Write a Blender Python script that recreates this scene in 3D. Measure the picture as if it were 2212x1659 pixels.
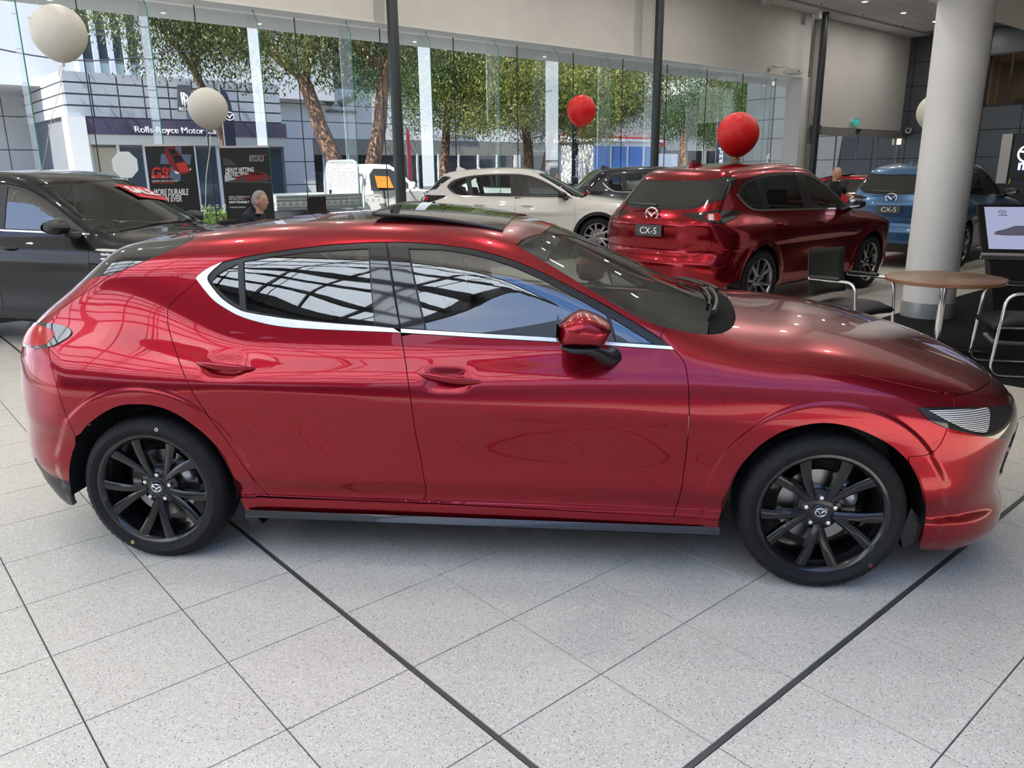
import bpy, bmesh, math, random
import numpy as np
from mathutils import Vector, Matrix, Euler
from mathutils.geometry import delaunay_2d_cdt

# ------------------------------------------------------------------ camera
SC = bpy.context.scene
COL = SC.collection
for _o in list(bpy.data.objects):
    bpy.data.objects.remove(_o, do_unlink=True)
IMW, IMH, FPX = 2212.0, 1659.0, 1689.35
CAMZ = 1.6028
PITCH, ROLL = math.radians(15.24), math.radians(-0.659)
GA = math.radians(40.957)                      # heading of the building grid
_cp, _sp = math.cos(PITCH), math.sin(PITCH)
CF = np.array([0.0, _cp, -_sp])
_R = np.array([1.0, 0, 0]); _U = np.array([0, _sp, _cp])
CR = _R * math.cos(ROLL) + _U * math.sin(ROLL)
CU = -_R * math.sin(ROLL) + _U * math.cos(ROLL)
CC = np.array([0.0, 0.0, CAMZ])
UU = np.array([math.cos(GA), math.sin(GA), 0.0])   # along the glass front
WW = np.array([-math.sin(GA), math.cos(GA), 0.0])  # out through the glass front
cam_d = bpy.data.cameras.new('camera'); cam = bpy.data.objects.new('camera', cam_d); COL.objects.link(cam)
cam_d.sensor_fit = 'HORIZONTAL'; cam_d.sensor_width = 36.0; cam_d.lens = 36.0 * FPX / IMW
cam_d.clip_start = 0.05; cam_d.clip_end = 500
_M = Matrix(((CR[0], CU[0], -CF[0]), (CR[1], CU[1], -CF[1]), (CR[2], CU[2], -CF[2]))).to_4x4()
_M.translation = Vector(CC); cam.matrix_world = _M
SC.camera = cam
try:
    _cy = SC.cycles; _cy.max_bounces = 7; _cy.diffuse_bounces = 3; _cy.glossy_bounces = 4; _cy.transmission_bounces = 4; _cy.transparent_max_bounces = 20
    _cy.caustics_reflective = False; _cy.caustics_refractive = False; _cy.adaptive_threshold = 0.06
except Exception: pass

# ------------------------------------------------------------------ sky, sun, exposure
SC.view_settings.view_transform = 'Standard'
try: SC.view_settings.look = 'None'
except Exception: pass
SC.view_settings.gamma = 1.0; SC.view_settings.use_curve_mapping = False
SC.view_settings.exposure = 0.80
wd = bpy.data.worlds.new('sky'); SC.world = wd; wd.use_nodes = True
_nt = wd.node_tree; _nt.nodes.clear()
_tc = _nt.nodes.new('ShaderNodeTexCoord')
_sep = _nt.nodes.new('ShaderNodeSeparateXYZ'); _nt.links.new(_tc.outputs['Generated'], _sep.inputs[0])
_rmp = _nt.nodes.new('ShaderNodeValToRGB')
_rmp.color_ramp.elements[0].position = 0.0; _rmp.color_ramp.elements[0].color = (0.86, 0.91, 1.0, 1)
_rmp.color_ramp.elements[1].position = 0.65; _rmp.color_ramp.elements[1].color = (0.15, 0.33, 0.78, 1)
_nt.links.new(_sep.outputs['Z'], _rmp.inputs[0])
_map = _nt.nodes.new('ShaderNodeMapping'); _map.inputs['Scale'].default_value = (1.2, 2.6, 7.0)
_nt.links.new(_tc.outputs['Generated'], _map.inputs[0])
_nz = _nt.nodes.new('ShaderNodeTexNoise'); _nz.inputs['Scale'].default_value = 1.6; _nz.inputs['Detail'].default_value = 5
_nt.links.new(_map.outputs[0], _nz.inputs[0])
_cr = _nt.nodes.new('ShaderNodeValToRGB'); _cr.color_ramp.elements[0].position = 0.46; _cr.color_ramp.elements[1].position = 0.82
_nt.links.new(_nz.outputs['Fac'], _cr.inputs[0])
_mx = _nt.nodes.new('ShaderNodeMix'); _mx.data_type = 'RGBA'
_nt.links.new(_cr.outputs[0], _mx.inputs[0]); _nt.links.new(_rmp.outputs[0], _mx.inputs[6])
_mx.inputs[7].default_value = (1.0, 0.99, 0.97, 1)
_bg = _nt.nodes.new('ShaderNodeBackground'); _bg.inputs['Strength'].default_value = 2.0
_nt.links.new(_mx.outputs[2], _bg.inputs[0])
_wo = _nt.nodes.new('ShaderNodeOutputWorld'); _nt.links.new(_bg.outputs[0], _wo.inputs[0])
sun_d = bpy.data.lights.new('sun', 'SUN'); sun_d.energy = 12.0; sun_d.angle = 0.009; sun_d.color = (1.0, 0.93, 0.82)
sun = bpy.data.objects.new('sun', sun_d); COL.objects.link(sun)
SUN_DIR = -UU * 0.62 - WW * 0.12 + np.array([0, 0, 0.95])    # towards the sun: high, over the left end of the street
sun.rotation_euler = Vector(SUN_DIR).to_track_quat('Z', 'Y').to_euler()

# ------------------------------------------------------------------ geometry helpers
def ray(px, py):
    return CF + CR * (px - IMW / 2) / FPX + CU * (IMH / 2 - py) / FPX
def at_z(px, py, z):
    d = ray(px, py); return CC + d * ((z - CAMZ) / d[2])
def at_w(px, py, D):
    d = ray(px, py); return CC + d * (D / (d @ WW))
def at_u(px, py, D):
    d = ray(px, py); return CC + d * (D / (d @ UU))
def at_y(px, py, Y):
    d = ray(px, py); return CC + d * (Y / d[1])
def G(u, w, z=0.0):                       # building-grid coordinates -> world
    return UU * u + WW * w + np.array([0, 0, z])
def uw(P):
    return float(P @ UU), float(P @ WW), float(P[2])

MATS = {}
def principled(name, color, rough=0.5, metal=0.0, coat=0.0, coat_rough=0.03, spec=0.5, emit=None, estr=0.0, trans=0.0, alpha=1.0, ior=1.45):
    if name in MATS: return MATS[name]
    m = bpy.data.materials.new(name); m.use_nodes = True
    b = m.node_tree.nodes['Principled BSDF']
    b.inputs['Base Color'].default_value = (*color[:3], 1)
    b.inputs['Roughness'].default_value = rough
    b.inputs['Metallic'].default_value = metal
    b.inputs['Coat Weight'].default_value = coat
    b.inputs['Coat Roughness'].default_value = coat_rough
    b.inputs['Specular IOR Level'].default_value = spec
    b.inputs['Transmission Weight'].default_value = trans
    b.inputs['IOR'].default_value = ior
    b.inputs['Alpha'].default_value = alpha
    if emit is not None:
        b.inputs['Emission Color'].default_value = (*emit[:3], 1)
        b.inputs['Emission Strength'].default_value = estr
    m.diffuse_color = (*color[:3], 1)
    MATS[name] = m
    return m
def bsdf(m): return m.node_tree.nodes['Principled BSDF']
def noise_color(m, c1, c2, scale=5.0, detail=4, lo=0.35, hi=0.65, rough=None, bump=0.0, coord='Object', mapping=None):
    nt = m.node_tree; b = bsdf(m)
    tc = nt.nodes.new('ShaderNodeTexCoord'); src = tc.outputs[coord]
    if mapping:
        mp = nt.nodes.new('ShaderNodeMapping'); mp.inputs['Scale'].default_value = mapping
        nt.links.new(src, mp.inputs[0]); src = mp.outputs[0]
    n = nt.nodes.new('ShaderNodeTexNoise'); n.inputs['Scale'].default_value = scale; n.inputs['Detail'].default_value = detail
    nt.links.new(src, n.inputs[0])
    r = nt.nodes.new('ShaderNodeValToRGB')
    r.color_ramp.elements[0].position = lo; r.color_ramp.elements[0].color = (*c1, 1)
    r.color_ramp.elements[1].position = hi; r.color_ramp.elements[1].color = (*c2, 1)
    nt.links.new(n.outputs['Fac'], r.inputs[0]); nt.links.new(r.outputs[0], b.inputs['Base Color'])
    if bump:
        bp = nt.nodes.new('ShaderNodeBump'); bp.inputs['Strength'].default_value = bump; bp.inputs['Distance'].default_value = 0.01
        nt.links.new(n.outputs['Fac'], bp.inputs['Height']); nt.links.new(bp.outputs[0], b.inputs['Normal'])
    return m
def thin_glass(name, tint, refl=1.0, rough=0.0, base=0.04):
    """architectural / automotive pane: see-through tint plus a Fresnel reflection"""
    if name in MATS: return MATS[name]
    m = bpy.data.materials.new(name); m.use_nodes = True; nt = m.node_tree; nt.nodes.clear()
    out = nt.nodes.new('ShaderNodeOutputMaterial')
    tr = nt.nodes.new('ShaderNodeBsdfTransparent'); tr.inputs[0].default_value = (*tint, 1)
    gl = nt.nodes.new('ShaderNodeBsdfGlossy'); gl.inputs['Roughness'].default_value = rough
    fr = nt.nodes.new('ShaderNodeFresnel'); fr.inputs[0].default_value = 1.5
    mp = nt.nodes.new('ShaderNodeMapRange'); mp.inputs[1].default_value = 0; mp.inputs[2].default_value = 1
    mp.inputs[3].default_value = base - 0.04; mp.inputs[4].default_value = refl
    mx = nt.nodes.new('ShaderNodeMixShader')
    geo = nt.nodes.new('ShaderNodeNewGeometry')
    nt.links.new(fr.outputs[0], mp.inputs[0]); nt.links.new(mp.outputs[0], mx.inputs[0])
    nt.links.new(tr.outputs[0], mx.inputs[1]); nt.links.new(gl.outputs[0], mx.inputs[2]); nt.links.new(mx.outputs[0], out.inputs[0])
    MATS[name] = m
    return m

def tag(o, label=None, cat=None, group=None, kind=None):
    if label: o['label'] = label
    if cat: o['category'] = cat
    if group: o['group'] = group
    if kind: o['kind'] = kind
    return o
def empty(name, loc=(0, 0, 0), rz=0.0, parent=None):
    o = bpy.data.objects.new(name, None); COL.objects.link(o)
    o.location = tuple(float(v) for v in loc); o.rotation_euler = (0, 0, rz); o.empty_display_size = 0.1
    if parent: o.parent = parent
    return o
def link(name, me, mat=None, parent=None):
    o = bpy.data.objects.new(name, me); COL.objects.link(o)
    if mat is not None and not me.materials: me.materials.append(mat)
    if parent: o.parent = parent
    return o
def mesh_of(name, verts, faces, mat=None, parent=None, smooth=False, normals=None):
    me = bpy.data.meshes.new(name)
    me.from_pydata([tuple(map(float, v)) for v in verts], [], [tuple(map(int, f)) for f in faces]); me.update()
    if smooth or normals is not None:
        me.polygons.foreach_set('use_smooth', [True] * len(me.polygons))
    if normals is not None:
        me.normals_split_custom_set_from_vertices([tuple(map(float, n)) for n in normals])
    return link(name, me, mat, parent)

class MB:
    """collects shapes, then links them as one mesh"""
    def __init__(s): s.v = []; s.f = []; s.sm = []
    def add(s, V, Fc, smooth=False):
        b = len(s.v); s.v += [tuple(map(float, p)) for p in V]; s.f += [tuple(int(i) + b for i in f) for f in Fc]; s.sm += [smooth] * len(Fc)
        return s
    def box(s, c, d, R=None, bev=0.0):
        x, y, z = d[0] / 2, d[1] / 2, d[2] / 2
        if bev <= 0:
            P = [(-x, -y, -z), (x, -y, -z), (x, y, -z), (-x, y, -z), (-x, -y, z), (x, -y, z), (x, y, z), (-x, y, z)]
            Fc = [(0, 3, 2, 1), (4, 5, 6, 7), (0, 1, 5, 4), (1, 2, 6, 5), (2, 3, 7, 6), (3, 0, 4, 7)]
        else:
            bm = bmesh.new(); bmesh.ops.create_cube(bm, size=1.0)
            for v in bm.verts: v.co = Vector((v.co.x * d[0], v.co.y * d[1], v.co.z * d[2]))
            bmesh.ops.bevel(bm, geom=list(bm.edges), offset=bev, segments=2, profile=0.5, affect='EDGES')
            bm.verts.index_update(); P = [tuple(v.co) for v in bm.verts]; Fc = [[v.index for v in f.verts] for f in bm.faces]; bm.free()
        M = R if R is not None else Matrix.Identity(3)
        return s.add([tuple(M @ Vector(p) + Vector(tuple(map(float, c)))) for p in P], Fc)
    def prism(s, pts, axis, a, b):
        """polygon pts (2-D) extruded along axis 0/1/2 between a and b"""
        n = len(pts); V = []
        for t in (a, b):
            for p in pts:
                q = [p[0], p[1]]; q.insert(axis, t); V.append(q)
        Fc = [tuple(range(n))[::-1], tuple(range(n, 2 * n))] + [(i, (i + 1) % n, n + (i + 1) % n, n + i) for i in range(n)]
        return s.add(V, Fc)
    def tube(s, path, r, n=10, closed=False, cap=True, smooth=True):
        P = np.asarray(path, float); m = len(P); rr = np.broadcast_to(np.asarray(r, float), (m,))
        T = np.gradient(P, axis=0) if not closed else np.roll(P, -1, 0) - np.roll(P, 1, 0)
        T /= np.linalg.norm(T, axis=1)[:, None] + 1e-12
        ref = np.array([0, 0, 1.0]) if abs(T[0, 2]) < 0.9 else np.array([1.0, 0, 0])
        N = np.cross(T[0], ref); N /= np.linalg.norm(N); V = []
        for i in range(m):
            N = N - T[i] * (N @ T[i]); N /= np.linalg.norm(N) + 1e-12; B = np.cross(T[i], N)
            for k in range(n):
                a = 2 * math.pi * k / n; V.append(P[i] + rr[i] * (N * math.cos(a) + B * math.sin(a)))
        Fc = []
        for i in range(m if closed else m - 1):
            j = (i + 1) % m
            for k in range(n): Fc.append((i * n + k, i * n + (k + 1) % n, j * n + (k + 1) % n, j * n + k))
        if cap and not closed: Fc += [tuple(range(n))[::-1], tuple(range((m - 1) * n, m * n))]
        return s.add(V, Fc, smooth)
    def lathe(s, prof, n=32, c=(0, 0, 0), axis=2, smooth=True, a0=0.0, a1=2 * math.pi):
        """profile of (radius, height) turned about an axis"""
        full = abs(a1 - a0 - 2 * math.pi) < 1e-6; V = []; cnt = n if full else n + 1
        for r, h in prof:
            for k in range(cnt):
                a = a0 + (a1 - a0) * k / n; p = [r * math.cos(a), r * math.sin(a)]; p.insert(axis, h)
                V.append((p[0] + c[0], p[1] + c[1], p[2] + c[2]))
        Fc = []
        for i in range(len(prof) - 1):
            for k in range(n):
                k2 = (k + 1) % cnt
                Fc.append((i * cnt + k, i * cnt + k2, (i + 1) * cnt + k2, (i + 1) * cnt + k))
        return s.add(V, Fc, smooth)
    def build(s, name, mat=None, parent=None, loc=None, rz=None):
        me = bpy.data.meshes.new(name); me.from_pydata(s.v, [], s.f); me.update()
        me.polygons.foreach_set('use_smooth', s.sm)
        bm = bmesh.new(); bm.from_mesh(me); bmesh.ops.recalc_face_normals(bm, faces=bm.faces); bm.to_mesh(me); bm.free()
        if any(s.sm):
            try: me.set_sharp_from_angle(angle=math.radians(40))
            except Exception: pass
        o = link(name, me, mat, parent)
        if loc is not None: o.location = tuple(map(float, loc))
        if rz is not None: o.rotation_euler = (0, 0, rz)
        return o
def text(name, body, size, mat, parent=None, M=None, extrude=0.002, align='LEFT', shear=0.0, bold=0.0, xs=1.0):
    cu = bpy.data.curves.new(name, 'FONT'); cu.body = body; cu.size = size; cu.extrude = extrude; cu.align_x = align; cu.align_y = 'CENTER'
    cu.shear = shear; cu.offset = bold; cu.resolution_u = 3
    tmp = bpy.data.objects.new(name + '_t', cu); COL.objects.link(tmp)
    me = bpy.data.meshes.new_from_object(tmp.evaluated_get(bpy.context.evaluated_depsgraph_get()))
    bpy.data.objects.remove(tmp, do_unlink=True); bpy.data.curves.remove(cu)
    if xs != 1.0: me.transform(Matrix.Diagonal((xs, 1, 1, 1)))
    if M is not None: me.transform(M)
    me.materials.clear(); me.materials.append(mat); me.name = name
    return link(name, me, None, parent)
def frame(o, ex, ez, ey=None):
    """4x4 placing a flat XY layout: local x -> ex, local y -> ez, local z -> towards viewer"""
    ex = Vector(tuple(map(float, ex))).normalized(); ez = Vector(tuple(map(float, ez))).normalized(); n = ex.cross(ez)
    M = Matrix(((ex.x, ez.x, n.x), (ex.y, ez.y, n.y), (ex.z, ez.z, n.z))).to_4x4(); M.translation = Vector(tuple(map(float, o)))
    return M
def copy_tree(o, parent=None):
    c = o.copy(); COL.objects.link(c)
    c.parent = parent
    for ch in [k for k in o.children]: copy_tree(ch, c)
    return c
# ------------------------------------------------------------------ shared materials
def hero_paint():
    return car_paint('red_metallic_paint', (.255, .0014, .010), .82, .24, 1.36)
def car_paint(name, col, metal=.45, rough=.32, ior=1.5):
    if name in MATS: return MATS[name]
    m = principled(name, col, rough, metal, coat=1.0, coat_rough=.012); bsdf(m).inputs['Coat IOR'].default_value = ior
    return m
def lamp_mat():
    m = principled('lamp_reflector', (.75, .76, .78), .32, .6)
    if 'striped' in m: return m
    m['striped'] = 1; nt = m.node_tree; tc = nt.nodes.new('ShaderNodeTexCoord'); w = nt.nodes.new('ShaderNodeTexWave'); w.bands_direction = 'Z'; w.inputs['Scale'].default_value = 42
    nt.links.new(tc.outputs['Object'], w.inputs[0]); r = nt.nodes.new('ShaderNodeValToRGB'); r.color_ramp.elements[0].position = .2; r.color_ramp.elements[0].color = (.05, .05, .055, 1); r.color_ramp.elements[1].position = .5; r.color_ramp.elements[1].color = (1.0, 1.0, 1.0, 1)
    nt.links.new(w.outputs[0], r.inputs[0]); nt.links.new(r.outputs[0], bsdf(m).inputs['Base Color'])
    return m
def grille_mat(m):
    nt = m.node_tree; tc = nt.nodes.new('ShaderNodeTexCoord'); v = nt.nodes.new('ShaderNodeTexVoronoi'); v.inputs['Scale'].default_value = 40
    nt.links.new(tc.outputs['Object'], v.inputs[0]); bp = nt.nodes.new('ShaderNodeBump'); bp.inputs['Strength'].default_value = .9; bp.inputs['Distance'].default_value = .02
    nt.links.new(v.outputs[0], bp.inputs['Height']); nt.links.new(bp.outputs[0], bsdf(m).inputs['Normal'])
    return m
def badge(parent, c, r, chrome, dark, face='front'):
    """oval emblem with a spread-wing V inside"""
    sg = 1 if face == 'front' else -1; mb = MB(); n = 40
    ring = [(c[0], c[1] + 1.25 * r * .62 * math.cos(t) * 1.3, c[2] + r * .80 * math.sin(t)) for t in np.linspace(0, 2 * math.pi, n, endpoint=False)]
    mb.tube(ring, r * .11, 8, closed=True)
    for s in (-1, 1):
        mb.tube([(c[0], c[1] + s * r * .98, c[2] + r * .25), (c[0], c[1] + s * r * .55, c[2] + r * .22), (c[0], c[1] + s * r * .25, c[2] - r * .02), (c[0], c[1], c[2] - r * .38)], [r * .07, r * .13, r * .15, r * .10], 8)
    return mb.build('emblem', chrome, parent)
# ------------------------------------------------------------------ the showroom shell
TS, TU0, TW0 = 0.44595, 1.2311, 2.3944          # floor tile pitch and the joint lines, along u and w
DG = 15.0                                        # inner line of the glass front
ZB, ZC = 4.61, 6.58                              # underside of the bulkhead, ceiling
CU0, CU1, CEW = -9.6, -3.0, -.85              # glazed canopy along u, open edge of the solid ceiling
UE = 34.47                                       # dark panelled wall
RZ = Euler((0, 0, GA)).to_matrix()
def gbox(mb, u0, u1, w0, w1, z0, z1):
    return mb.box(G((u0 + u1) / 2, (w0 + w1) / 2, (z0 + z1) / 2), (abs(u1 - u0), abs(w1 - w0), abs(z1 - z0)), RZ)
def struct(o): o['kind'] = 'structure'; return o

def terrazzo():
    m = principled('terrazzo_tile', (.6, .58, .55), .30, spec=.45); nt = m.node_tree; b = bsdf(m)
    geo = nt.nodes.new('ShaderNodeNewGeometry'); pos = geo.outputs['Position']
    def chips(scale, lo, hi, c0, c1, prev):
        v = nt.nodes.new('ShaderNodeTexVoronoi'); v.inputs['Scale'].default_value = scale; nt.links.new(pos, v.inputs['Vector'])
        n = nt.nodes.new('ShaderNodeTexNoise'); n.inputs['Scale'].default_value = scale * .8; n.inputs['Detail'].default_value = 2; nt.links.new(pos, n.inputs['Vector'])
        sep = nt.nodes.new('ShaderNodeSeparateColor'); nt.links.new(v.outputs['Color'], sep.inputs[0])
        g = nt.nodes.new('ShaderNodeMath'); g.operation = 'GREATER_THAN'; g.inputs[1].default_value = lo; nt.links.new(sep.outputs[0], g.inputs[0])
        d = nt.nodes.new('ShaderNodeMath'); d.operation = 'LESS_THAN'; d.inputs[1].default_value = hi; nt.links.new(v.outputs['Distance'], d.inputs[0])
        k = nt.nodes.new('ShaderNodeMath'); k.operation = 'MULTIPLY'; nt.links.new(g.outputs[0], k.inputs[0]); nt.links.new(d.outputs[0], k.inputs[1])
        mx = nt.nodes.new('ShaderNodeMix'); mx.data_type = 'RGBA'; nt.links.new(k.outputs[0], mx.inputs[0]); nt.links.new(prev, mx.inputs[6]); mx.inputs[7].default_value = (*c1, 1)
        return mx.outputs[2]
    n0 = nt.nodes.new('ShaderNodeTexNoise'); n0.inputs['Scale'].default_value = 1.3; n0.inputs['Detail'].default_value = 3; nt.links.new(pos, n0.inputs['Vector'])
    r0 = nt.nodes.new('ShaderNodeValToRGB'); r0.color_ramp.elements[0].color = (.57, .525, .45, 1); r0.color_ramp.elements[1].color = (.675, .625, .545, 1); nt.links.new(n0.outputs[0], r0.inputs[0])
    c = chips(120, .45, .42, None, (.74, .71, .66), r0.outputs[0])
    c = chips(170, .70, .38, None, (.40, .385, .36), c)
    c = chips(150, .90, .34, None, (.13, .125, .12), c)
    nt.links.new(c, b.inputs['Base Color'])
    return m

def build_floor():
    fl = empty('floor'); struct(fl)
    grout = principled('tile_grout', (.085, .08, .075), .8)
    m = MB(); gbox(m, -16, UE, -6.5, DG + .6, -.12, -.0045); m.build('floor_bed', grout, fl)
    tm = terrazzo(); g2 = .0022
    me = bpy.data.meshes.new('tile'); h = TS / 2 - g2; V = [(-h, -h, -.0045), (h, -h, -.0045), (h, h, -.0045), (-h, h, -.0045), (-h + .0006, -h + .0006, 0), (h - .0006, -h + .0006, 0), (h - .0006, h - .0006, 0), (-h + .0006, h - .0006, 0)]
    Fq = [(4, 5, 6, 7), (0, 1, 5, 4), (1, 2, 6, 5), (2, 3, 7, 6), (3, 0, 4, 7)]; me.from_pydata(V, [], Fq); me.materials.append(tm)
    heavy_i = (0,); heavy_j = (3,); cells = []
    rows = range(-18, 21); cols = range(-38, 75)
    for i in cols:
        for j in rows:
            u = TU0 + TS * (i + .5); w = TW0 - TS * (j + .5)
            if u < -15.8 or u > UE - .1 or w > DG + .45 or w < -6.4: continue
            if w < 3.73 and w > 1.62 and u > 6.55: continue            # carpet
            cells.append((u, w, i, j))
    def key(c):
        P = G(c[0], c[1]) - CC; d = P @ CF
        if d < .3: return 1e9
        x = 1106 + FPX * (P @ CR) / d; y = 829.5 - FPX * (P @ CU) / d
        return d if -150 < x < 2362 and y < 1859 else 1e9
    cells.sort(key=key); near = cells[:300]; rest = cells[300:]
    for u, w, i, j in near:
        o = bpy.data.objects.new('tile', me); COL.objects.link(o); o.parent = fl; o.location = tuple(G(u, w)); o.rotation_euler = (0, 0, GA)
        sx = sy = 1.0
        if i in heavy_i or i + 1 in heavy_i: sx = 1 - .009 / TS; o.location = tuple(G(u + (.0045 if i in heavy_i else -.0045), w))
        if j in heavy_j or j + 1 in heavy_j:
            sy = 1 - .009 / TS; o.location = tuple(np.array(o.location) + WW * (-.0045 if j in heavy_j else .0045))
        o.scale = (sx, sy, 1)
    mb = MB()
    for u, w, i, j in rest:
        c = G(u, w); mb.add([c + UU * p[0] + WW * p[1] + np.array([0, 0, p[2]]) for p in V], Fq)
    o = mb.build('far_tiles', tm, fl); o['kind'] = 'stuff'
    jm = principled('movement_joint', (.075, .072, .068), .45)
    for u, w0, w1 in ((TU0, -6, DG),):
        b = MB(); gbox(b, u - .008, u + .008, w0, w1, -.0045, -.0008); b.build('movement_joint', jm, fl)
    w = TW0 - 3 * TS; b = MB(); gbox(b, -15, UE - .1, w - .008, w + .008, -.0045, -.0008); b.build('movement_joint', jm, fl)
    cm = principled('carpet_pile', (.020, .020, .021), .95, spec=.1); noise_color(cm, (.012, .012, .013), (.032, .032, .034), 260, 3, coord='Object', bump=.6)
    b = MB(); gbox(b, 6.55, 20.5, 1.63, 3.72, -.0045, .004); o = b.build('carpet', cm); tag(o, 'dark charcoal carpet strip under the round table and chairs', 'carpet', kind='structure')

def build_walls():
    wall = principled('bulkhead_paint', (.78, .755, .715), .75); noise_color(wall, (.765, .74, .70), (.795, .77, .73), 3, 2)
    white = principled('white_trim', (.80, .80, .78), .5); ceil_m = principled('ceiling_white', (.88, .88, .86), .85)
    dark = principled('dark_cladding', (.10, .112, .125), .30, .2)
    # bulkhead above the glass front, with a shadow line over the panes
    bh = empty('wall_front'); struct(bh)
    edges = [-9.6, -6, .95, 9.75, 18.3, 26.6]
    for a, b_ in zip(edges[:-1], edges[1:]):
        b = MB(); gbox(b, a + .006, b_ - .006, DG - .08, DG + .55, ZB, ZC); b.build('bulkhead_panel', wall, bh)
    b = MB(); gbox(b, -9.6, 26.3, DG - .09, DG + .6, ZB - .05, ZB + .0); b.build('soffit_strip', white, bh)
    # end wall over the sliding door
    ew = empty('wall_end'); struct(ew)
    b = MB(); gbox(b, 27.75, UE, DG, DG + .3, 3.02, ZC); b.build('wall_panel', wall, ew)
    b = MB(); gbox(b, 27.75, UE - .05, DG - .10, DG + .3, 2.74, 3.0); b.build('door_header', principled('header_grey', (.30, .29, .275), .6), ew)
    b = MB(); gbox(b, 26.75, 27.75, DG - .05, DG + .35, 0, ZC); b.build('pier', principled('pier_grey', (.36, .35, .33), .7), ew)
    b = MB(); gbox(b, 26.25, 26.75, DG - .1, DG + .5, 0, ZB); b.build('jamb', white, ew)
    b = MB(); gbox(b, 27.05, 27.55, DG - .22, DG - .06, 2.75, 3.05); b.build('bracket', principled('steel_grey', (.16, .17, .175), .45, .4), ew)
    # dark panelled wall, running on outside
    dw = empty('wall_right'); struct(dw)
    b = MB(); gbox(b, UE + .03, UE + .30, 12.0, 22.4, -.1, ZC + .2); gbox(b, UE + .03, UE + .30, 5.5, 12.0, -.1, 3.78); gbox(b, UE + .03, UE + .30, 5.5, 12.0, 5.62, ZC + .2); b.build('wall_core', principled('joint_black', (.010, .011, .012), .8), dw)
    zs = [-.1, .92, 1.92, 2.93, 3.78, 4.72, 5.62, ZC + .2]; ws = [5.5, 6.9, 8.3, 9.45, 10.62, 12.0, 13.4, 14.75, 16.1, 17.5, 18.9, 20.3, 21.4, 22.4]
    for i in range(len(ws) - 1):
        for k in range(len(zs) - 1):
            if 3.7 < zs[k] < 5.6 and ws[i] < 12.0: continue               # mezzanine window
            if zs[k] < 2.9 and 12.6 < ws[i] + .7 < 12.9: continue
            b = MB(); gbox(b, UE, UE + .03, ws[i] + .012, ws[i + 1] - .012, zs[k] + .012, zs[k + 1] - .012); b.build('cladding_panel', dark, dw)
    b = MB(); gbox(b, UE, UE + .3, CEW - .3, 5.48, 0, ZC + .2); b.build('wall_core', principled('unseen_cladding', (.11, .115, .12), .5), dw)  # unseen stretch added to keep bright outdoors out of the car reflections
    # eaves outside the glass, unseen dark wall added to dim the right side
    b = MB(); gbox(b, -9.6, 34, DG + .55, 17.2, ZB - .02, ZB + .35); struct(b.build('trim_eaves', principled('eaves_white', (.45, .47, .47), .7)))
    wb_ = empty('wall_light_block'); struct(wb_)
    for k in range(22):
        b = MB(); gbox(b, 2.6 + 1.45 * k + .01, 4.05 + 1.45 * k - .01, CEW - .3, CEW - .16, 0, ZC); b.build('wall_panel', principled('unseen_cladding', (.11, .115, .12), .5), wb_)
    # ceiling
    ce = empty('ceiling'); struct(ce)
    for (a, b_, c, d) in ((CU1, 21.6, CEW, DG), (CU0, CU1, 9.2, DG), (21.6, UE, CEW, 5.3)):
        b = MB(); gbox(b, a, b_, c, d, ZC, ZC + .15); b.build('ceiling_slab', ceil_m, ce)
    b = MB(); gbox(b, 21.6, UE, 5.3, DG, ZC + .03, ZC + .15); b.build('ceiling_void', principled('grid_grey', (.42, .42, .41), .8), ce)
    b = MB(); gbox(b, 21.6, UE, DG - .75, DG, ZC, ZC + .03); b.build('ceiling_border', ceil_m, ce)
    tu, tw = 1.17, .583; nu = int((UE - 21.6) / tu); nw = int((DG - .75 - 5.3) / tw); me = None
    for i in range(nu):
        for k in range(nw):
            u = 21.6 + tu * (i + .5); w = 5.3 + tw * (k + .5)
            if me is None:
                b = MB(); b.box((0, 0, 0), (tu - .022, tw - .022, .028)); o = b.build('ceiling_tile', ceil_m, ce); me = o.data
            else: o = bpy.data.objects.new('ceiling_tile', me); COL.objects.link(o); o.parent = ce
            o.location = tuple(G(u, w, ZC + .014)); o.rotation_euler = (0, 0, GA)
    zs_ = float(at_w(2000, 0, 3.73)[2])
    b = MB(); gbox(b, 8.2, 26, CEW, 3.73, zs_, zs_ + 1.2); o = b.build('mezzanine_soffit', principled('soffit_paint', (.62, .61, .59), .8), ce)

def column(mb, c, r, z0, z1, n=40): mb.lathe([(r, z0), (r, z1)], n, (c[0], c[1], 0)); return mb
def build_columns():
    steel = principled('column_steel', (.055, .062, .066), .32, .3)
    for px, nm in ((862, 'slim dark steel column left of the white SUV'), (1414, 'slim dark steel column rising behind the red SUV'), (1757, 'slim dark steel column in front of the pale end wall')):
        P = at_w(px, 340, 14.45); m = MB(); column(m, P, .115, 0, ZC); o = empty('steel_column', (0, 0, 0)); c = m.build('shaft', steel, o)
        f = MB(); column(f, P, .19, 0, .02); f.lathe([(0, .02), (.19, .02)], 30, (P[0], P[1], 0)); f.build('base_plate', steel, o); tag(o, nm, 'column', 'slim dark steel columns along the glass front')
    P = at_z(2011, 690, 0); P = P + np.array([.06, .22, 0]); zs_ = float(at_w(2000, 0, 3.73)[2]); o = empty('round_pillar', (P[0], P[1], 0)); m = MB(); m.lathe([(.262, .17), (.262, zs_ + .01)], 56); m.build('shaft', principled('pillar_paint', (.74, .73, .71), .6), o)
    k = MB(); k.lathe([(.266, 0), (.266, .17), (.262, .17)], 56); k.build('kick_band', principled('brushed_band', (.42, .44, .45), .35, .5), o); tag(o, 'thick white round pillar with grey foot band behind the round table', 'pillar')

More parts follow.
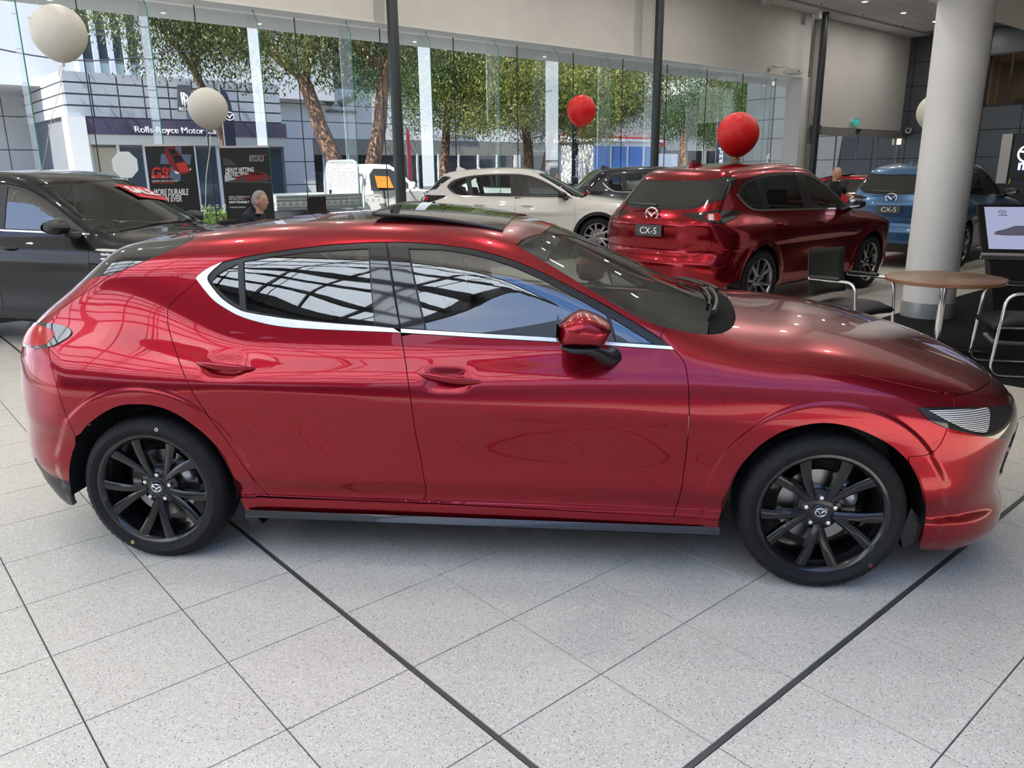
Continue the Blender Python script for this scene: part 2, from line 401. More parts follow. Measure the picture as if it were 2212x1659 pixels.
def build_glazing():
    pane = thin_glass('facade_glass', (.955, .975, .97), .42, base=.043); fin_m = thin_glass('fin_glass', (.945, .98, .968), .35, base=.043)
    edge = principled('glass_edge_green', (.05, .30, .22), .15, coat=1.0); seal = principled('silicone_black', (.012, .012, .012), .5)
    f = empty('window_1'); struct(f); dw = DG + .42; step = 1.955; k0, k1 = -9, 9
    us = [8.79 + step * k for k in range(k0, k1 + 1)]
    for a, b_ in zip(us[:-1], us[1:]):
        mid = (a + b_) / 2
        for p, q in ((a, mid), (mid, b_)):
            m = MB(); gbox(m, p + .006, q - .006, dw, dw + .012, .02, ZB - .02)
            m.build('pane', pane, f)
        m = MB(); gbox(m, mid - .008, mid + .008, dw - .002, dw + .014, .02, ZB - .02); m.build('pane_joint', seal, f)
    for u in us:                                           # glass fins with a clipped inner top corner
        pts = [(DG - .03, .05), (dw, .05), (dw, ZB), (DG + .18, ZB), (DG - .03, ZB - .28)]
        def P(w, z, du): return tuple(G(u + du, w, z))
        m = MB(); n = len(pts); V = [P(w, z, -.0095) for w, z in pts] + [P(w, z, .0095) for w, z in pts]
        m.add(V, [tuple(range(n)), tuple(range(n, 2 * n))[::-1]]); fo = m.build('glass_fin', fin_m, f)
        e = MB(); ed = [(0, 4), (4, 3)]
        for a, b_ in ed: e.add([V[a], V[b_], V[n + b_], V[n + a]], [(0, 1, 2, 3)])
        e.build('polished_edge', edge, fo)
    b = MB(); gbox(b, us[0], 26.3, dw - .06, dw + .08, -.02, .02); b.build('floor_channel', principled('steel_grey', (.16, .17, .175), .45, .4), f)
    # dots printed on the panes at waist height
    dm = principled('manifestation_white', (.85, .86, .87), .6); d = MB()
    for k in range(220):
        u = -6 + .145 * k
        for sq in ((-.022, -.012), (.012, .022)): gbox(d, u + sq[0], u + sq[1], dw - .004, dw - .003, .985, 1.03)
        gbox(d, u - .022, u + .022, dw - .004, dw - .003, .975, .987); gbox(d, u - .022, u + .022, dw - .004, dw - .003, 1.028, 1.04)
    d.build('pane_dots', dm, f)
    # sliding doors under the end wall
    g = empty('door_1'); struct(g); fr = principled('steel_grey', (.16, .17, .175), .45, .4)
    for a, b_ in ((27.8, 29.3), (29.3, 31.0), (31.0, 32.7), (32.7, 34.3)):
        m = MB(); gbox(m, a + .02, b_ - .02, DG + .08, DG + .092, .04, 2.72); po = m.build('door_leaf', pane, g)
        e = MB(); gbox(e, b_ - .03, b_, DG + .06, DG + .11, 0, 2.74); e.build('stile', fr, po)
    # left return of the glass front
    h = empty('window_2'); struct(h)
    for k in range(9):
        w = -4.5 + k * 2.2; m = MB(); gbox(m, CU0 - .15, CU0 - .138, w + .01, w + 2.19, .02, ZB); m.build('pane', pane, h)

def lamp_head(P, emit, rim, power=None):
    o = empty('downlight', P); m = MB(); m.lathe([(.075, -.004), (.10, -.006), (.105, 0)], 24); m.build('trim_ring', rim, o)
    d = MB(); d.lathe([(0, -.003), (.076, -.003)], 24); d.build('lamp_disc', emit, o)
    if power:
        l = bpy.data.lights.new('downlight_beam', 'AREA'); l.shape = 'DISK'; l.size = .15; l.energy = power; l.color = (1.0, .95, .88); lo = bpy.data.objects.new('downlight_beam', l); COL.objects.link(lo); lo.parent = o; lo.location = (0, 0, -.012)
    return o
def build_downlights():
    emit = principled('lamp_glow', (1, 1, 1), .5, emit=(1.0, .96, .90), estr=14.0); rim = principled('lamp_rim', (.8, .8, .8), .4); n = 0
    for px, py in ((1952, 28), (2020, 47), (1868, 4)):
        P = at_z(px, py, ZC - .002); tag(lamp_head(P, emit, rim, 22), {1952: 'round ceiling downlight, middle of the three lit near the round pillar', 2020: 'round ceiling downlight closest to the round pillar', 1868: 'round ceiling downlight at the top edge of the picture'}[px], 'lamp', 'ceiling downlights')
    for i in range(9):
        for k in range(4):
            u = -6.5 + 3.2 * i; w = 3.2 + 3.1 * k
            tag(lamp_head(G(u, w, ZC - .002), emit, rim, 19), 'round recessed ceiling downlight above the parked cars', 'lamp', 'ceiling downlights')

def build_canopy():
    """glazed canopy and street wall behind and left of the viewer: what the flanks of the cars mirror"""
    c = empty('glazed_canopy'); tag(c, 'glazed canopy of pale panels between dark steel beams left of the viewer', 'canopy')
    pm = bpy.data.materials.new('canopy_panel'); pm.use_nodes = True; nt = pm.node_tree; nt.nodes.clear(); out = nt.nodes.new('ShaderNodeOutputMaterial'); tr = nt.nodes.new('ShaderNodeBsdfTranslucent'); tr.inputs[0].default_value = (.84, .88, .90, 1); df = nt.nodes.new('ShaderNodeBsdfDiffuse'); df.inputs[0].default_value = (.7, .72, .74, 1); mx = nt.nodes.new('ShaderNodeMixShader'); mx.inputs[0].default_value = .12
    nt.links.new(tr.outputs[0], mx.inputs[1]); nt.links.new(df.outputs[0], mx.inputs[2]); nt.links.new(mx.outputs[0], out.inputs[0])
    beam = principled('beam_dark', (.02, .021, .022), .5); z = 6.2; us = np.linspace(CU0, CU1, 7); ws = np.linspace(-2.75, 9.2, 10); du = us[1] - us[0]; dw_ = ws[1] - ws[0]
    for a in us[:-1]:
        for p in ws[:-1]:
            m = MB(); gbox(m, a + .03, a + du - .03, p + .03, p + dw_ - .03, z, z + .02); m.build('canopy_panel', pm, c)
    for k, a in enumerate(us):
        m = MB(); gbox(m, a - .04, a + .04, ws[0], ws[-1], z - (.26 if k % 3 == 0 else .10), z); m.build('beam', beam, c)
    for k, w in enumerate(ws):
        m = MB(); gbox(m, us[0], us[-1], w - .03, w + .03, z - (.34 if k == 0 else .08), z + .01); m.build('purlin', beam, c)
        if k % 2:
            for s in (-.16, .16):
                m = MB(); m.tube([G(us[0], w + s, z - .30), G(us[-1], w + s, z - .30)], .018, 6); m.build('tie_rod', beam, c)
    fa = MB(); gbox(fa, CU0 - .25, CU0 - .05, -2.75, 9.2, 4.61, 6.35); fa.build('fascia', principled('fascia_dark', (.035, .036, .038), .6), c)
    b = MB(); gbox(b, CU1 + .05, CU1 + .25, CEW, 9.2, 6.1, ZC + .3); struct(b.build('trim_1', principled('bulkhead_paint', (.6, .58, .545), .75)))
    b = MB(); gbox(b, CU1, UE, CEW - .15, CEW, ZC - .25, ZC + .3); struct(b.build('trim_2', principled('bulkhead_paint', (.6, .58, .545), .75)))
    wl = empty('street_wall'); tag(wl, 'long grey concrete wall across the forecourt behind the viewer', 'wall')
    cm = principled('precast_concrete', (.30, .32, .34), .8)
    for k in range(13):
        for j in range(4):
            m = MB(); gbox(m, -46 + 6 * k + .03, -40 + 6 * k - .03, -13.4, -13, 3.0 * j + .03, 3.0 * j + 2.97); m.build('wall_slab', cm, wl)
    yd = MB(); gbox(yd, -60, 40, -40, -6.5, -.2, -.05); gbox(yd, -60, -16, -6.5, 16, -.2, -.05); struct(yd.build('ground_yard', principled('yard_asphalt', (.16, .16, .16), .9)))
    lb = empty('side_building'); tag(lb, 'dark low building beyond the left end of the forecourt', 'building')
    m = MB(); gbox(m, -40, -27, -12, 12, 0, 8.5); m.build('block', principled('side_block', (.10, .105, .11), .7), lb)
# ------------------------------------------------------------------ car bodies
# A body is one smooth implicit solid F(x, |y|, z) = 0 (x forward, y left, z up, metres); panels are outlines laid on that skin.
def curve(pts):
    """smooth 1-D function through points (monotone-ish cubic), tabulated"""
    X = np.array([p[0] for p in pts], float); Y = np.array([p[1] for p in pts], float)
    h = np.diff(X); d = np.diff(Y) / h; m = np.zeros(len(X))
    m[1:-1] = (d[:-1] * h[1:] + d[1:] * h[:-1]) / (h[1:] + h[:-1]); m[0] = d[0]; m[-1] = d[-1]
    T = np.linspace(X[0] - 0.6, X[-1] + 0.6, 3000); i = np.clip(np.searchsorted(X, T) - 1, 0, len(X) - 2)
    t = (T - X[i]) / h[i]; tt = np.clip(t, 0, 1)
    V = (2 * tt**3 - 3 * tt**2 + 1) * Y[i] + (tt**3 - 2 * tt**2 + tt) * h[i] * m[i] + (-2 * tt**3 + 3 * tt**2) * Y[i + 1] + (tt**3 - tt**2) * h[i] * m[i + 1]
    V = V + np.where(T < X[0], (T - X[0]) * m[0], 0) + np.where(T > X[-1], (T - X[-1]) * m[-1], 0)
    k = np.exp(-0.5 * (np.arange(-24, 25) / 9.0)**2); k /= k.sum()
    Vs = np.convolve(np.pad(V, 24, mode='reflect', reflect_type='odd'), k, mode='valid')
    return lambda x: np.interp(x, T, Vs)
def smax(a, b, k):
    h = np.maximum(k - np.abs(a - b), 0) / k; return np.maximum(a, b) + h * h * k * 0.25
def smin(a, b, k): return -smax(-a, -b, k)
def sstep(a, b, x):
    t = np.clip((x - a) / (b - a), 0, 1); return t * t * (3 - 2 * t)

class Body:
    VS = 0.8
    def __init__(s, F, sf, sr, zc): s.F = F; s.sf = sf; s.sr = sr; s.zc = zc
    def f(s, P): return s.F(P[:, 0], np.abs(P[:, 1]), P[:, 2])
    def normal(s, P):
        h = 0.003; N = np.zeros_like(P)
        for i in range(3):
            d = np.zeros(3); d[i] = h; N[:, i] = s.f(P + d) - s.f(P - d)
        return N / (np.linalg.norm(N, axis=1)[:, None] + 1e-12)
    def hit(s, O, D, t0, t1, n=90, outside=True):
        """first crossing along rays; outside: from + to -, else from - to +"""
        sg = 1.0 if outside else -1.0; M = len(O); lo = np.full(M, t0, float); hi = np.full(M, np.nan); prev = np.full(M, t0, float)
        for t in np.linspace(t0, t1, n):
            v = sg * s.f(O + D * t); c = np.isnan(hi) & (v <= 0); hi[c] = t; lo[c] = prev[c]; prev[:] = t
        bad = np.isnan(hi); hi[bad] = t1; lo[bad] = t1
        for _ in range(26):
            mid = 0.5 * (lo + hi); v = sg * s.f(O + D * mid[:, None]); pos = v > 0
            lo = np.where(pos, mid, lo); hi = np.where(pos, hi, mid)
        return O + D * hi[:, None], ~bad
    # domains: 'cyl' (s, v) along the flanks and top, 'nose' / 'tail' polar caps
    def rays(s, dom, Q):
        Q = np.asarray(Q, float)
        if dom == 'cyl':
            x, ph = Q[:, 0], Q[:, 1] / s.VS; O = np.stack([x, 0 * x, 0 * x + s.zc], 1)
            th = np.zeros_like(x); o = x.copy()
            f = x > s.sf; th[f] = (x[f] - s.sf) / s.VS; o[f] = s.sf
            r = x < s.sr; th[r] = (x[r] - s.sr) / s.VS; o[r] = s.sr
            O[:, 0] = o
            return O, np.stack([np.sin(th), -np.cos(th) * np.cos(ph), np.cos(th) * np.sin(ph)], 1)
        sg, o = (1, s.sf) if dom == 'nose' else (-1, s.sr)
        rho = np.hypot(Q[:, 0], Q[:, 1]) / s.VS; th = math.pi / 2 - rho; ph = np.arctan2(Q[:, 1], Q[:, 0])
        O = np.tile(np.array([o, 0, s.zc]), (len(Q), 1))
        return O, np.stack([sg * np.sin(th), -np.cos(th) * np.cos(ph), np.cos(th) * np.sin(ph)], 1)
    def surf(s, dom, Q):
        O, D = s.rays(dom, Q); P, ok = s.hit(O, D, 0.0, 1.6, 60, outside=False); return P
    def coords(s, dom, P):
        P = np.atleast_2d(P).astype(float); x = P[:, 0]; a = -P[:, 1]; b = P[:, 2] - s.zc
        ph = np.arctan2(b, a); r = np.hypot(a, b)
        if dom == 'cyl':
            S = x.copy(); f = x > s.sf; S[f] = s.sf + np.arctan2(x[f] - s.sf, r[f]) * s.VS
            g = x < s.sr; S[g] = s.sr - np.arctan2(s.sr - x[g], r[g]) * s.VS
            return np.stack([S, ph * s.VS], 1)
        sg, o = (1, s.sf) if dom == 'nose' else (-1, s.sr)
        rho = (math.pi / 2 - np.arctan2(sg * (x - o), r)) * s.VS
        return np.stack([rho * np.cos(ph), rho * np.sin(ph)], 1)
    def side(s, XZ):
        """points (x, z) in side view -> skin on the right-hand side"""
        XZ = np.asarray(XZ, float); O = np.stack([XZ[:, 0], np.full(len(XZ), -1.3), XZ[:, 1]], 1)
        P, ok = s.hit(O, np.tile(np.array([0, 1.0, 0]), (len(XZ), 1)), 0, 1.3); return P
    def top(s, XY):
        XY = np.asarray(XY, float); O = np.stack([XY[:, 0], XY[:, 1], np.full(len(XY), 2.2)], 1)
        P, ok = s.hit(O, np.tile(np.array([0, 0, -1.0]), (len(XY), 1)), 0, 2.0, 160); return P

def resample(Q, e):
    out = []
    for i in range(len(Q)):
        a, b = Q[i], Q[(i + 1) % len(Q)]; n = max(1, int(math.ceil(np.linalg.norm(b - a) / e)))
        for k in range(n): out.append(a + (b - a) * k / n)
    return np.array(out)
def inset(Q, g):
    if g == 0: return Q
    A = 0.5 * np.sum(Q[:, 0] * np.roll(Q[:, 1], -1) - np.roll(Q[:, 0], -1) * Q[:, 1]); sg = 1 if A > 0 else -1
    e = np.roll(Q, -1, 0) - Q; e /= np.linalg.norm(e, axis=1)[:, None] + 1e-12; n = sg * np.stack([-e[:, 1], e[:, 0]], 1)
    m = n + np.roll(n, 1, 0); l = np.sum(m * m, axis=1)[:, None]; m = m * 2 / np.maximum(l, 0.9)
    return Q + m * g
def inside(Q, P):
    x, y = P[:, 0], P[:, 1]; c = np.zeros(len(P), bool)
    for i in range(len(Q)):
        x1, y1 = Q[i - 1]; x2, y2 = Q[i]
        if y1 == y2: continue
        k = ((y1 > y) != (y2 > y)); c ^= k & (x < (x2 - x1) * (y - y1) / (y2 - y1) + x1)
    return c
def smooth_poly(pts, closed=False, e=0.03):
    """Catmull-Rom through pixel or plane points"""
    P = np.asarray(pts, float); n = len(P)
    if n < 3: return P
    out = []
    for i in range(n - 1):
        p0 = P[max(i - 1, 0)]; p1 = P[i]; p2 = P[i + 1]; p3 = P[min(i + 2, n - 1)]
        for t in np.linspace(0, 1, 7)[:-1]:
            out.append(0.5 * (2 * p1 + (p2 - p0) * t + (2 * p0 - 5 * p1 + 4 * p2 - p3) * t * t + (3 * p1 - p0 - 3 * p2 + p3) * t**3))
    out.append(P[-1]); return np.array(out)

def panel(body, name, dom, Q, mat, parent, gap=0.002, h=0.022, e=0.012, off=0.0, flange=0.02, mirror=False, holes=(), shell=None, extra=None):
    """lay outline Q (domain coordinates) on the skin; returns [object, mirrored object or None]"""
    Q = inset(resample(np.asarray(Q, float), e), gap); nb = len(Q); H = [inset(resample(np.asarray(q, float), e), -gap) for q in holes]
    lo, hi = Q.min(0), Q.max(0); gx = np.arange(lo[0] + h / 2, hi[0], h); gy = np.arange(lo[1] + h / 2, hi[1], h * 0.866)
    g = np.array([(x + (0.5 * h if j % 2 else 0), y) for j, y in enumerate(gy) for x in gx]) if len(gx) and len(gy) else np.zeros((0, 2))
    B = np.concatenate([Q] + H)
    if len(g):
        g = g[inside(Q, g)]
        for q in H: g = g[~inside(q, g)]
    if len(g):
        keep = np.ones(len(g), bool)
        for i in range(0, len(g), 800):
            d = np.min(np.sum((g[i:i + 800, None, :] - B[None])**2, axis=2), axis=1); keep[i:i + 800] = d > (0.5 * min(h, 0.02))**2
        g = g[keep]
    if extra is not None and len(g):
        x_ = extra[inside(Q, extra)]
        if len(x_):
            d = np.array([np.min(np.sum((B - p)**2, axis=1)) for p in x_]); x_ = x_[d > .006**2]
        if len(x_):
            keep = np.ones(len(g), bool)
            for i in range(0, len(g), 800):
                d = np.min(np.sum((g[i:i + 800, None, :] - x_[None])**2, axis=2), axis=1); keep[i:i + 800] = d > .011**2
            g = np.concatenate([g[keep], x_])
    allp = np.concatenate([B, g]) if len(g) else B
    edges = []; b0 = 0
    for q in [Q] + H:
        n = len(q); edges += [(b0 + i, b0 + (i + 1) % n) for i in range(n)]; b0 += n
    res = delaunay_2d_cdt([Vector((float(p[0]), float(p[1]))) for p in allp], edges, [], 0, 1e-7)
    V2 = np.array([(v.x, v.y) for v in res[0]]); T = np.array([t for t in res[2] if len(t) == 3])
    cen = V2[T].mean(axis=1); k = inside(Q, cen)
    for q in H: k &= ~inside(q, cen)
    T = T[k]; P = body.surf(dom, V2); N = body.normal(P)
    fn = np.cross(P[T[:, 1]] - P[T[:, 0]], P[T[:, 2]] - P[T[:, 0]]); fl = np.sum(fn * N[T].mean(axis=1), axis=1) < 0; T[fl] = T[fl][:, ::-1]
    P = P + N * off
    V = P.copy(); NN = N.copy(); F = [tuple(t) for t in T]
    if flange > 0:
        cnt = {}
        for t in T:
            for a, b in ((t[0], t[1]), (t[1], t[2]), (t[2], t[0])): cnt[(a, b)] = cnt.get((a, b), 0) + 1
        be = [(a, b) for (a, b) in cnt if (b, a) not in cnt]
        vs = sorted({a for e_ in be for a in e_}); ix = {v: i for i, v in enumerate(vs)}; n0 = len(V); m = len(vs)
        lat = np.zeros((m, 3))
        for a, b in be:
            d = P[b] - P[a]; l = np.cross(d, N[a]); lat[ix[a]] += l; lat[ix[b]] += l
        lat /= np.linalg.norm(lat, axis=1)[:, None] + 1e-12
        V = np.concatenate([V, P[vs] + lat * 0.0006 - N[vs] * 0.0010, P[vs] + lat * 0.0006 - N[vs] * flange])
        NN = np.concatenate([NN, lat * 0.8 + N[vs] * 0.6, lat])
        for a, b in be:
            i, j = ix[a], ix[b]
            F += [(a, n0 + i, n0 + j), (a, n0 + j, b), (n0 + i, n0 + m + i, n0 + m + j), (n0 + i, n0 + m + j, n0 + j)]
    outs = [mesh_of(name, V, F, mat, parent, normals=NN)]
    if mirror:
        V2_ = V * np.array([1, -1, 1]); N2 = NN * np.array([1, -1, 1])
        outs.append(mesh_of(name, V2_, [f[::-1] for f in F], mat, parent, normals=N2))
    if shell is not None:                       # trim inside the panel
        for sg in ((1, -1) if mirror else (1,)):
            shell.add((P - N * 0.035) * np.array([1, sg, 1]), [tuple(t) if sg < 0 else tuple(t)[::-1] for t in T], True)
    return outs
def sym(Q):
    """close a half outline (starting and ending on the centre line) with its mirror image"""
    Q = np.asarray(Q, float); return Q
def strip(body, name, pts3, width_dir, w, d, mat, parent): pass
# ------------------------------------------------------------------ the red hatchback in front
HX, HY, HYAW = -0.0658, 3.7876, -0.118448
_hc, _hs = math.cos(HYAW), math.sin(HYAW)
HEX = np.array([_hc, _hs, 0]); HEY = np.array([-_hs, _hc, 0]); HO = np.array([HX, HY, 0])
HCAM = np.array([(CC - HO) @ HEX, (CC - HO) @ HEY, CAMZ])
def hray(px, py):
    d = ray(px, py); return np.array([d @ HEX, d @ HEY, d[2]])

def hero_field():
    W = curve([(-2.3, .74), (-2.1, .80), (-1.9, .845), (-1.7, .872), (-1.5, .884), (-1.3, .886), (-1.0, .882), (-.6, .877), (0, .875), (.5, .876), (.9, .879), (1.2, .886), (1.45, .889), (1.65, .884), (1.85, .868), (2.05, .84), (2.3, .79)])
    g = curve([(.10, -.075), (.17, -.052), (.20, -.036), (.25, -.026), (.293, -.024), (.31, -.032), (.34, -.026), (.366, -.016), (.385, -.009), (.41, -.007), (.48, -.008), (.58, -.004), (.66, 0), (.72, 0), (.78, -.006), (.84, -.020), (.90, -.044), (.96, -.078), (1.02, -.118), (1.1, -.18)])
    zh = curve([(-2.2, .95), (-2.0, .99), (-1.6, 1.0), (0, 1.0), (.8, 1.012), (1.0, 1.008), (1.2, 1.002), (1.4, .985), (1.6, .953), (1.8, .904), (1.95, .860), (2.1, .805), (2.2, .748), (2.28, .67)])
    roof = curve([(-2.30, .75), (-2.2, .86), (-2.10, .95), (-2.0, 1.035), (-1.88, 1.135), (-1.76, 1.238), (-1.66, 1.306), (-1.56, 1.334), (-1.4, 1.351), (-1.2, 1.379), (-1.0, 1.401), (-.75, 1.419), (-.5, 1.426), (-.25, 1.423), (0, 1.404), (.15, 1.384), (.27, 1.354), (.45, 1.276), (.65, 1.184), (.85, 1.096), (1.05, 1.018), (1.25, .94), (1.5, .82)])
    Yg = curve([(.8, .835), (.92, .803), (1.0, .780), (1.1, .748), (1.2, .714), (1.3, .675), (1.4, .63), (1.5, .575)])
    Wg = curve([(-2.3, -.20), (-2.0, -.155), (-1.8, -.115), (-1.6, -.082), (-1.4, -.052), (-1.1, -.022), (-.8, -.006), (-.4, 0), (.1, 0), (.5, -.004), (.8, -.01), (1.1, -.03), (1.4, -.07)])
    front = curve([(.05, -.22), (.12, -.085), (.18, -.02), (.24, -.005), (.32, -.03), (.40, -.036), (.5, -.022), (.6, -.004), (.68, 0), (.74, -.015), (.8, -.05)])
    rear = curve([(.1, -.20), (.18, -.11), (.25, -.06), (.33, -.018), (.42, 0), (.5, -.004), (.56, -.02), (.64, -.055), (.75, -.070), (.85, -.085), (.95, -.115), (1.05, -.17)])
    kroof = curve([(-2.3, .10), (-1.6, .12), (-.8, .15), (0, .15), (.5, .13), (1.2, .10)])
    def F(x, y, z):
        side = W(x) + g(z)
        for hx in (-1.3625, 1.3625):                                   # wheel-arch flares
            r = np.hypot(x - hx, z - .317)
            side = side + .0065 * sstep(.459, .441, r) * sstep(.1, .3, z)
        # waist of the doors: the hollow between the arches
        side = side - .016 * np.exp(-((x - .15) / .55)**2 - ((z - .47) / .13)**2)
        side = side + .010 * np.exp(-((x + .95) / .5)**2 - ((z - .80) / .10)**2)
        for hx, hz in ((-.075, .822), (-.99, .858)):                     # door-handle cups
            side = side - .022 * np.exp(-(((x - hx + .012) / .075)**4) - ((z - hz) / .036)**4)
        top = z - (zh(x) - .10 * np.abs(y)**2.2 - .25 * np.maximum(y - .45, 0)**2)
        fr = x - (2.262 + front(z) - .50 * np.abs(y)**2.9)
        re = -(x - (-2.185 - rear(z) + .42 * np.abs(y)**3.2))
        low = smax(smax(y - side, top, .12), smax(fr, re, .02), .16)
        low = smax(low, .12 - z, .05)
        xr = x + .28 * y * y * sstep(-.3, .2, x) - .16 * y * y * sstep(-1.2, -1.7, x)
        up = smax(y - (Yg(z) + Wg(x)), z - (roof(xr) - .075 * y * y), kroof(x))
        up = smax(up, .7 - z, .05)
        up = smax(up, re, .12)
        k = .05 + .17 * sstep(-.9, -1.6, x) + .02 * sstep(.5, 1.0, x)
        return smin(low, up, k)
    return F
HB = Body(hero_field(), 1.50, -1.40, .60)
def hpix(pts, sm=True):
    """trace of pixels on the photograph -> points on the hatchback's skin"""
    P = smooth_poly(pts) if sm else np.asarray(pts, float)
    D = np.array([hray(a, b) for a, b in P]); O = np.tile(HCAM, (len(D), 1))
    X, ok = HB.hit(O, D, 2.0, 6.6, 200)
    if not ok.all(): print('MISS', name_dbg, [tuple(map(int, p)) for p in P[~ok]][:6])
    return X[ok]
name_dbg = ''
def hq(pts, dom='cyl', sm=True): return HB.coords(dom, hpix(pts, sm))
def cat(*a): return np.concatenate([np.asarray(x, float) for x in a])
# --- traced lines (pixels of the photograph), laid on the skin
L_TOP = [(481, 566), (536, 553), (617, 540), (698, 530), (780, 524), (834, 522.5), (888, 523), (953, 528), (1025, 538), (1098, 558), (1170, 587), (1242, 623), (1315, 663), (1387, 705), (1456, 751)]
L_CHB = [(424, 602), (446, 631), (470, 655), (514, 681), (563, 697), (617, 706.5), (700, 712), (866, 719), (1030, 729), (1203, 739), (1330, 747.5), (1456, 756)]
L_CHT = [(481, 566), (454, 590), (449, 604), (460, 622), (481, 646), (514, 667.5), (545, 677), (628, 689.5), (720, 698.5), (806, 704.8), (866, 710), (1030, 720), (1203, 730), (1330, 739.5), (1450, 748.5)]
L_SR = [(427, 605), (369, 657), (362, 683), (365, 711), (383, 769), (409, 834), (448, 896), (488, 950), (535, 1019), (582, 1073)]
L_SM = [(866, 719), (875, 777), (884, 839), (897, 933), (908, 985), (915, 1030), (920, 1059), (913, 1087)]
L_SMU = [(835, 523), (846, 590), (857, 669), (865, 712)]
L_SF = [(1456, 756), (1476, 779), (1485, 813), (1488.5, 864), (1487, 936), (1476, 1027), (1471, 1061), (1455, 1117)]
L_DB = [(582, 1073), (745, 1080), (913, 1087), (1180, 1101), (1455, 1117)]
L_AR = [(160, 1044), (152, 1010), (163, 964), (183, 926), (218, 896), (256, 878), (294, 874), (335, 878), (375, 892), (416, 918), (457, 954), (487, 999), (508, 1045), (519, 1073)]
L_AF = [(1553, 1125), (1561, 1098), (1577, 1053), (1603, 1005), (1642, 963), (1693, 932), (1745, 918), (1790, 915), (1841, 924), (1886, 942), (1928, 966), (1963, 998)]
L_AF2 = [(1963, 998), (1986, 1043), (1996, 1092), (1996, 1137), (1986, 1178)]
L_SCREEN = [(1117, 529), (1206, 582), (1279, 627), (1351, 670), (1400, 694), (1437, 706)]
L_SCRB = [(1437, 706), (1500, 719), (1540, 722), (1558, 719)]
L_HOODR = [(1558, 720), (1574, 712), (1584, 702), (1588.5, 688), (1588, 676)]
L_HOODS = [(1558, 720), (1569, 730), (1591, 750), (1620, 767), (1675, 780), (1767, 794.6), (1859, 811), (1951, 831), (2024, 847), (2079, 851.5)]
L_HOODF = [(2079, 851.5), (2108, 844), (2134, 829.5), (2140, 822)]
L_DITCH = [(1117, 529), (1018, 503), (950, 492), (860, 485), (740, 482), (640, 484), (520, 494), (421, 511)]
L_HATCH = [(421, 511), (398, 527), (315, 563), (239, 594)]
L_HATCH2 = [(239, 594), (172, 640), (108, 682)]
L_TL = [(85, 698), (120, 701), (146, 708), (155, 717), (148, 729), (119, 746), (105, 749.5)]
L_BR = [(105, 749.5), (109, 780), (123, 834), (140, 890), (163, 944)]
L_BSEAM = [(2061, 880), (2059, 866), (2059, 857), (2079, 851.5)]
L_FSEAM = [(1963, 987), (2006, 982), (2031, 960), (2047, 925)]
L_HLB = [(2047, 925), (2009, 908), (1981, 881)]
def c3(dom, pts): return HB.coords(dom, np.array(pts, float))
def mirr(dom, Q):
    Q = np.asarray(Q, float).copy()
    if dom == 'cyl': Q[:, 1] = math.pi * HB.VS - Q[:, 1]
    else: Q[:, 0] = -Q[:, 0]
    return Q[::-1]
def full(dom, Q): return np.concatenate([Q, mirr(dom, Q)])

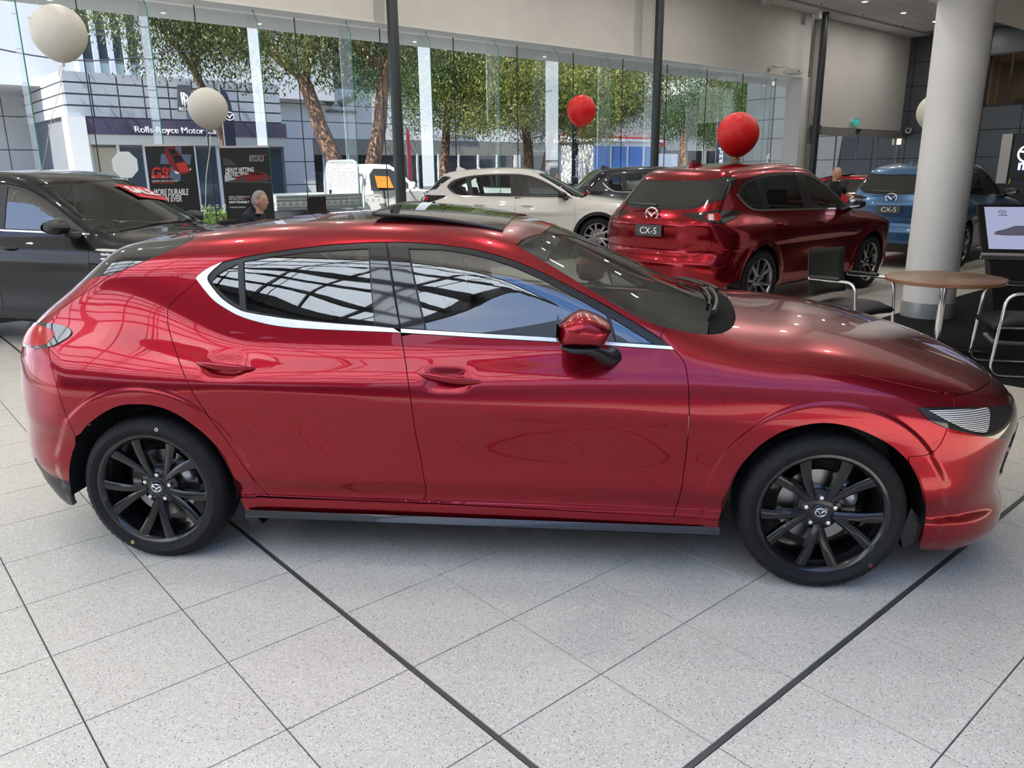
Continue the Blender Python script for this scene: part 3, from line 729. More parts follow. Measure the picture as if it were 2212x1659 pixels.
def build_hero():
    root = empty('red_hatchback_car', (HX, HY, 0), HYAW)
    tag(root, 'glossy red five-door hatchback with black wheels and open tilted sunroof, nearest the camera', 'car')
    paint = hero_paint(); blk = principled('black_trim', (.012, .012, .013), .38); gloss = principled('piano_black', (.008, .008, .010), .06, coat=1.0)
    chrome = principled('chrome', (.80, .80, .82), .10, 1.0); satin = principled('satin_bright', (.88, .88, .88), .24, 1.0); glass = thin_glass('privacy_glass', (.34, .37, .36), .95, base=.17); scr = thin_glass('windscreen_glass', (.62, .68, .66), .95, base=.13)
    ex_ = []
    for hx in (-1.3625, 1.3625):
        for r in (.430, .437, .442, .446, .450, .454, .459, .466): ex_ += [(hx + r * math.cos(a), .317 + r * math.sin(a)) for a in np.arange(-.1, 3.25, .012 / r)]
    for zz in (.300, .318, .352, .372, .392): ex_ += [(x, zz) for x in np.arange(-.95, .96, .014)]
    EXTRA = HB.coords('cyl', HB.side(ex_))
    lining = MB(); headl = MB(); A = lambda *a, **k: panel(HB, *a, **k)
    SR = hq(L_SR); SM = hq(L_SM); SF = hq(L_SF); CHB = hq(L_CHB); TOP = hq(L_TOP); CHT = hq(L_CHT); SMU = hq(L_SMU)
    db = hq(L_DB); kdb = np.argmin(np.abs(db[:, 0] - SM[-1, 0])); kcb = next(i for i in range(20, len(CHB)) if CHB[i, 0] > SM[0, 0] - .002)
    # doors
    r1 = A('rear_door', 'cyl', cat(SR, db[1:kdb], SM[::-1], CHB[:kcb][::-1]), paint, root, extra=EXTRA, mirror=True, shell=lining)
    f1 = A('front_door', 'cyl', cat(CHB[kcb + 1:], SF[1:], db[kdb + 1:][::-1], SM[::-1][:-1]), paint, root, extra=EXTRA, mirror=True, shell=lining)
    # wing, bonnet, bumper
    apb = hq([(1437, 706), (1430, 718), (1427, 729)]); SCRB = hq(L_SCRB); HS = hq(L_HOODS); HF = hq(L_HOODF); HR = hq(L_HOODR)
    aft = hq([(1427, 729), (1441, 740), (1456, 753)]); AF = hq(L_AF); BS = hq(L_BSEAM); FS = hq(L_FSEAM); HLB = hq(L_HLB)
    hlt = hq([(1981, 881), (2020, 880.5), (2061, 880)])
    wing_low = cat(SF[-1:], hq([(1455, 1117), (1500, 1120.5), (1553, 1125)]))
    A('front_wing', 'cyl', cat(apb[::-1], SCRB[1:], HS[1:], BS[::-1][1:], hlt[::-1][1:], HLB[::-1][1:], FS[::-1][1:], hq([(1963, 998)]), AF[::-1][1:], wing_low[::-1][1:], SF[::-1][1:], aft[::-1][1:-1]), paint, root, extra=EXTRA, mirror=True)
    hr3 = hpix(L_HOODR); xr = 1.095
    rear_edge = c3('cyl', HB.top([(xr, 0), (xr - .003, -.12), (xr - .011, -.25)])); rr = HR[hr3[:, 1] < -.34][::-1]
    fe3 = hpix(L_HOODF); front_edge = c3('cyl', HB.top([(2.175 - .42 * abs(y)**2, y) for y in np.linspace(-.55, 0, 14)]))
    A('bonnet', 'cyl', full('cyl', cat(rear_edge, rr, HS[1:], HF[1:], front_edge)), paint, root)
    # bumper in the nose cap
    n = lambda pts: hq(pts, 'nose')
    arch2 = n(L_AF2); low = [(1.75, -.80, .175), (1.95, -.74, .165), (2.1, -.60, .16), (2.18, -.40, .16), (2.215, -.2, .16), (2.225, 0, .16)]
    ft = HB.coords('nose', HB.surf('cyl', front_edge))
    bump = cat(ft[::-1], n(L_HOODF)[::-1][1:], n(L_BSEAM)[::-1][1:], n([(1981, 881), (2020, 880.5), (2061, 880)])[::-1][1:], n(L_HLB)[::-1][1:], n(L_FSEAM)[::-1][1:], arch2, c3('nose', low))
    A('front_bumper', 'nose', full('nose', bump), paint, root)
    # lamps and grille
    hl = cat(n([(1981, 881), (2047, 880), (2131, 880), (2186, 876.5)]), c3('nose', [(2.17, -.50, .705), (2.19, -.42, .69), (2.20, -.42, .64), (2.17, -.52, .60)]), n([(2178, 946), (2144, 947), (2089, 934), (2047, 924.5), (2009, 908)]))
    hls = A('headlamp', 'nose', hl, gloss, root, gap=0, off=.004, mirror=True)
    refl = n([(2006, 887), (2050, 886), (2100, 884), (2133, 884), (2132, 926), (2118, 933), (2085, 926), (2045, 908)])
    ledm = lamp_mat()
    rr_ = A('reflector', 'nose', refl, ledm, None, gap=0, off=.0055, flange=.003, mirror=True)
    for k, o in enumerate(rr_): o.parent = hls[k]
    gr = [(2.22, 0, .665), (2.20, -.30, .655), (2.17, -.47, .62), (2.14, -.56, .52), (2.13, -.52, .40), (2.16, -.36, .31), (2.19, 0, .285)]
    gm = principled('grille_black', (.006, .006, .007), .35); grille_mat(gm)
    go = A('grille', 'nose', full('nose', c3('nose', gr)), gm, root, gap=0, off=.006)[0]
    wing = [(2.22, 0, .34), (2.17, -.36, .345), (2.13, -.52, .41), (2.14, -.56, .52), (2.16, -.50, .60), (2.145, -.585, .52), (2.135, -.545, .39), (2.165, -.37, .315), (2.2, 0, .295)]
    A('grille_surround', 'nose', full('nose', c3('nose', wing)), principled('dark_chrome', (.08, .08, .085), .12, 1.0), go, gap=0, off=.010, flange=.01)
    badge(go, (2.278, 0, .56), .075, chrome, gloss, face='front')
    # body side: A-pillar, cant rail, rear quarter
    SC_ = hq(L_SCREEN); DI = hq(L_DITCH); HA = hq(L_HATCH); H2 = hq(L_HATCH2); TL = hq(L_TL); BR = hq(L_BR); AR = hq(L_AR)
    k = np.argmin(np.abs(AR[:, 0] - BR[-1, 0]) + np.abs(AR[:, 1] - BR[-1, 1])); kk = np.argmin(np.hypot(*(TOP - TOP[0]).T))
    tl0 = hq([(108, 682), (95, 692), (85, 698)])
    A('body_side', 'cyl', cat(SC_[::-1], DI[1:], HA[1:], H2[1:], tl0[1:], TL[1:], BR[1:], AR[k + 1:], hq([(519, 1073), (582, 1073)])[1:], SR[::-1][1:], hq([(427, 605), (424, 602), (430, 594), (450, 580), (481, 566)])[1:], TOP[1:], hq([(1456, 751), (1441, 740), (1427, 729)])[1:], apb[::-1][1:-1]), paint, root, extra=EXTRA, mirror=True, shell=lining)
    # roof, screen, hatch
    rs = c3('cyl', HB.top([(.27, 0), (.262, -.18), (.24, -.36)])); rb = c3('cyl', HB.top([(-1.455, -.36), (-1.475, -.18), (-1.48, 0)]))
    A('roof', 'cyl', full('cyl', cat(rs, DI, rb)), paint, root, shell=headl)
    cowl_c = c3('cyl', HB.top([(xr - .085, 0), (xr - .088, -.12), (xr - .098, -.26), (xr - .115, -.4), (xr - .145, -.53)]))
    A('windscreen', 'cyl', full('cyl', cat(rs, SC_, SCRB[1:-8], cowl_c[::-1])), scr, root, off=-.003)
    cowl = full('cyl', cat(rear_edge, rr, SCRB[-8:][::-1], cowl_c[::-1]))
    cw = A('cowl', 'cyl', cowl, principled('cowl_black', (.006, .006, .006), .85, spec=.15), root, off=-.010, gap=.0)[0]
    t = lambda pts: hq(pts, 'tail'); T3 = lambda pts: c3('tail', pts)
    rbt = HB.coords('tail', HB.surf('cyl', rb))
    edge = [(-2.005, -.42, 1.03), (-2.03, -.2, 1.03), (-2.035, 0, 1.03)]
    rg = A('rear_window', 'tail', full('tail', cat(rbt[::-1], t(L_HATCH), T3(edge))), gloss, root, off=.0)[0]
    tg_low = [(-2.05, -.60, .74), (-2.10, -.3, .70), (-2.11, 0, .69)]
    A('tailgate', 'tail', full('tail', cat(T3(edge)[::-1], t(L_HATCH2), T3([(-2.0, -.64, .90), (-2.03, -.63, .82)]), T3(tg_low))), paint, root)
    tl = cat(t(L_TL), t([(105, 749.5), (90, 752), (80, 753)])[1:], T3([(-2.02, -.66, .885), (-2.06, -.55, .875), (-2.075, -.44, .885), (-2.07, -.44, .93), (-2.04, -.57, .955)]), t([(85, 698)]))
    tls = A('tail_lamp', 'tail', tl[:-1], gloss, root, gap=0, off=.006, mirror=True)
    lens = cat(t([(84, 703), (110, 712), (120, 722), (112, 735), (100, 745), (80, 749)]), T3([(-2.02, -.655, .892), (-2.06, -.55, .882), (-2.055, -.55, .93), (-2.02, -.64, .945)]))
    ll = A('lens', 'tail', lens, principled('tail_red', (.42, .004, .006), .15, coat=.3, spec=.3), None, gap=0, off=.0075, flange=.002, mirror=True)
    for i_, o in enumerate(ll): o.parent = tls[i_]
    rbm = cat(T3(tg_low)[::-1], t([(80, 753), (105, 749.5)]), t(L_BR)[1:], t(L_AR[:3])[::-1], t([(160, 1044), (118, 1030), (92, 1012), (76, 988)])[1:], T3([(-2.08, -.55, .33), (-2.14, -.3, .34), (-2.16, 0, .34)]))
    for sg_, o_ in zip((1, -1), A('tail_corner', 'tail', cat(T3([(-2.10, -.42, 1.0), (-2.13, -.42, .70)]), t([(112, 800), (112, 700)])), paint, root, gap=0, off=-.006, flange=0, mirror=True)): pass
    A('rear_bumper', 'tail', full('tail', rbm), paint, root)
    dif = cat(T3([(-2.16, 0, .34), (-2.14, -.3, .34), (-2.08, -.55, .33)]), t([(76, 988), (92, 1012), (118, 1030), (160, 1044)]), T3([(-1.78, -.78, .21), (-1.95, -.6, .16), (-2.0, -.3, .16), (-2.02, 0, .16)]))
    A('rear_diffuser', 'tail', full('tail', dif), blk, root, off=-.004)
    # sills and skirts
    st = hq([(519, 1073), (745, 1080), (913, 1087), (1180, 1101), (1455, 1117), (1553, 1125)]); sb = hq([(1550, 1149), (1200, 1131), (888, 1117), (700, 1111), (533, 1107.5)])
    A('sill', 'cyl', cat(st, sb), paint, root, mirror=True)
    # window surround, panes, bright strip
    k2 = next(i for i in range(20, len(CHT)) if CHT[i, 0] > SMU[-1, 0] - .002); kt = np.argmin(np.abs(TOP[:, 0] - SMU[0, 0]))
    qg = hq([(456, 608), (473, 591.5), (492, 580), (512, 571.5), (516.5, 660.5), (492, 644.5), (468, 623)], sm=False)
    rgp = hq([(526, 565.5), (590, 554), (671, 544), (766, 538), (795, 536.5), (807.5, 702), (720, 695.5), (628, 686.5), (531, 668)], sm=False)
    fgp = hq([(884, 537), (953, 538.5), (1007, 546.5), (1062, 559.5), (1116, 578.3), (1170, 601.8), (1224, 630.7), (1279, 661.5), (1309, 678.8), (1327, 736.5), (1203, 727.5), (921, 711)], sm=False)
    tgp = hq([(1320, 685.5), (1366, 713.5), (1410, 741), (1333, 737)], sm=False)
    fr1 = A('rear_window_frame', 'cyl', cat(TOP[:kt], SMU, CHT[:k2][::-1][:-1]), blk, root, off=-.002, mirror=True, holes=[qg, rgp], flange=.012, h=.03)
    fr2 = A('front_window_frame', 'cyl', cat(TOP[kt:], CHT[k2:][::-1], SMU[::-1][1:-1]), blk, root, off=-.002, mirror=True, holes=[fgp, tgp], flange=.012, h=.03)
    for nm, Q in (('quarter_glass', qg), ('rear_door_glass', rgp)): A(nm, 'cyl', Q, glass, root, gap=-.004, off=-.008, flange=0, mirror=True)
    for nm, Q in (('front_door_glass', fgp), ('front_quarter_glass', tgp)): A(nm, 'cyl', Q, thin_glass('door_glass', (.50, .55, .53), .95, base=.17), root, gap=-.004, off=-.008, flange=0, mirror=True)
    A('pillar_cover', 'cyl', hq([(799, 536), (836, 534.5), (864.5, 709), (810, 704)], sm=False), gloss, root, off=.001, mirror=True)
    A('pillar_cover', 'cyl', hq([(840, 534.5), (881.5, 536), (918.5, 711.5), (866.5, 709)], sm=False), gloss, root, off=.001, mirror=True)
    ch0 = hq([(481, 566), (450, 580), (430, 594), (424, 602)])
    A('bright_strip', 'cyl', cat(CHT[:k2], CHB[:kcb + 1][::-1], ch0[::-1][1:-1]), satin, root, off=.004, gap=.001, mirror=True, flange=.008)
    A('bright_strip', 'cyl', cat(CHT[k2:], CHB[kcb:][::-1]), satin, root, off=.004, gap=.001, mirror=True, flange=.008)
    lining.build('cabin_lining', principled('cabin_trim', (.035, .035, .036), .8), root)
    headl.build('headliner', principled('headliner_cloth', (.42, .39, .34), .9), root)
    hero_details(root, paint, blk, gloss, chrome, cw, r1, f1)
    return root
def hy(px, py, y):
    d = hray(px, py); return HCAM + d * ((y - HCAM[1]) / d[1])

def make_wheel(name, r, rim_r, width, spokes, mats, parent, loc, rot=0.0, side=-1, twin=True, hub_y=.03, grooves=70, nsp=5, spread=16.0):
    """wheel standing on the y axis, outer face towards side*y: tyre, rim, spokes, nuts, cap, brake"""
    tyre_m, rim_m, nut_m, disc_m = mats; w = width / 2
    root = empty(name, loc, 0, parent)
    n = grooves * 4; prof = [(rim_r + .004, w * .80), (rim_r + .016, w * .98), ((r + rim_r) / 2, w * 1.06), (r - .030, w * 1.0), (r - .012, w * .90), (r - .003, w * .74), (r, w * .45), (r, w * .08), (r - .006, w * .06), (r - .006, -w * .06), (r, -w * .08), (r, -w * .5), (r - .012, -w * .9), ((r + rim_r) / 2, -w * 1.05), (rim_r + .004, -w * .8)]
    V = []; Fc = []
    for i, (pr, py) in enumerate(prof):
        for k in range(n):
            a = 2 * math.pi * (k + .25 * (i - 4)) / n; d = .0032 if (k % 4 == 0 and 4 <= i <= 6) else 0
            V.append(((pr - d) * math.cos(a), side * py, (pr - d) * math.sin(a)))
    for i in range(len(prof) - 1):
        for k in range(n): Fc.append((i * n + k, i * n + (k + 1) % n, (i + 1) * n + (k + 1) % n, (i + 1) * n + k))
    t = MB(); t.add(V, Fc, True); t.build('tyre', tyre_m, root)
    R_ = rim_r; m = MB()
    m.lathe([(R_ + .012, side * w * .84), (R_ + .014, side * w * .96), (R_ + .004, side * (w * .97)), (R_ - .006, side * w * .90), (R_ - .014, side * w * .72), (R_ - .026, side * w * .1), (R_ - .030, -side * w * .6), (R_ - .01, -side * w * .9)], 72, axis=1)
    m.build('rim', rim_m, root)
    yo = side * w * .88; yh = side * (w * .88 - hub_y)
    base = [math.radians(54 + 360 / nsp * k) for k in range(nsp)] if twin else [math.radians(90 + 360 / nsp * k) for k in range(nsp)]
    for b in base:
        for sg in ((-1, 1) if twin else (0,)):
            a1 = b + sg * math.radians(spread); a0 = b + sg * math.radians(4 if twin else 0); mb = MB(); secs = []
            for f in np.linspace(0, 1, 7):
                rr = .052 + (R_ - .008 - .052) * f; a = a0 + (a1 - a0) * f**.75
                c, s_ = math.cos(a), math.sin(a); tw = (.013 + .009 * f) * (1.0 if twin else 1.35) * r / .317; dep = .016 + .012 * (1 - f)
                yc = yh + (yo - yh) * (f**.7) ; tx, tz = -s_, c
                secs.append([(rr * c + tx * u, yc - side * v, rr * s_ + tz * u) for u, v in ((-tw, dep + .012), (-tw, .006), (-tw * .55, 0), (tw * .55, .002), (tw, .008), (tw, dep + .012))])
            V = [p for s2 in secs for p in s2]; k = 6
            Fc = [(i * k + j, i * k + (j + 1) % k, (i + 1) * k + (j + 1) % k, (i + 1) * k + j) for i in range(6) for j in range(k)] + [tuple(range(k)), tuple(range(6 * k, 7 * k))[::-1]]
            mb.add(V, Fc, True); mb.build('spoke', rim_m, root)
    hb = MB(); hb.lathe([(0, yh - side * .03), (.082, yh - side * .03), (.082, yh - side * .016), (.060, yh - side * .006), (.036, yh), (.0, yh)], 40, axis=1); hb.build('hub', rim_m, root)
    cp = MB(); cp.lathe([(.031, yh - side * .002), (.031, yh + side * .006), (.028, yh + side * .008), (0, yh + side * .009)], 32, axis=1); co = cp.build('centre_cap', principled('piano_black', (.008, .008, .010), .06, coat=1.0), root)
    em = MB(); yy = yh + side * .0105
    em.tube([(.0205 * math.cos(q), yy, .0165 * math.sin(q)) for q in np.linspace(0, 2 * math.pi, 28, endpoint=False)], .0022, 6, closed=True)
    for s2 in (-1, 1): em.tube([(s2 * .019, yy, .004), (s2 * .009, yy, .004), (s2 * .004, yy, -.001), (0, yy, -.008)], [.0015, .0026, .003, .002], 6)
    em.build('emblem', nut_m, co)
    for k in range(5):
        a = math.radians(90 + 72 * k); nb = MB(); c0 = (.057 * math.cos(a), yh - side * .012, .057 * math.sin(a))
        nb.lathe([(.0105, -side * .004), (.0105, side * .014), (.0085, side * .018), (0, side * .019)], 6, axis=1, smooth=False)
        nb.v = [(x + c0[0], y + c0[1], z + c0[2]) for x, y, z in nb.v]; nb.build('wheel_nut', nut_m, root)
    dk = MB(); yd = side * (w * .02); dk.lathe([(.0, yd - side * .02), (.150, yd - side * .02), (.150, yd), (.085, yd), (.080, yd + side * .02), (0, yd + side * .02)], 48, axis=1); dk.build('brake_disc', disc_m, root)
    root.rotation_euler = (0, rot, 0)
    cl = MB(); 
    for q in np.linspace(math.radians(10), math.radians(55), 6):
        pass
    arc = [(.128 * math.cos(q), yd + side * .012, .128 * math.sin(q)) for q in np.linspace(math.radians(8), math.radians(52), 8)]
    cl.tube(arc, [.018, .026, .030, .030, .030, .030, .026, .018], 10); c_ = cl.build('brake_caliper', principled('cast_metal', (.45, .47, .50), .35, .8), root)
    c_.rotation_euler = (0, -rot, 0)
    return root

def arch_liner(parent, x, r, y0, y1, mat, z=.317):
    m = MB(); n = 24; V = []; Fc = []
    for i in range(n + 1):
        a = math.pi * (-.03 + 1.06 * i / n)
        for y in (y0, y1): V.append((x + r * math.cos(a), y, z + r * math.sin(a)))
    for i in range(n): Fc.append((2 * i, 2 * i + 1, 2 * i + 3, 2 * i + 2))
    c = len(V); V.append((x, y1, z)); Fc += [(c, 2 * i + 1, 2 * i + 3) for i in range(n)]
    m.add(V, Fc, True); return m.build('wheel_arch_liner', mat, parent)

def seat(parent, loc, mat, rec=.28):
    m = MB()
    m.box((loc[0], loc[1], loc[2] + .10), (.52, .50, .16), bev=.05)
    R = Euler((0, -rec, 0)).to_matrix()
    m.box((loc[0] - .30, loc[1], loc[2] + .42), (.15, .48, .62), R, bev=.06)
    o = m.build('car_seat', mat, parent)
    h = MB(); h.box((loc[0] - .42, loc[1], loc[2] + .83), (.10, .27, .19), R, bev=.045)
    for s in (-.06, .06): h.tube([(loc[0] - .385, loc[1] + s, loc[2] + .66), (loc[0] - .41, loc[1] + s, loc[2] + .78)], .007, 8)
    h.build('head_rest', mat, o)
    return o

def cabin(root, x_front=.62, x_rear=-.45, half=.36, z=.28, dash_x=.98, dash_z=.86, rhd=True, rear_seat=True, w=.66):
    sm = principled('seat_leather', (.018, .018, .020), .55)
    for y in (-half, half): seat(root, (x_front - .35, y, z), sm)
    if rear_seat:
        m = MB(); m.box((x_rear - .32, 0, z + .12), (.5, w * 1.75, .18), bev=.05); m.box((x_rear - .62, 0, z + .44), (.16, w * 1.75, .60), Euler((0, -.35, 0)).to_matrix(), bev=.05)
        for y in (-half, 0, half): m.box((x_rear - .74, y, z + .80), (.09, .25, .14), Euler((0, -.35, 0)).to_matrix(), bev=.04)
        m.build('rear_bench', sm, root)
    d = MB(); d.box((dash_x - .12, 0, dash_z - .12), (.42, w * 2, .26), Euler((0, .12, 0)).to_matrix(), bev=.06); d.build('dashboard', principled('cabin_trim', (.035, .035, .036), .8), root)
    y = -half if rhd else half; t = MB(); cx, cz = dash_x - .46, dash_z - .10
    ring = [(cx + .18 * math.sin(q) * .42, y + .185 * math.cos(q), cz + .18 * math.sin(q) * .9) for q in np.linspace(0, 2 * math.pi, 30, endpoint=False)]
    t.tube(ring, .015, 8, closed=True); t.box((cx, y, cz), (.05, .12, .11), bev=.02)
    for s in (-1, 1): t.box((cx, y + s * .11, cz), (.025, .13, .03), bev=.008)
    t.tube([(cx, y, cz), (dash_x - .2, y, dash_z - .16)], .03, 10); t.build('steering_wheel', sm, root)

def hero_details(root, paint, blk, gloss, chrome, cowl, rdoors, fdoors):
    tyre = principled('tyre_rubber', (.011, .011, .012), .7, spec=.3); black_rim = principled('black_rim', (.005, .005, .006), .22, 0, coat=.5, coat_rough=.05, spec=.4)
    nut = principled('nut_chrome', (.78, .78, .80), .12, 1.0); disc = principled('brake_steel', (.32, .31, .30), .28, 1.0)
    for x, rot in ((-1.3625, math.radians(5)), (1.3625, 0)):
        for sd in (-1, 1):
            make_wheel('wheel', .317, .2335, .215, None, (tyre, black_rim, nut, disc), root, (x, sd * .778, .317), rot if sd < 0 else rot + 1, sd)
            arch_liner(root, x, .372, sd * .885, sd * .52, blk)
    u = MB(); u.box((0, 0, .22), (1.92, 1.58, .10)); u.box((1.75, 0, .26), (.60, 1.05, .14)); u.box((-1.62, 0, .27), (.75, 1.05, .14)); u.box((1.36, 0, .45), (.74, 1.02, .30)); u.box((-1.36, 0, .45), (.74, 1.02, .30)); u.build('underbody', principled('underseal', (.010, .010, .010), .8), root)
    # side skirts and flaps
    for sd in (-1, 1):
        m = MB(); xs = np.linspace(-.965, .985, 24); V = []
        for x in xs:
            f = (x + .965) / 1.95; yb = .862 + .012 * (1 - f)
            for (yy, zz) in ((yb - .005, .240), (yb + .004, .222), (yb + .008, .213), (yb - .03, .205), (.72, .21)): V.append((x, sd * yy, zz))
        Fc = [(i * 5 + j, i * 5 + j + 1, (i + 1) * 5 + j + 1, (i + 1) * 5 + j) for i in range(23) for j in range(4)]
        m.add(V, Fc, True); m.build('side_skirt', principled('skirt_black', (.012, .012, .013), .22, coat=.5), root)
        fl = MB(); fl.prism([(-.985, .30), (-.945, .225), (-.90, .172), (-.955, .155), (-.975, .20)], 1, sd * .70, sd * .855); fl.build('mud_flap', blk, root)
        fl = MB(); fl.prism([(1.70, .34), (1.735, .30), (1.725, .19), (1.69, .165), (1.675, .22)], 1, sd * .66, sd * .83); fl.build('mud_flap', blk, root)
    # handles
    for doors, a, b, mid in ((fdoors, (905, 806), (1038, 824), (972, 813)), (rdoors, (425, 783), (551, 795), (487, 786))):
        e0, e1 = hpix([a, b], False); n = 15; P = []
        for f in np.linspace(0, 1, n):
            p = e0 + (e1 - e0) * f; q = HB.side([(p[0], p[2])])[0]; y0 = e0[1] + (e1[1] - e0[1]) * f
            P.append((p[0], y0 - .004 - .022 * math.sin(math.pi * min(max(f * 1.0, 0), 1))**.6, p[2] - .001 * math.sin(math.pi * f)))
        P = np.array(P); f = np.linspace(0, 1, n); rv = .0045 + .0105 * np.sin(math.pi * np.clip(f, .0, 1))**.7
        for sd, door in ((1, doors[0]), (-1, doors[1])):
            m = MB(); V = []; k = 10
            for i in range(n):
                for j in range(k):
                    t = 2 * math.pi * j / k; V.append((P[i, 0], sd * (P[i, 1] + rv[i] * .62 * math.cos(t)), P[i, 2] + rv[i] * math.sin(t)))
            Fc = [(i * k + j, i * k + (j + 1) % k, (i + 1) * k + (j + 1) % k, (i + 1) * k + j) for i in range(n - 1) for j in range(k)] + [tuple(range(k)), tuple(range((n - 1) * k, n * k))]
            m.add(V, Fc, True); m.build('door_handle', paint, door)
    # mirrors
    prof_px = [(1207, 708), (1208, 702), (1212, 697), (1228, 684), (1248, 674.5), (1256, 673.5), (1276, 678), (1300, 689), (1315, 701), (1320, 708), (1319, 716), (1308, 734), (1302, 742), (1294, 744.5), (1260, 745), (1222, 743), (1212, 741), (1208, 735)]
    low_px = [(1210, 739), (1240, 743), (1304, 741), (1298, 752), (1262, 758), (1226, 756), (1212, 748)]
    def loft(px, yc, stations, name, mat, par, sd):
        A2 = np.array([hy(a, b, yc) for a, b in px]); c = A2.mean(0); V = []; n = len(px)
        for y, sx, sz, dx in stations:
            for p in A2: V.append((c[0] + dx + (p[0] - c[0]) * sx * 1.05, sd * -y, c[2] + (p[2] - c[2]) * sz * 1.05))
        Fc = [(i * n + j, i * n + (j + 1) % n, (i + 1) * n + (j + 1) % n, (i + 1) * n + j) for i in range(len(stations) - 1) for j in range(n)] + [tuple(range(n)), tuple(range((len(stations) - 1) * n, len(stations) * n))]
        m = MB(); m.add(V, Fc, True); o = m.build(name, mat, par); md = o.modifiers.new('sub', 'SUBSURF'); md.levels = 1; md.render_levels = 2
        return o
    for sd in (1, -1):
        mr = empty('wing_mirror', (0, 0, 0), 0, root)
        st = [(-.865, .55, .55, 0), (-.875, .80, .80, 0), (-.90, .97, .95, 0), (-.95, 1.02, 1.0, 0), (-1.0, 1.0, .98, 0), (-1.035, .88, .86, .004), (-1.058, .62, .62, .008), (-1.068, .3, .3, .012)]
        st = [(y * -1 * -1, a, b, c) for y, a, b, c in st]
        loft(prof_px, -.97, [(-y, a, b, c) for y, a, b, c in st], 'mirror_shell', paint, mr, -1 if sd > 0 else 1)
        loft(low_px, -.97, [(-y, a, b, c) for y, a, b, c in [(-.86, .6, .7, 0), (-.875, .9, .9, 0), (-.93, 1.0, 1, 0), (-1.0, .98, 1, 0), (-1.04, .8, .9, 0), (-1.055, .5, .6, 0)]], 'mirror_base', blk, mr, -1 if sd > 0 else 1)
        f0 = hy(1265, 752, -.90); f1 = hpix([(1322, 772)], False)[0]; fo = MB()
        fo.tube([(f0[0] - .02, -.93 * sd, f0[2]), (f0[0] + .03, -.895 * sd, f0[2] - .012), (f1[0] - .02, -.85 * sd, f1[2] + .004), (f1[0], -.80 * sd, f1[2])], [.016, .022, .030, .040], 12); fo.build('mirror_foot', blk, mr)
        gl = MB(); A2 = np.array([hy(a, b, -.97) for a, b in prof_px]); xl = A2[:, 0].min() - .004
        gl.add([(xl, -sd * (.97 + .085 * math.cos(t)), A2[:, 2].mean() + .050 * math.sin(t)) for t in np.linspace(0, 2 * math.pi, 24, endpoint=False)], [tuple(range(24))]); gl.build('mirror_glass', principled('mirror_silver', (.85, .86, .88), .02, 1.0), mr)
    # sunroof, tilted at its rear edge
    def rp(x, y, o):
        P = HB.top([(x, y)]); N = HB.normal(P); return P[0] + N[0] * o
    hx0, hx1, hw = -.44, .095, .50
    op = MB(); nx, ny = 14, 12; g = [(hx0 + (hx1 - hx0) * i / nx, -hw + 2 * hw * j / ny) for i in range(nx + 1) for j in range(ny + 1)]
    P = HB.top(g); N = HB.normal(P); Fq = [(i * (ny + 1) + j, i * (ny + 1) + j + 1, (i + 1) * (ny + 1) + j + 1, (i + 1) * (ny + 1) + j) for i in range(nx) for j in range(ny)]
    mesh_of('sunroof_dark_sheet', P + N * .0015, [f[::-1] for f in Fq], principled('underseal', (.010, .010, .010), .8), root, normals=N)  # black sheet painted in for the dark beneath the raised glass
    tf = np.clip(1 - np.arange(nx + 1) / nx, 0, 1); lift = np.repeat(.002 + .026 * tf, ny + 1)[:, None] * np.array([0, 0, 1.0]); lift2 = lift.copy()
    Pt = P + lift + N * .006; Pb = P + lift - N * .006; nn = len(P); V = np.concatenate([Pt, Pb]); Fs = [f[::-1] for f in Fq] + [tuple(i + nn for i in f) for f in Fq]
    rim = [i * (ny + 1) for i in range(nx + 1)]; rim2 = [i * (ny + 1) + ny for i in range(nx + 1)]; r3 = list(range(ny + 1)); r4 = [nx * (ny + 1) + j for j in range(ny + 1)]
    for L, rev in ((rim, 0), (rim2, 1), (r3, 1), (r4, 0)):
        for a, b in zip(L[:-1], L[1:]): Fs.append((a, b, b + nn, a + nn) if not rev else (b, a, a + nn, b + nn))
    sr = MB(); sr.add(V, Fs, True); so = sr.build('sunroof_glass', principled('dark_glass', (.012, .016, .016), .03, coat=1.0), root)
    br = MB(); br.tube([Pt[j] + np.array([-.006, 0, -.006]) for j in range(ny + 1)], .011, 8); 
    for L in (rim, rim2): br.tube([Pt[i] + np.array([0, 0, -.007]) for i in L], .008, 8)
    br.build('seal', blk, so)
    for sd in (-1, 1):
        ar = MB(); i = 2; p0 = P[2 * (ny + 1) + (1 if sd < 0 else ny - 1)]; ar.tube([p0, p0 + np.array([-.03, 0, .038])], .008, 6); ar.build('sunroof_arm', blk, root)
    # wipers
    for y0, y1, xx in ((-.50, .02, .0), (.02, .52, .0)):
        pts = [HB.top([(1.045 - .10 * ((y0 + (y1 - y0) * f) / .55)**2 - .035 * f, y0 + (y1 - y0) * f)])[0] + np.array([0, 0, .018]) for f in np.linspace(0, 1, 9)]
        w = MB(); w.tube(pts, [.012, .011, .010, .009, .008, .008, .007, .007, .006], 6); w.build('wiper', blk, root)
        b = MB(); b.tube([p + np.array([-.03, 0, .0]) for p in pts[2:]], .006, 6); b.build('wiper_blade', blk, root)
    cabin(root, dash_x=1.0, dash_z=.93, half=.36, z=.26)
    mm = MB(); mm.box((.38, 0, 1.235), (.03, .22, .06), Euler((0, .3, 0)).to_matrix(), bev=.012); mm.tube([(.38, 0, 1.24), (.33, 0, 1.30)], .01, 8); mm.build('rear_view_mirror', blk, root)
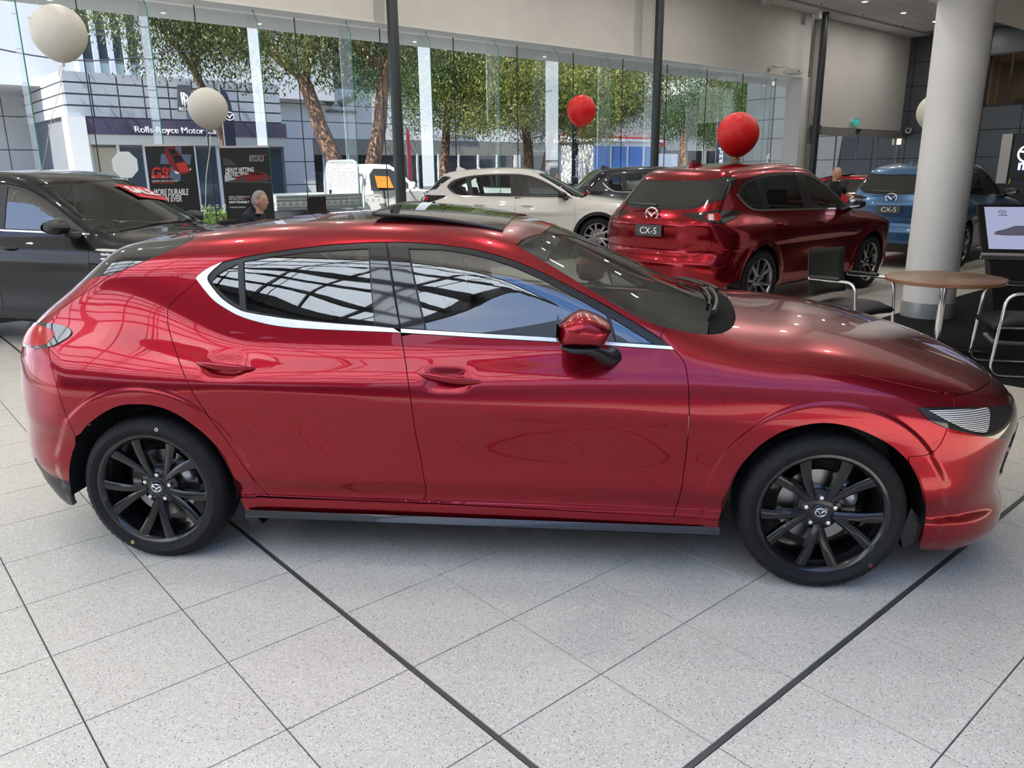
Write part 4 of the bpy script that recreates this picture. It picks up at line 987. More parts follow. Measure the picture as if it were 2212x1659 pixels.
    for sd in (-1, 1):
        v = MB(); v.box((.20, sd * .34, 1.275), (.16, .36, .014), Euler((0, .42, 0)).to_matrix(), bev=.005); v.build('sun_visor', principled('headliner_cloth', (.42, .39, .34), .9), root)
    # paint marks on the tyres
    for (px, py), col in (((287, 1171), (.75, .62, .15)), ((1880, 1221), (.35, .06, .07)), ((338, 928), (.7, .65, .6))):
        p = hy(px, py, -.892); m = MB(); m.tube([(p[0] + .006 * math.cos(q), -.8935, p[2] + .006 * math.sin(q)) for q in np.linspace(0, 2 * math.pi, 14, endpoint=False)], .002, 6, closed=True)
        m.build('tyre_mark', principled('tyre_mark_%d' % int(col[0] * 100), col, .6), root)
# ------------------------------------------------------------------ the tall SUVs in the showroom
def suv_field():
    W = curve([(-2.4, .78), (-2.1, .85), (-1.8, .90), (-1.4, .915), (-1.0, .908), (-.4, .902), (.4, .902), (1.0, .908), (1.4, .915), (1.7, .908), (2.0, .88), (2.4, .80)])
    g = curve([(.15, -.10), (.25, -.06), (.35, -.03), (.45, -.022), (.6, -.012), (.75, -.004), (.85, 0), (.93, -.006), (1.0, -.03), (1.08, -.075), (1.15, -.125), (1.25, -.2)])
    zh = curve([(-2.3, 1.05), (-1.8, 1.12), (0, 1.13), (.9, 1.135), (1.2, 1.122), (1.5, 1.092), (1.8, 1.045), (2.0, .995), (2.15, .935), (2.3, .84)])
    roof = curve([(-2.45, .80), (-2.30, 1.0), (-2.2, 1.13), (-2.1, 1.27), (-2.0, 1.40), (-1.9, 1.505), (-1.8, 1.565), (-1.65, 1.598), (-1.4, 1.630), (-1.0, 1.660), (-.6, 1.674), (-.25, 1.668), (0, 1.645), (.2, 1.598), (.4, 1.51), (.6, 1.41), (.9, 1.25), (1.15, 1.115), (1.5, .93)])
    Yg = curve([(1.0, .86), (1.1, .825), (1.2, .790), (1.3, .755), (1.4, .720), (1.5, .682), (1.6, .64), (1.7, .59)])
    Wg = curve([(-2.4, -.16), (-2.0, -.10), (-1.7, -.06), (-1.3, -.025), (-.8, -.004), (0, 0), (.6, -.005), (1.0, -.03), (1.4, -.07)])
    front = curve([(.2, -.10), (.3, -.02), (.45, 0), (.7, 0), (.85, -.02), (.95, -.07)])
    rear = curve([(.2, -.12), (.3, -.05), (.4, -.012), (.5, 0), (.6, -.002), (.66, -.03), (.72, -.06), (.85, -.075), (.95, -.070), (1.02, -.055), (1.1, -.10), (1.2, -.20)])
    def F(x, y, z):
        side = W(x) + g(z)
        for hx in (-1.35, 1.35):
            r = np.hypot(x - hx, z - .36); side = side + .022 * sstep(.53, .44, r) * sstep(.1, .35, z)
        side = side - .018 * np.exp(-((x) / .7)**2 - ((z - .55) / .14)**2)
        top = z - (zh(x) - .11 * y**2.2 - .25 * np.maximum(y - .5, 0)**2)
        fr = x - (2.30 + front(z) - .42 * y**2.8); re = -(x - (-2.262 - rear(z) + .34 * y**3.0))
        low = smax(smax(y - side, top, .11), smax(fr, re, .02), .13); low = smax(low, .20 - z, .05)
        xr = x + .24 * y * y * sstep(-.3, .2, x) - .13 * y * y * sstep(-1.3, -1.8, x)
        up = smax(y - (Yg(z) + Wg(x)), z - (roof(xr) - .07 * y * y), .13); up = smax(up, .8 - z, .05); up = smax(up, re - .02, .10)
        return smin(low, up, .05 + .08 * sstep(-1.0, -1.7, x))
    return F
SB = Body(suv_field(), 1.50, -1.45, .75)
RX, RY, RYAW = 3.259, 10.473, math.radians(41.245)
def spix(pts, sm=False):
    """trace on the red SUV of the photograph -> its skin"""
    c, s = math.cos(RYAW), math.sin(RYAW); ex = np.array([c, s, 0]); ey = np.array([-s, c, 0]); o = np.array([RX, RY, 0])
    P = smooth_poly(pts) if sm else np.asarray(pts, float); D = [ray(a, b) for a, b in P]; D = np.array([[d @ ex, d @ ey, d[2]] for d in D])
    O = np.tile(np.array([(CC - o) @ ex, (CC - o) @ ey, CAMZ]), (len(D), 1)); X, ok = SB.hit(O, D, 5.0, 16.0, 300)
    if not ok.all(): print('MISS suv', P[~ok])
    return X[ok]
def sside(pts, dom='cyl', sm=True):
    P = smooth_poly(pts) if sm else np.asarray(pts, float); return SB.coords(dom, SB.side(P))
def s3(dom, pts): return SB.coords(dom, np.array(pts, float))
def sfull(dom, Q):
    M = np.asarray(Q, float).copy()
    if dom == 'cyl': M[:, 1] = math.pi * SB.VS - M[:, 1]
    else: M[:, 0] = -M[:, 0]
    return np.concatenate([Q, M[::-1]])
def arc(cx, cz, r, a0, a1, n=14): return [(cx + r * math.cos(a), cz + r * math.sin(a)) for a in np.radians(np.linspace(a0, a1, n))]

def build_suv(name, paint, clad, rim, mirror_mat=None, plate=True, skid=True):
    root = empty(name); blk = principled('black_trim', (.012, .012, .013), .38); gloss = principled('piano_black', (.008, .008, .010), .06, coat=1.0); chrome = principled('chrome', (.80, .80, .82), .10, 1.0)
    glass = thin_glass('suv_glass', (.46, .50, .49), .95, base=.06); scr = thin_glass('windscreen_glass', (.62, .68, .66), .95, base=.13); fg = thin_glass('door_glass', (.50, .55, .53), .95, base=.17)
    lining = MB(); hl = MB(); H = .04
    A = lambda *a, **k: panel(SB, *a, **{**dict(h=H, e=.025, gap=.0025), **k})
    TOPL = [(-1.60, 1.315), (-1.52, 1.405), (-1.40, 1.462), (-1.15, 1.515), (-.8, 1.542), (-.4, 1.548), (-.15, 1.538), (.05, 1.505), (.25, 1.435), (.45, 1.335), (.65, 1.215), (.86, 1.085)]
    BOTL = [(-1.60, 1.315), (-1.53, 1.235), (-1.42, 1.165), (-1.28, 1.135), (-1.0, 1.128), (-.2, 1.108), (.4, 1.093), (.86, 1.078)]
    aF = arc(1.35, .36, .415, 172, 8); aR = arc(-1.35, .36, .415, 180, 6); sz = .345
    SRl = [(-1.42, 1.165), (-1.33, 1.12), (-1.24, 1.03), (-1.19, .92), (-1.12, .80), (-1.02, .66), (-.92, .50), (-.86, sz)]
    SMl = [(-.24, 1.108), (-.235, .9), (-.225, .6), (-.215, sz)]; SFl = [(.86, 1.078), (.90, 1.02), (.915, .9), (.915, .6), (.90, sz)]
    TOP = sside(TOPL); BOT = sside(BOTL); SR = sside(SRl); SM = sside(SMl); SF = sside(SFl); AF = sside(aF); AR = sside(aR)
    i0 = np.argmin(np.abs(BOT[:, 0] + 1.42)); i1 = np.argmin(np.abs(BOT[:, 0] + .24))
    A('rear_door', 'cyl', cat(SR, sside([(-.86, sz), (-.5, sz), (-.215, sz)])[1:], SM[::-1], BOT[i0 + 1:i1][::-1]), paint, root, mirror=True, shell=lining)
    A('front_door', 'cyl', cat(BOT[i1 + 1:], SF[1:], sside([(.90, sz), (.3, sz), (-.215, sz)])[1:], SM[::-1][:-1]), paint, root, mirror=True, shell=lining)
    # bonnet line, wing
    HSl = SB.top([(1.04, -.70), (1.3, -.765), (1.6, -.785), (1.85, -.765), (2.02, -.71)]); HS = SB.coords('cyl', HSl); bc = SB.coords('cyl', SB.top([(1.04, -.70), (1.12, -.5), (1.15, -.25), (1.155, 0)])); bf = SB.coords('cyl', SB.top([(2.20 - .357 * abs(y)**2, y) for y in np.linspace(-.71, 0, 14)]))
    A('bonnet', 'cyl', sfull('cyl', cat(bc[::-1], HS[1:], bf[1:])), paint, root)
    ap = sside([(.86, 1.078), (.83, 1.12)]); spw = SB.coords('cyl', SB.top([(.83, -.765), (.95, -.735), (1.04, -.70)]))
    fs = [(1.77, .42), (1.80, .60), (1.86, .72), (1.93, .80)]
    fsx = sside(fs); hlx = sside([(1.93, .80), (1.84, .835), (1.77, .87), (1.86, .895), (1.97, .905)])
    A('front_wing', 'cyl', cat(ap, spw, HS[1:], hlx[::-1], fsx[::-1][1:], AF[::-1][1:], sside([(.94, .40), (.90, sz)]), SF[::-1][1:-1]), paint, root, mirror=True)
    n3 = lambda pts: s3('nose', pts); nside = lambda pts: SB.coords('nose', SB.side(pts))
    bump = cat(SB.coords('nose', SB.surf('cyl', bf))[::-1], nside([(1.97, .905), (1.86, .895), (1.77, .87), (1.84, .835), (1.93, .80)]), nside(fs[::-1])[1:], nside([(1.765, .36)]), n3([(1.80, -.82, .27), (2.1, -.66, .25), (2.22, -.35, .24), (2.26, 0, .24)]))
    A('front_bumper', 'nose', sfull('nose', bump), paint, root)
    A('headlamp', 'nose', cat(nside([(1.77, .87), (1.86, .897), (1.97, .907)]), n3([(2.10, -.62, .90), (2.17, -.48, .88), (2.18, -.48, .83), (2.12, -.62, .81)]), nside([(1.93, .795), (1.84, .833)])), gloss, root, gap=0, off=.006, mirror=True)
    gr = A('grille', 'nose', sfull('nose', n3([(2.22, 0, .90), (2.19, -.38, .88), (2.17, -.50, .72), (2.19, -.36, .56), (2.24, 0, .52)])), principled('grille_black', (.006, .006, .007), .35), root, gap=0, off=.008)[0]
    badge(gr, (2.315, 0, .76), .085, chrome, gloss)
    # body side
    SCR = SB.coords('cyl', SB.top([(.20, -.60), (.45, -.66), (.70, -.71), (.83, -.765)])); DI = SB.coords('cyl', SB.top([(.20, -.60), (-.2, -.575), (-.8, -.55), (-1.3, -.535), (-1.62, -.53)]))
    t = lambda pts: SB.coords('tail', spix(pts)); cy = lambda pts: SB.coords('cyl', spix(pts)); T3 = lambda pts: s3('tail', pts)
    HT = [(1594, 386), (1580, 407), (1566, 432)]; TGS = [(1566, 432), (1552, 448), (1543, 457)]
    LMP = [(1543, 457), (1570, 455), (1600, 455), (1599, 461), (1585, 473), (1566, 484)]
    BSE = [(1566, 484), (1570, 500), (1576, 530), (1592, 560), (1602, 572)]
    br = cy(BSE); AR2 = AR[np.argmin(np.hypot(*(AR - br[-1]).T)):]
    A('body_side', 'cyl', cat(SCR[::-1], DI[1:], cy(HT), cy(TGS)[1:], cy(LMP)[1:], br[1:], AR2, sside([(-.92, sz), (-.86, sz)]), SR[::-1][1:], BOT[:i0 + 1][::-1][1:-1], TOP, ap[1:-1]), paint, root, mirror=True, shell=lining)
    rs = SB.coords('cyl', SB.top([(.31, 0), (.29, -.25), (.20, -.60)])); rb = SB.coords('cyl', SB.top([(-1.62, -.53), (-1.70, -.25), (-1.72, 0)]))
    A('roof', 'cyl', sfull('cyl', cat(rs[:-1], DI, rb[1:])), paint, root, shell=hl)
    cw = SB.coords('cyl', SB.top([(1.03, -.66), (1.08, -.4), (1.10, 0)]))
    A('windscreen', 'cyl', sfull('cyl', cat(rs[:-1], SCR, spw[1:-1], cw)), scr, root, off=-.003)
    A('cowl', 'cyl', sfull('cyl', cat(bc[::-1], cw)), principled('cowl_black', (.006, .006, .006), .85, spec=.15), root, off=-.012, gap=0)
    # rear: spoiler, black glass, tailgate, lamps, bumper
    rbt = SB.coords('tail', SB.surf('cyl', rb)); sp = SB.coords('tail', SB.top([(-1.80, 0), (-1.79, -.3), (-1.745, -.5)]))
    A('roof_spoiler', 'tail', sfull('tail', cat(rbt[::-1], t(HT[:1]), sp[::-1])), paint, root, off=.004)
    gb = T3([(-2.135, 0, 1.185), (-2.12, -.3, 1.185), (-2.07, -.5, 1.195)])
    rgs = A('rear_window_surround', 'tail', sfull('tail', cat(sp, t(HT), gb[::-1])), gloss, root)[0]
    A('rear_glass', 'tail', sfull('tail', cat(T3([(-1.86, 0, 1.50), (-1.85, -.3, 1.50), (-1.83, -.48, 1.47)]), t([(1556, 420), (1551, 430)]), T3([(-2.08, -.45, 1.215), (-2.10, 0, 1.205)]))), principled('rear_privacy_glass', (.016, .018, .018), .03, coat=1.0), rgs, gap=0, off=.003, flange=.002)
    tgl = T3([(-2.22, 0, .665), (-2.20, -.3, .665), (-2.14, -.55, .675), (-2.09, -.66, .72), (-2.05, -.70, .80)])
    tg = A('tailgate', 'tail', sfull('tail', cat(gb, t(TGS), t([(1543, 457), (1530, 458)])[1:], t([(1530, 481)]), tgl[::-1])), paint, root)[0]
    lo = A('tail_lamp', 'tail', cat(t([(1478, 464), (1530, 457.5), (1570, 455.5), (1600, 455), (1599, 461), (1585, 473), (1566, 484), (1530, 481.5), (1489, 469.5)])), gloss, root, gap=0, off=.008, mirror=True)
    ln = A('lens', 'tail', t([(1527, 462), (1552, 461), (1558, 468), (1552, 478), (1530, 478), (1524, 470)]), principled('tail_red', (.42, .004, .006), .15, coat=.3, spec=.3), None, gap=0, off=.010, flange=.002, mirror=True)
    ln2 = A('lens_clear', 'tail', t([(1530, 464), (1541, 463.5), (1542, 477), (1530, 476)]), principled('lens_white', (.6, .6, .62), .08, coat=1.0), None, gap=0, off=.0115, flange=.002, mirror=True)
    for k in (0, 1): ln[k].parent = lo[k]; ln2[k].parent = lo[k]
    bl = t(BSE); rbm = cat(tgl, t([(1530, 481), (1566, 484)]), bl[1:], T3([(-1.79, -.93, .50), (-1.80, -.92, .40), (-2.0, -.80, .33), (-2.15, -.5, .30), (-2.2, 0, .30)]))
    A('rear_bumper', 'tail', sfull('tail', rbm), paint, root)
    A('bumper_skid', 'tail', sfull('tail', T3([(-2.2, 0, .43), (-2.18, -.35, .43), (-2.12, -.56, .40), (-2.0, -.78, .30), (-2.1, -.6, .27), (-2.18, 0, .27)])), principled('skid_silver', (.55, .55, .56), .35, .7) if skid else clad, root, gap=0, off=.008)
    A('rear_reflector', 'tail', t([(1497, 579), (1535, 584), (1545, 592), (1510, 590)]), principled('tail_red', (.42, .004, .006), .15, coat=.3, spec=.3), root, gap=0, off=.006, mirror=True)
    for s in (-1, 1):
        e = MB(); e.lathe([(.045, 0), (.050, .01), (.050, .10), (.040, .10), (.040, .0)], 24, axis=0); o = e.build('exhaust_tip', chrome, root); o.location = (-2.17, s * .52, .30)
    # plate with lettering, emblem
    if plate:
        pc = spix([(1413, 498)])[0]; p = MB(); p.box((pc[0] - .022, 0, pc[2]), (.012, .37, .125), bev=.004); po = p.build('number_plate', principled('plate_grey', (.055, .06, .062), .45), root)
        text('plate_lettering', 'CX-5', .105, principled('plate_white', (.85, .85, .85), .5), po, frame((pc[0] - .0285, 0, pc[2] - .004), (0, -1, 0), (0, 0, 1)), align='CENTER', xs=1.05)
    bc_ = spix([(1404.5, 461)])[0]; badge(tg, (bc_[0] - .035, 0, bc_[2]), .085, chrome, gloss, face='rear')
    text('model_lettering', 'CX-5', .05, chrome, tg, frame((-2.205, .62, .80), (0, -1, 0), (0, 0, 1)), align='CENTER')
    text('engine_lettering', 'TURBO', .032, chrome, tg, frame((-2.212, -.50, .78), (0, -1, 0), (0, 0, 1)), align='CENTER')
    wp = MB(); wp.tube([(-2.13, .42, 1.225), (-2.14, .20, 1.215), (-2.145, -.02, 1.21)], [.010, .012, .016], 8); wp.build('rear_wiper', blk, rgs)
    fin = MB(); fin.add([(-1.50, 0, 1.70), (-1.30, -.03, 1.635), (-1.30, .03, 1.635), (-1.53, -.03, 1.61), (-1.53, .03, 1.61), (-1.47, 0, 1.705)], [(0, 5, 1, 3), (0, 4, 2, 5), (0, 3, 4), (5, 2, 1), (1, 2, 4, 3)]); fin.build('aerial_fin', paint, root)
    # sills, arches
    A('sill', 'cyl', cat(sside([(-.93, sz), (.93, sz)], sm=False), sside([(.95, .26), (-.95, .26)], sm=False)), clad, root, mirror=True)
    for cx, ar in ((1.35, arc(1.35, .36, .415, 172, 8)), (-1.35, arc(-1.35, .36, .415, 176, 6))):
        o_ = arc(cx, .36, .475, 6, 174); A('arch_trim', 'cyl', sside(ar + o_, sm=False), clad, root, gap=0, off=.004, mirror=True)
    # windows
    qg = sside([(-1.54, 1.315), (-1.47, 1.385), (-1.36, 1.44), (-1.22, 1.468), (-1.17, 1.17), (-1.36, 1.17)], sm=False); rg = sside([(-1.12, 1.48), (-.8, 1.512), (-.36, 1.518), (-.32, 1.14), (-1.06, 1.155)], sm=False)
    fgp = sside([(-.12, 1.505), (.05, 1.472), (.25, 1.395), (.45, 1.29), (.60, 1.195), (.60, 1.115), (-.10, 1.135)], sm=False); k_t = np.argmin(np.abs(TOP[:, 0] + .24))
    A('rear_window_frame', 'cyl', cat(TOP[:k_t + 1], BOT[:i1 + 1][::-1][:-1]), blk, root, off=-.002, holes=[qg, rg], flange=.01, mirror=True)
    A('front_window_frame', 'cyl', cat(TOP[k_t:], BOT[i1:][::-1]), blk, root, off=-.002, holes=[fgp], flange=.01, mirror=True)
    for nm, Q, m in (('quarter_glass', qg, glass), ('rear_door_glass', rg, glass), ('front_door_glass', fgp, fg)): A(nm, 'cyl', Q, m, root, gap=-.004, off=-.008, flange=0, mirror=True)
    ch = sside([(x, z + .014) for x, z in BOTL]); A('bright_strip', 'cyl', cat(BOT, ch[::-1]), chrome, root, off=.004, gap=0, flange=.006, mirror=True)
    lining.build('cabin_lining', principled('cabin_trim', (.035, .035, .036), .8), root); hl.build('headliner', principled('headliner_cloth', (.42, .39, .34), .9), root)
    # handles, mirrors, wheels, underside
    tyre = principled('tyre_rubber', (.020, .020, .022), .62); nut = principled('nut_chrome', (.78, .78, .80), .12, 1.0); disc = principled('brake_steel', (.32, .31, .30), .28, 1.0)
    for s in (-1, 1):
        for x0, z0 in ((-1.05, .985), (-.12, .965)):
            P = SB.side([(x0 + .22 * f, z0 - .01 * f) for f in np.linspace(0, 1, 7)]); h = MB(); P[:, 1] -= .012 + .022 * np.sin(np.linspace(0, math.pi, 7)); P[:, 1] *= -s; h.tube(P, [.006, .013, .016, .016, .015, .012, .005], 8); h.build('door_handle', paint, root)
        mr = empty('wing_mirror', (0, 0, 0), 0, root); sh = MB(); V = []; sec = [(.86, .45), (.88, .8), (.93, 1), (1.0, 1), (1.05, .85), (1.085, .45)]
        pr = [(.60, 1.10), (.585, 1.15), (.60, 1.215), (.66, 1.225), (.74, 1.20), (.775, 1.155), (.76, 1.10), (.68, 1.085)]
        for y, k in sec: V += [(.67 + (x - .67) * k, -s * y, 1.155 + (z - 1.155) * k) for x, z in pr]
        m_ = 8; sh.add(V, [(i * m_ + j, i * m_ + (j + 1) % m_, (i + 1) * m_ + (j + 1) % m_, (i + 1) * m_ + j) for i in range(5) for j in range(m_)] + [tuple(range(m_)), tuple(range(5 * m_, 6 * m_))], True); so = sh.build('mirror_shell', mirror_mat or paint, mr)
        md = so.modifiers.new('sub', 'SUBSURF'); md.levels = 1; md.render_levels = 1
        gm = MB(); gm.add([(.588, -s * (.975 + .09 * math.cos(q)), 1.155 + .05 * math.sin(q)) for q in np.linspace(0, 2 * math.pi, 20, endpoint=False)], [tuple(range(20))]); gm.build('mirror_glass', principled('mirror_silver', (.85, .86, .88), .02, 1.0), mr)
        ft = MB(); ft.tube([(.68, -s * .90, 1.10), (.72, -s * .85, 1.08), (.76, -s * .80, 1.07)], [.025, .03, .04], 8); ft.build('mirror_foot', blk, mr)
        for x in (-1.35, 1.35):
            make_wheel('wheel', .36, .245, .225, None, (tyre, rim, nut, disc), root, (x, s * .80, .36), .2, s, grooves=40); arch_liner(root, x, .41, s * .90, s * .5, blk, .36)
    u = MB(); u.box((0, 0, .30), (1.9, 1.6, .12)); u.box((1.7, 0, .36), (.7, 1.0, .2)); u.box((-1.65, 0, .36), (.8, 1.0, .2)); u.box((1.35, 0, .55), (.8, 1.0, .36)); u.box((-1.35, 0, .55), (.8, 1.0, .36)); u.build('underbody', principled('underseal', (.010, .010, .010), .8), root)
    cabin(root, x_front=.55, x_rear=-.45, half=.38, z=.42, dash_x=1.0, dash_z=1.08, w=.72)
    return root

def repaint(o, swaps):
    """give a copied car its own colours"""
    cache = {}
    def rec(k):
        if k.type == 'MESH' and k.data.materials and k.data.materials[0] and k.data.materials[0].name in swaps:
            key = k.data.name
            if key not in cache:
                cache[key] = k.data.copy(); cache[key].materials[0] = swaps[k.data.materials[0].name]
            k.data = cache[key]
        for c in k.children: rec(c)
    rec(o)
def set_pose(o, x, y, yaw, sc=None):
    o.location = (x, y, 0); o.rotation_euler = (0, 0, yaw)
    if sc: o.scale = sc

def build_suvs():
    grey_rim = principled('machined_rim', (.30, .30, .31), .25, 1.0); blk = principled('black_trim', (.012, .012, .013), .38)
    red = car_paint('deep_red_metallic_paint', (.24, .0015, .009), .85, .20, 1.32); G_ = 'sport utility cars parked in the showroom'
    a = build_suv('red_suv', red, red, grey_rim, principled('black_trim', (.012, .012, .013), .38))
    set_pose(a, RX, RY, RYAW); tag(a, 'red SUV seen from behind with grey plate, red balloon above its roof', 'car', G_)
    white = car_paint('pearl_white_paint', (.70, .68, .64), 0, .3); navy = car_paint('navy_paint', (.008, .012, .028), .2, .3); blue = car_paint('blue_metallic_paint', (.035, .11, .24), .5, .3); black = car_paint('black_paint', (.004, .004, .005), 0, .3); bsdf(black).inputs['Coat IOR'].default_value = 1.36; bsdf(black).inputs['Specular IOR Level'].default_value = .1
    def variant(name, paint, clad, label, pose, sc=None, keep=None):
        b = copy_tree(a); b.name = name; repaint(b, {'deep_red_metallic_paint': paint}); set_pose(b, *pose, sc); tag(b, label, 'car', G_)
        for ch in list(b.children):
            if ch.name.startswith(('arch_trim', 'sill')) and clad is not None:
                ch.data = ch.data.copy(); ch.data.materials[0] = clad
        return b
    w = variant('white_suv', white, blk, 'white SUV with black wheel-arch trim parked side-on by the glass front', (.431, 16.31, math.radians(-6.2)))
    b = variant('blue_suv', blue, None, 'blue SUV seen from behind, partly hidden by the white round pillar', (7.704, 14.42, math.radians(44.2)))
    repaint(b, {'skid_silver': principled('black_trim', (.012, .012, .013), .38)})
    n = variant('navy_suv', navy, None, 'dark navy SUV between the white SUV and the red SUV, tail to the left', (3.55, 18.2, math.radians(5)))
    for ch in list(n.children):
        if ch.name.startswith('number_plate'): 
            for c in list(ch.children): bpy.data.objects.remove(c, do_unlink=True)
            bpy.data.objects.remove(ch, do_unlink=True)
    k = variant('black_suv', black, principled('cladding_grey', (.03, .03, .032), .5), 'glossy black SUV with silver wing badge at the left, behind the red hatchback', (-4.48, 8.307, math.radians(-15.6)), None)
    return a, w, b, n, k
# ------------------------------------------------------------------ things in the showroom
def balloon(name, px, py, Y, rpx, mat, rib, label, foot, lean=0.0, bow=True):
    c = at_y(px, py, Y); r = rpx * np.linalg.norm(c - CC) / FPX * 1.0
    o = empty(name, c); prof = []
    for t in np.linspace(0, math.pi, 26):
        rr = r * math.sin(t); z = r * math.cos(t); k = 1 + .10 * max(0, -math.cos(t))**2
        prof.append((max(rr * (1 - .05 * max(0, -math.cos(t))**3), .004), z * k))
    m = MB(); m.lathe(prof, 40); b = m.build('balloon_skin', mat, o)
    zb = -r * 1.10; n = MB(); n.lathe([(.004, 0), (.012, -.010), (.006, -.016), (.017, -.034)], 12, (0, 0, zb + .004)); n.build('knot', mat, o)
    f = np.asarray(foot) - c; pts = [np.array([0, 0, zb - .02]) * (1 - t) + f * t + np.array([math.sin(t * 9) * .008, 0, 0]) for t in np.linspace(0, 1, 24)]
    s = MB(); s.tube(pts, .0035, 5); s.build('ribbon', rib, o)
    if bow:
        w = MB(); w.tube([np.array([.0, 0, zb - .02]) + np.array([-.02 - .05 * t, .01, .02 * math.sin(3 * t) - .10 * t]) for t in np.linspace(0, 1, 9)], .004, 5); w.build('ribbon_tail', rib, o)
    o.rotation_euler = (0, lean, 0); tag(o, label, 'balloon', 'party balloons on ribbons')
    return o
def build_balloons():
    wm = principled('white_latex', (.60, .58, .52), .42, spec=.4); rm = principled('red_latex', (.62, .012, .012), .40, spec=.4); wr = principled('white_ribbon', (.78, .77, .72), .6); rr = principled('red_ribbon', (.5, .01, .012), .5)
    balloon('white_balloon', 127, 70, 8.2, 45, wm, wr, 'white balloon at the top left, above the black SUV', at_y(88, 375, 8.6), lean=.0)
    balloon('white_balloon', 449, 233, 9.3, 36.5, wm, wr, 'white balloon with bow between the two black roll-up banners', at_y(440, 470, 8.9))
    balloon('red_balloon', 1256, 238, 14.6, 29.5, rm, rr, 'red balloon on a long ribbon over the white SUV bonnet', at_y(1274, 432, 15.3))
    balloon('red_balloon', 1594, 289, 10.2, 41, rm, rr, 'larger red balloon close above the red SUV roof', at_y(1597, 357, 10.2))
    balloon('white_balloon', 2020, 242, 12.6, 31, wm, wr, 'white balloon half hidden by the round white pillar', at_y(2040, 380, 12.9), bow=False)

class Plane:
    """flat printed sheet: pixels of the photograph -> points of its plane"""
    def __init__(s, P, ex, n_off=0.0):
        s.P = np.asarray(P, float); s.ex = np.asarray(ex, float) / np.linalg.norm(ex); s.ez = np.array([0, 0, 1.0]); s.n = np.cross(s.ex, s.ez)
    def at(s, px, py, off=0.0):
        d = ray(px, py); t = ((s.P + s.n * off - CC) @ s.n) / (d @ s.n); return CC + d * t
    def poly(s, mb, pts, off):
        V = [s.at(a, b, off) for a, b in pts]; mb.add(V, [tuple(range(len(V)))])
    def txt(s, body, px, py, hpx, mat, parent, shear=0.0, xs=1.0, bold=0.0, off=.004, wpx=None, nm='lettering'):
        o = s.at(px, py, off); h = np.linalg.norm(s.at(px, py + hpx, off) - o); size = h / .70
        t = text(nm, body, size, mat, None, None, .0008, 'LEFT', shear, bold)
        if wpx:
            w = max(v.co.x for v in t.data.vertices) - min(v.co.x for v in t.data.vertices); want = np.linalg.norm(s.at(px + wpx, py, off) - o); xs = want / w
        t.data.transform(Matrix.Diagonal((xs, 1, 1, 1))); t.data.transform(frame(o - s.ez * h * .5 + s.ez * h * .12, s.ex, s.ez)); t.parent = parent
        if parent: t.matrix_parent_inverse = parent.matrix_world.inverted() if False else Matrix.Identity(4)
        return t
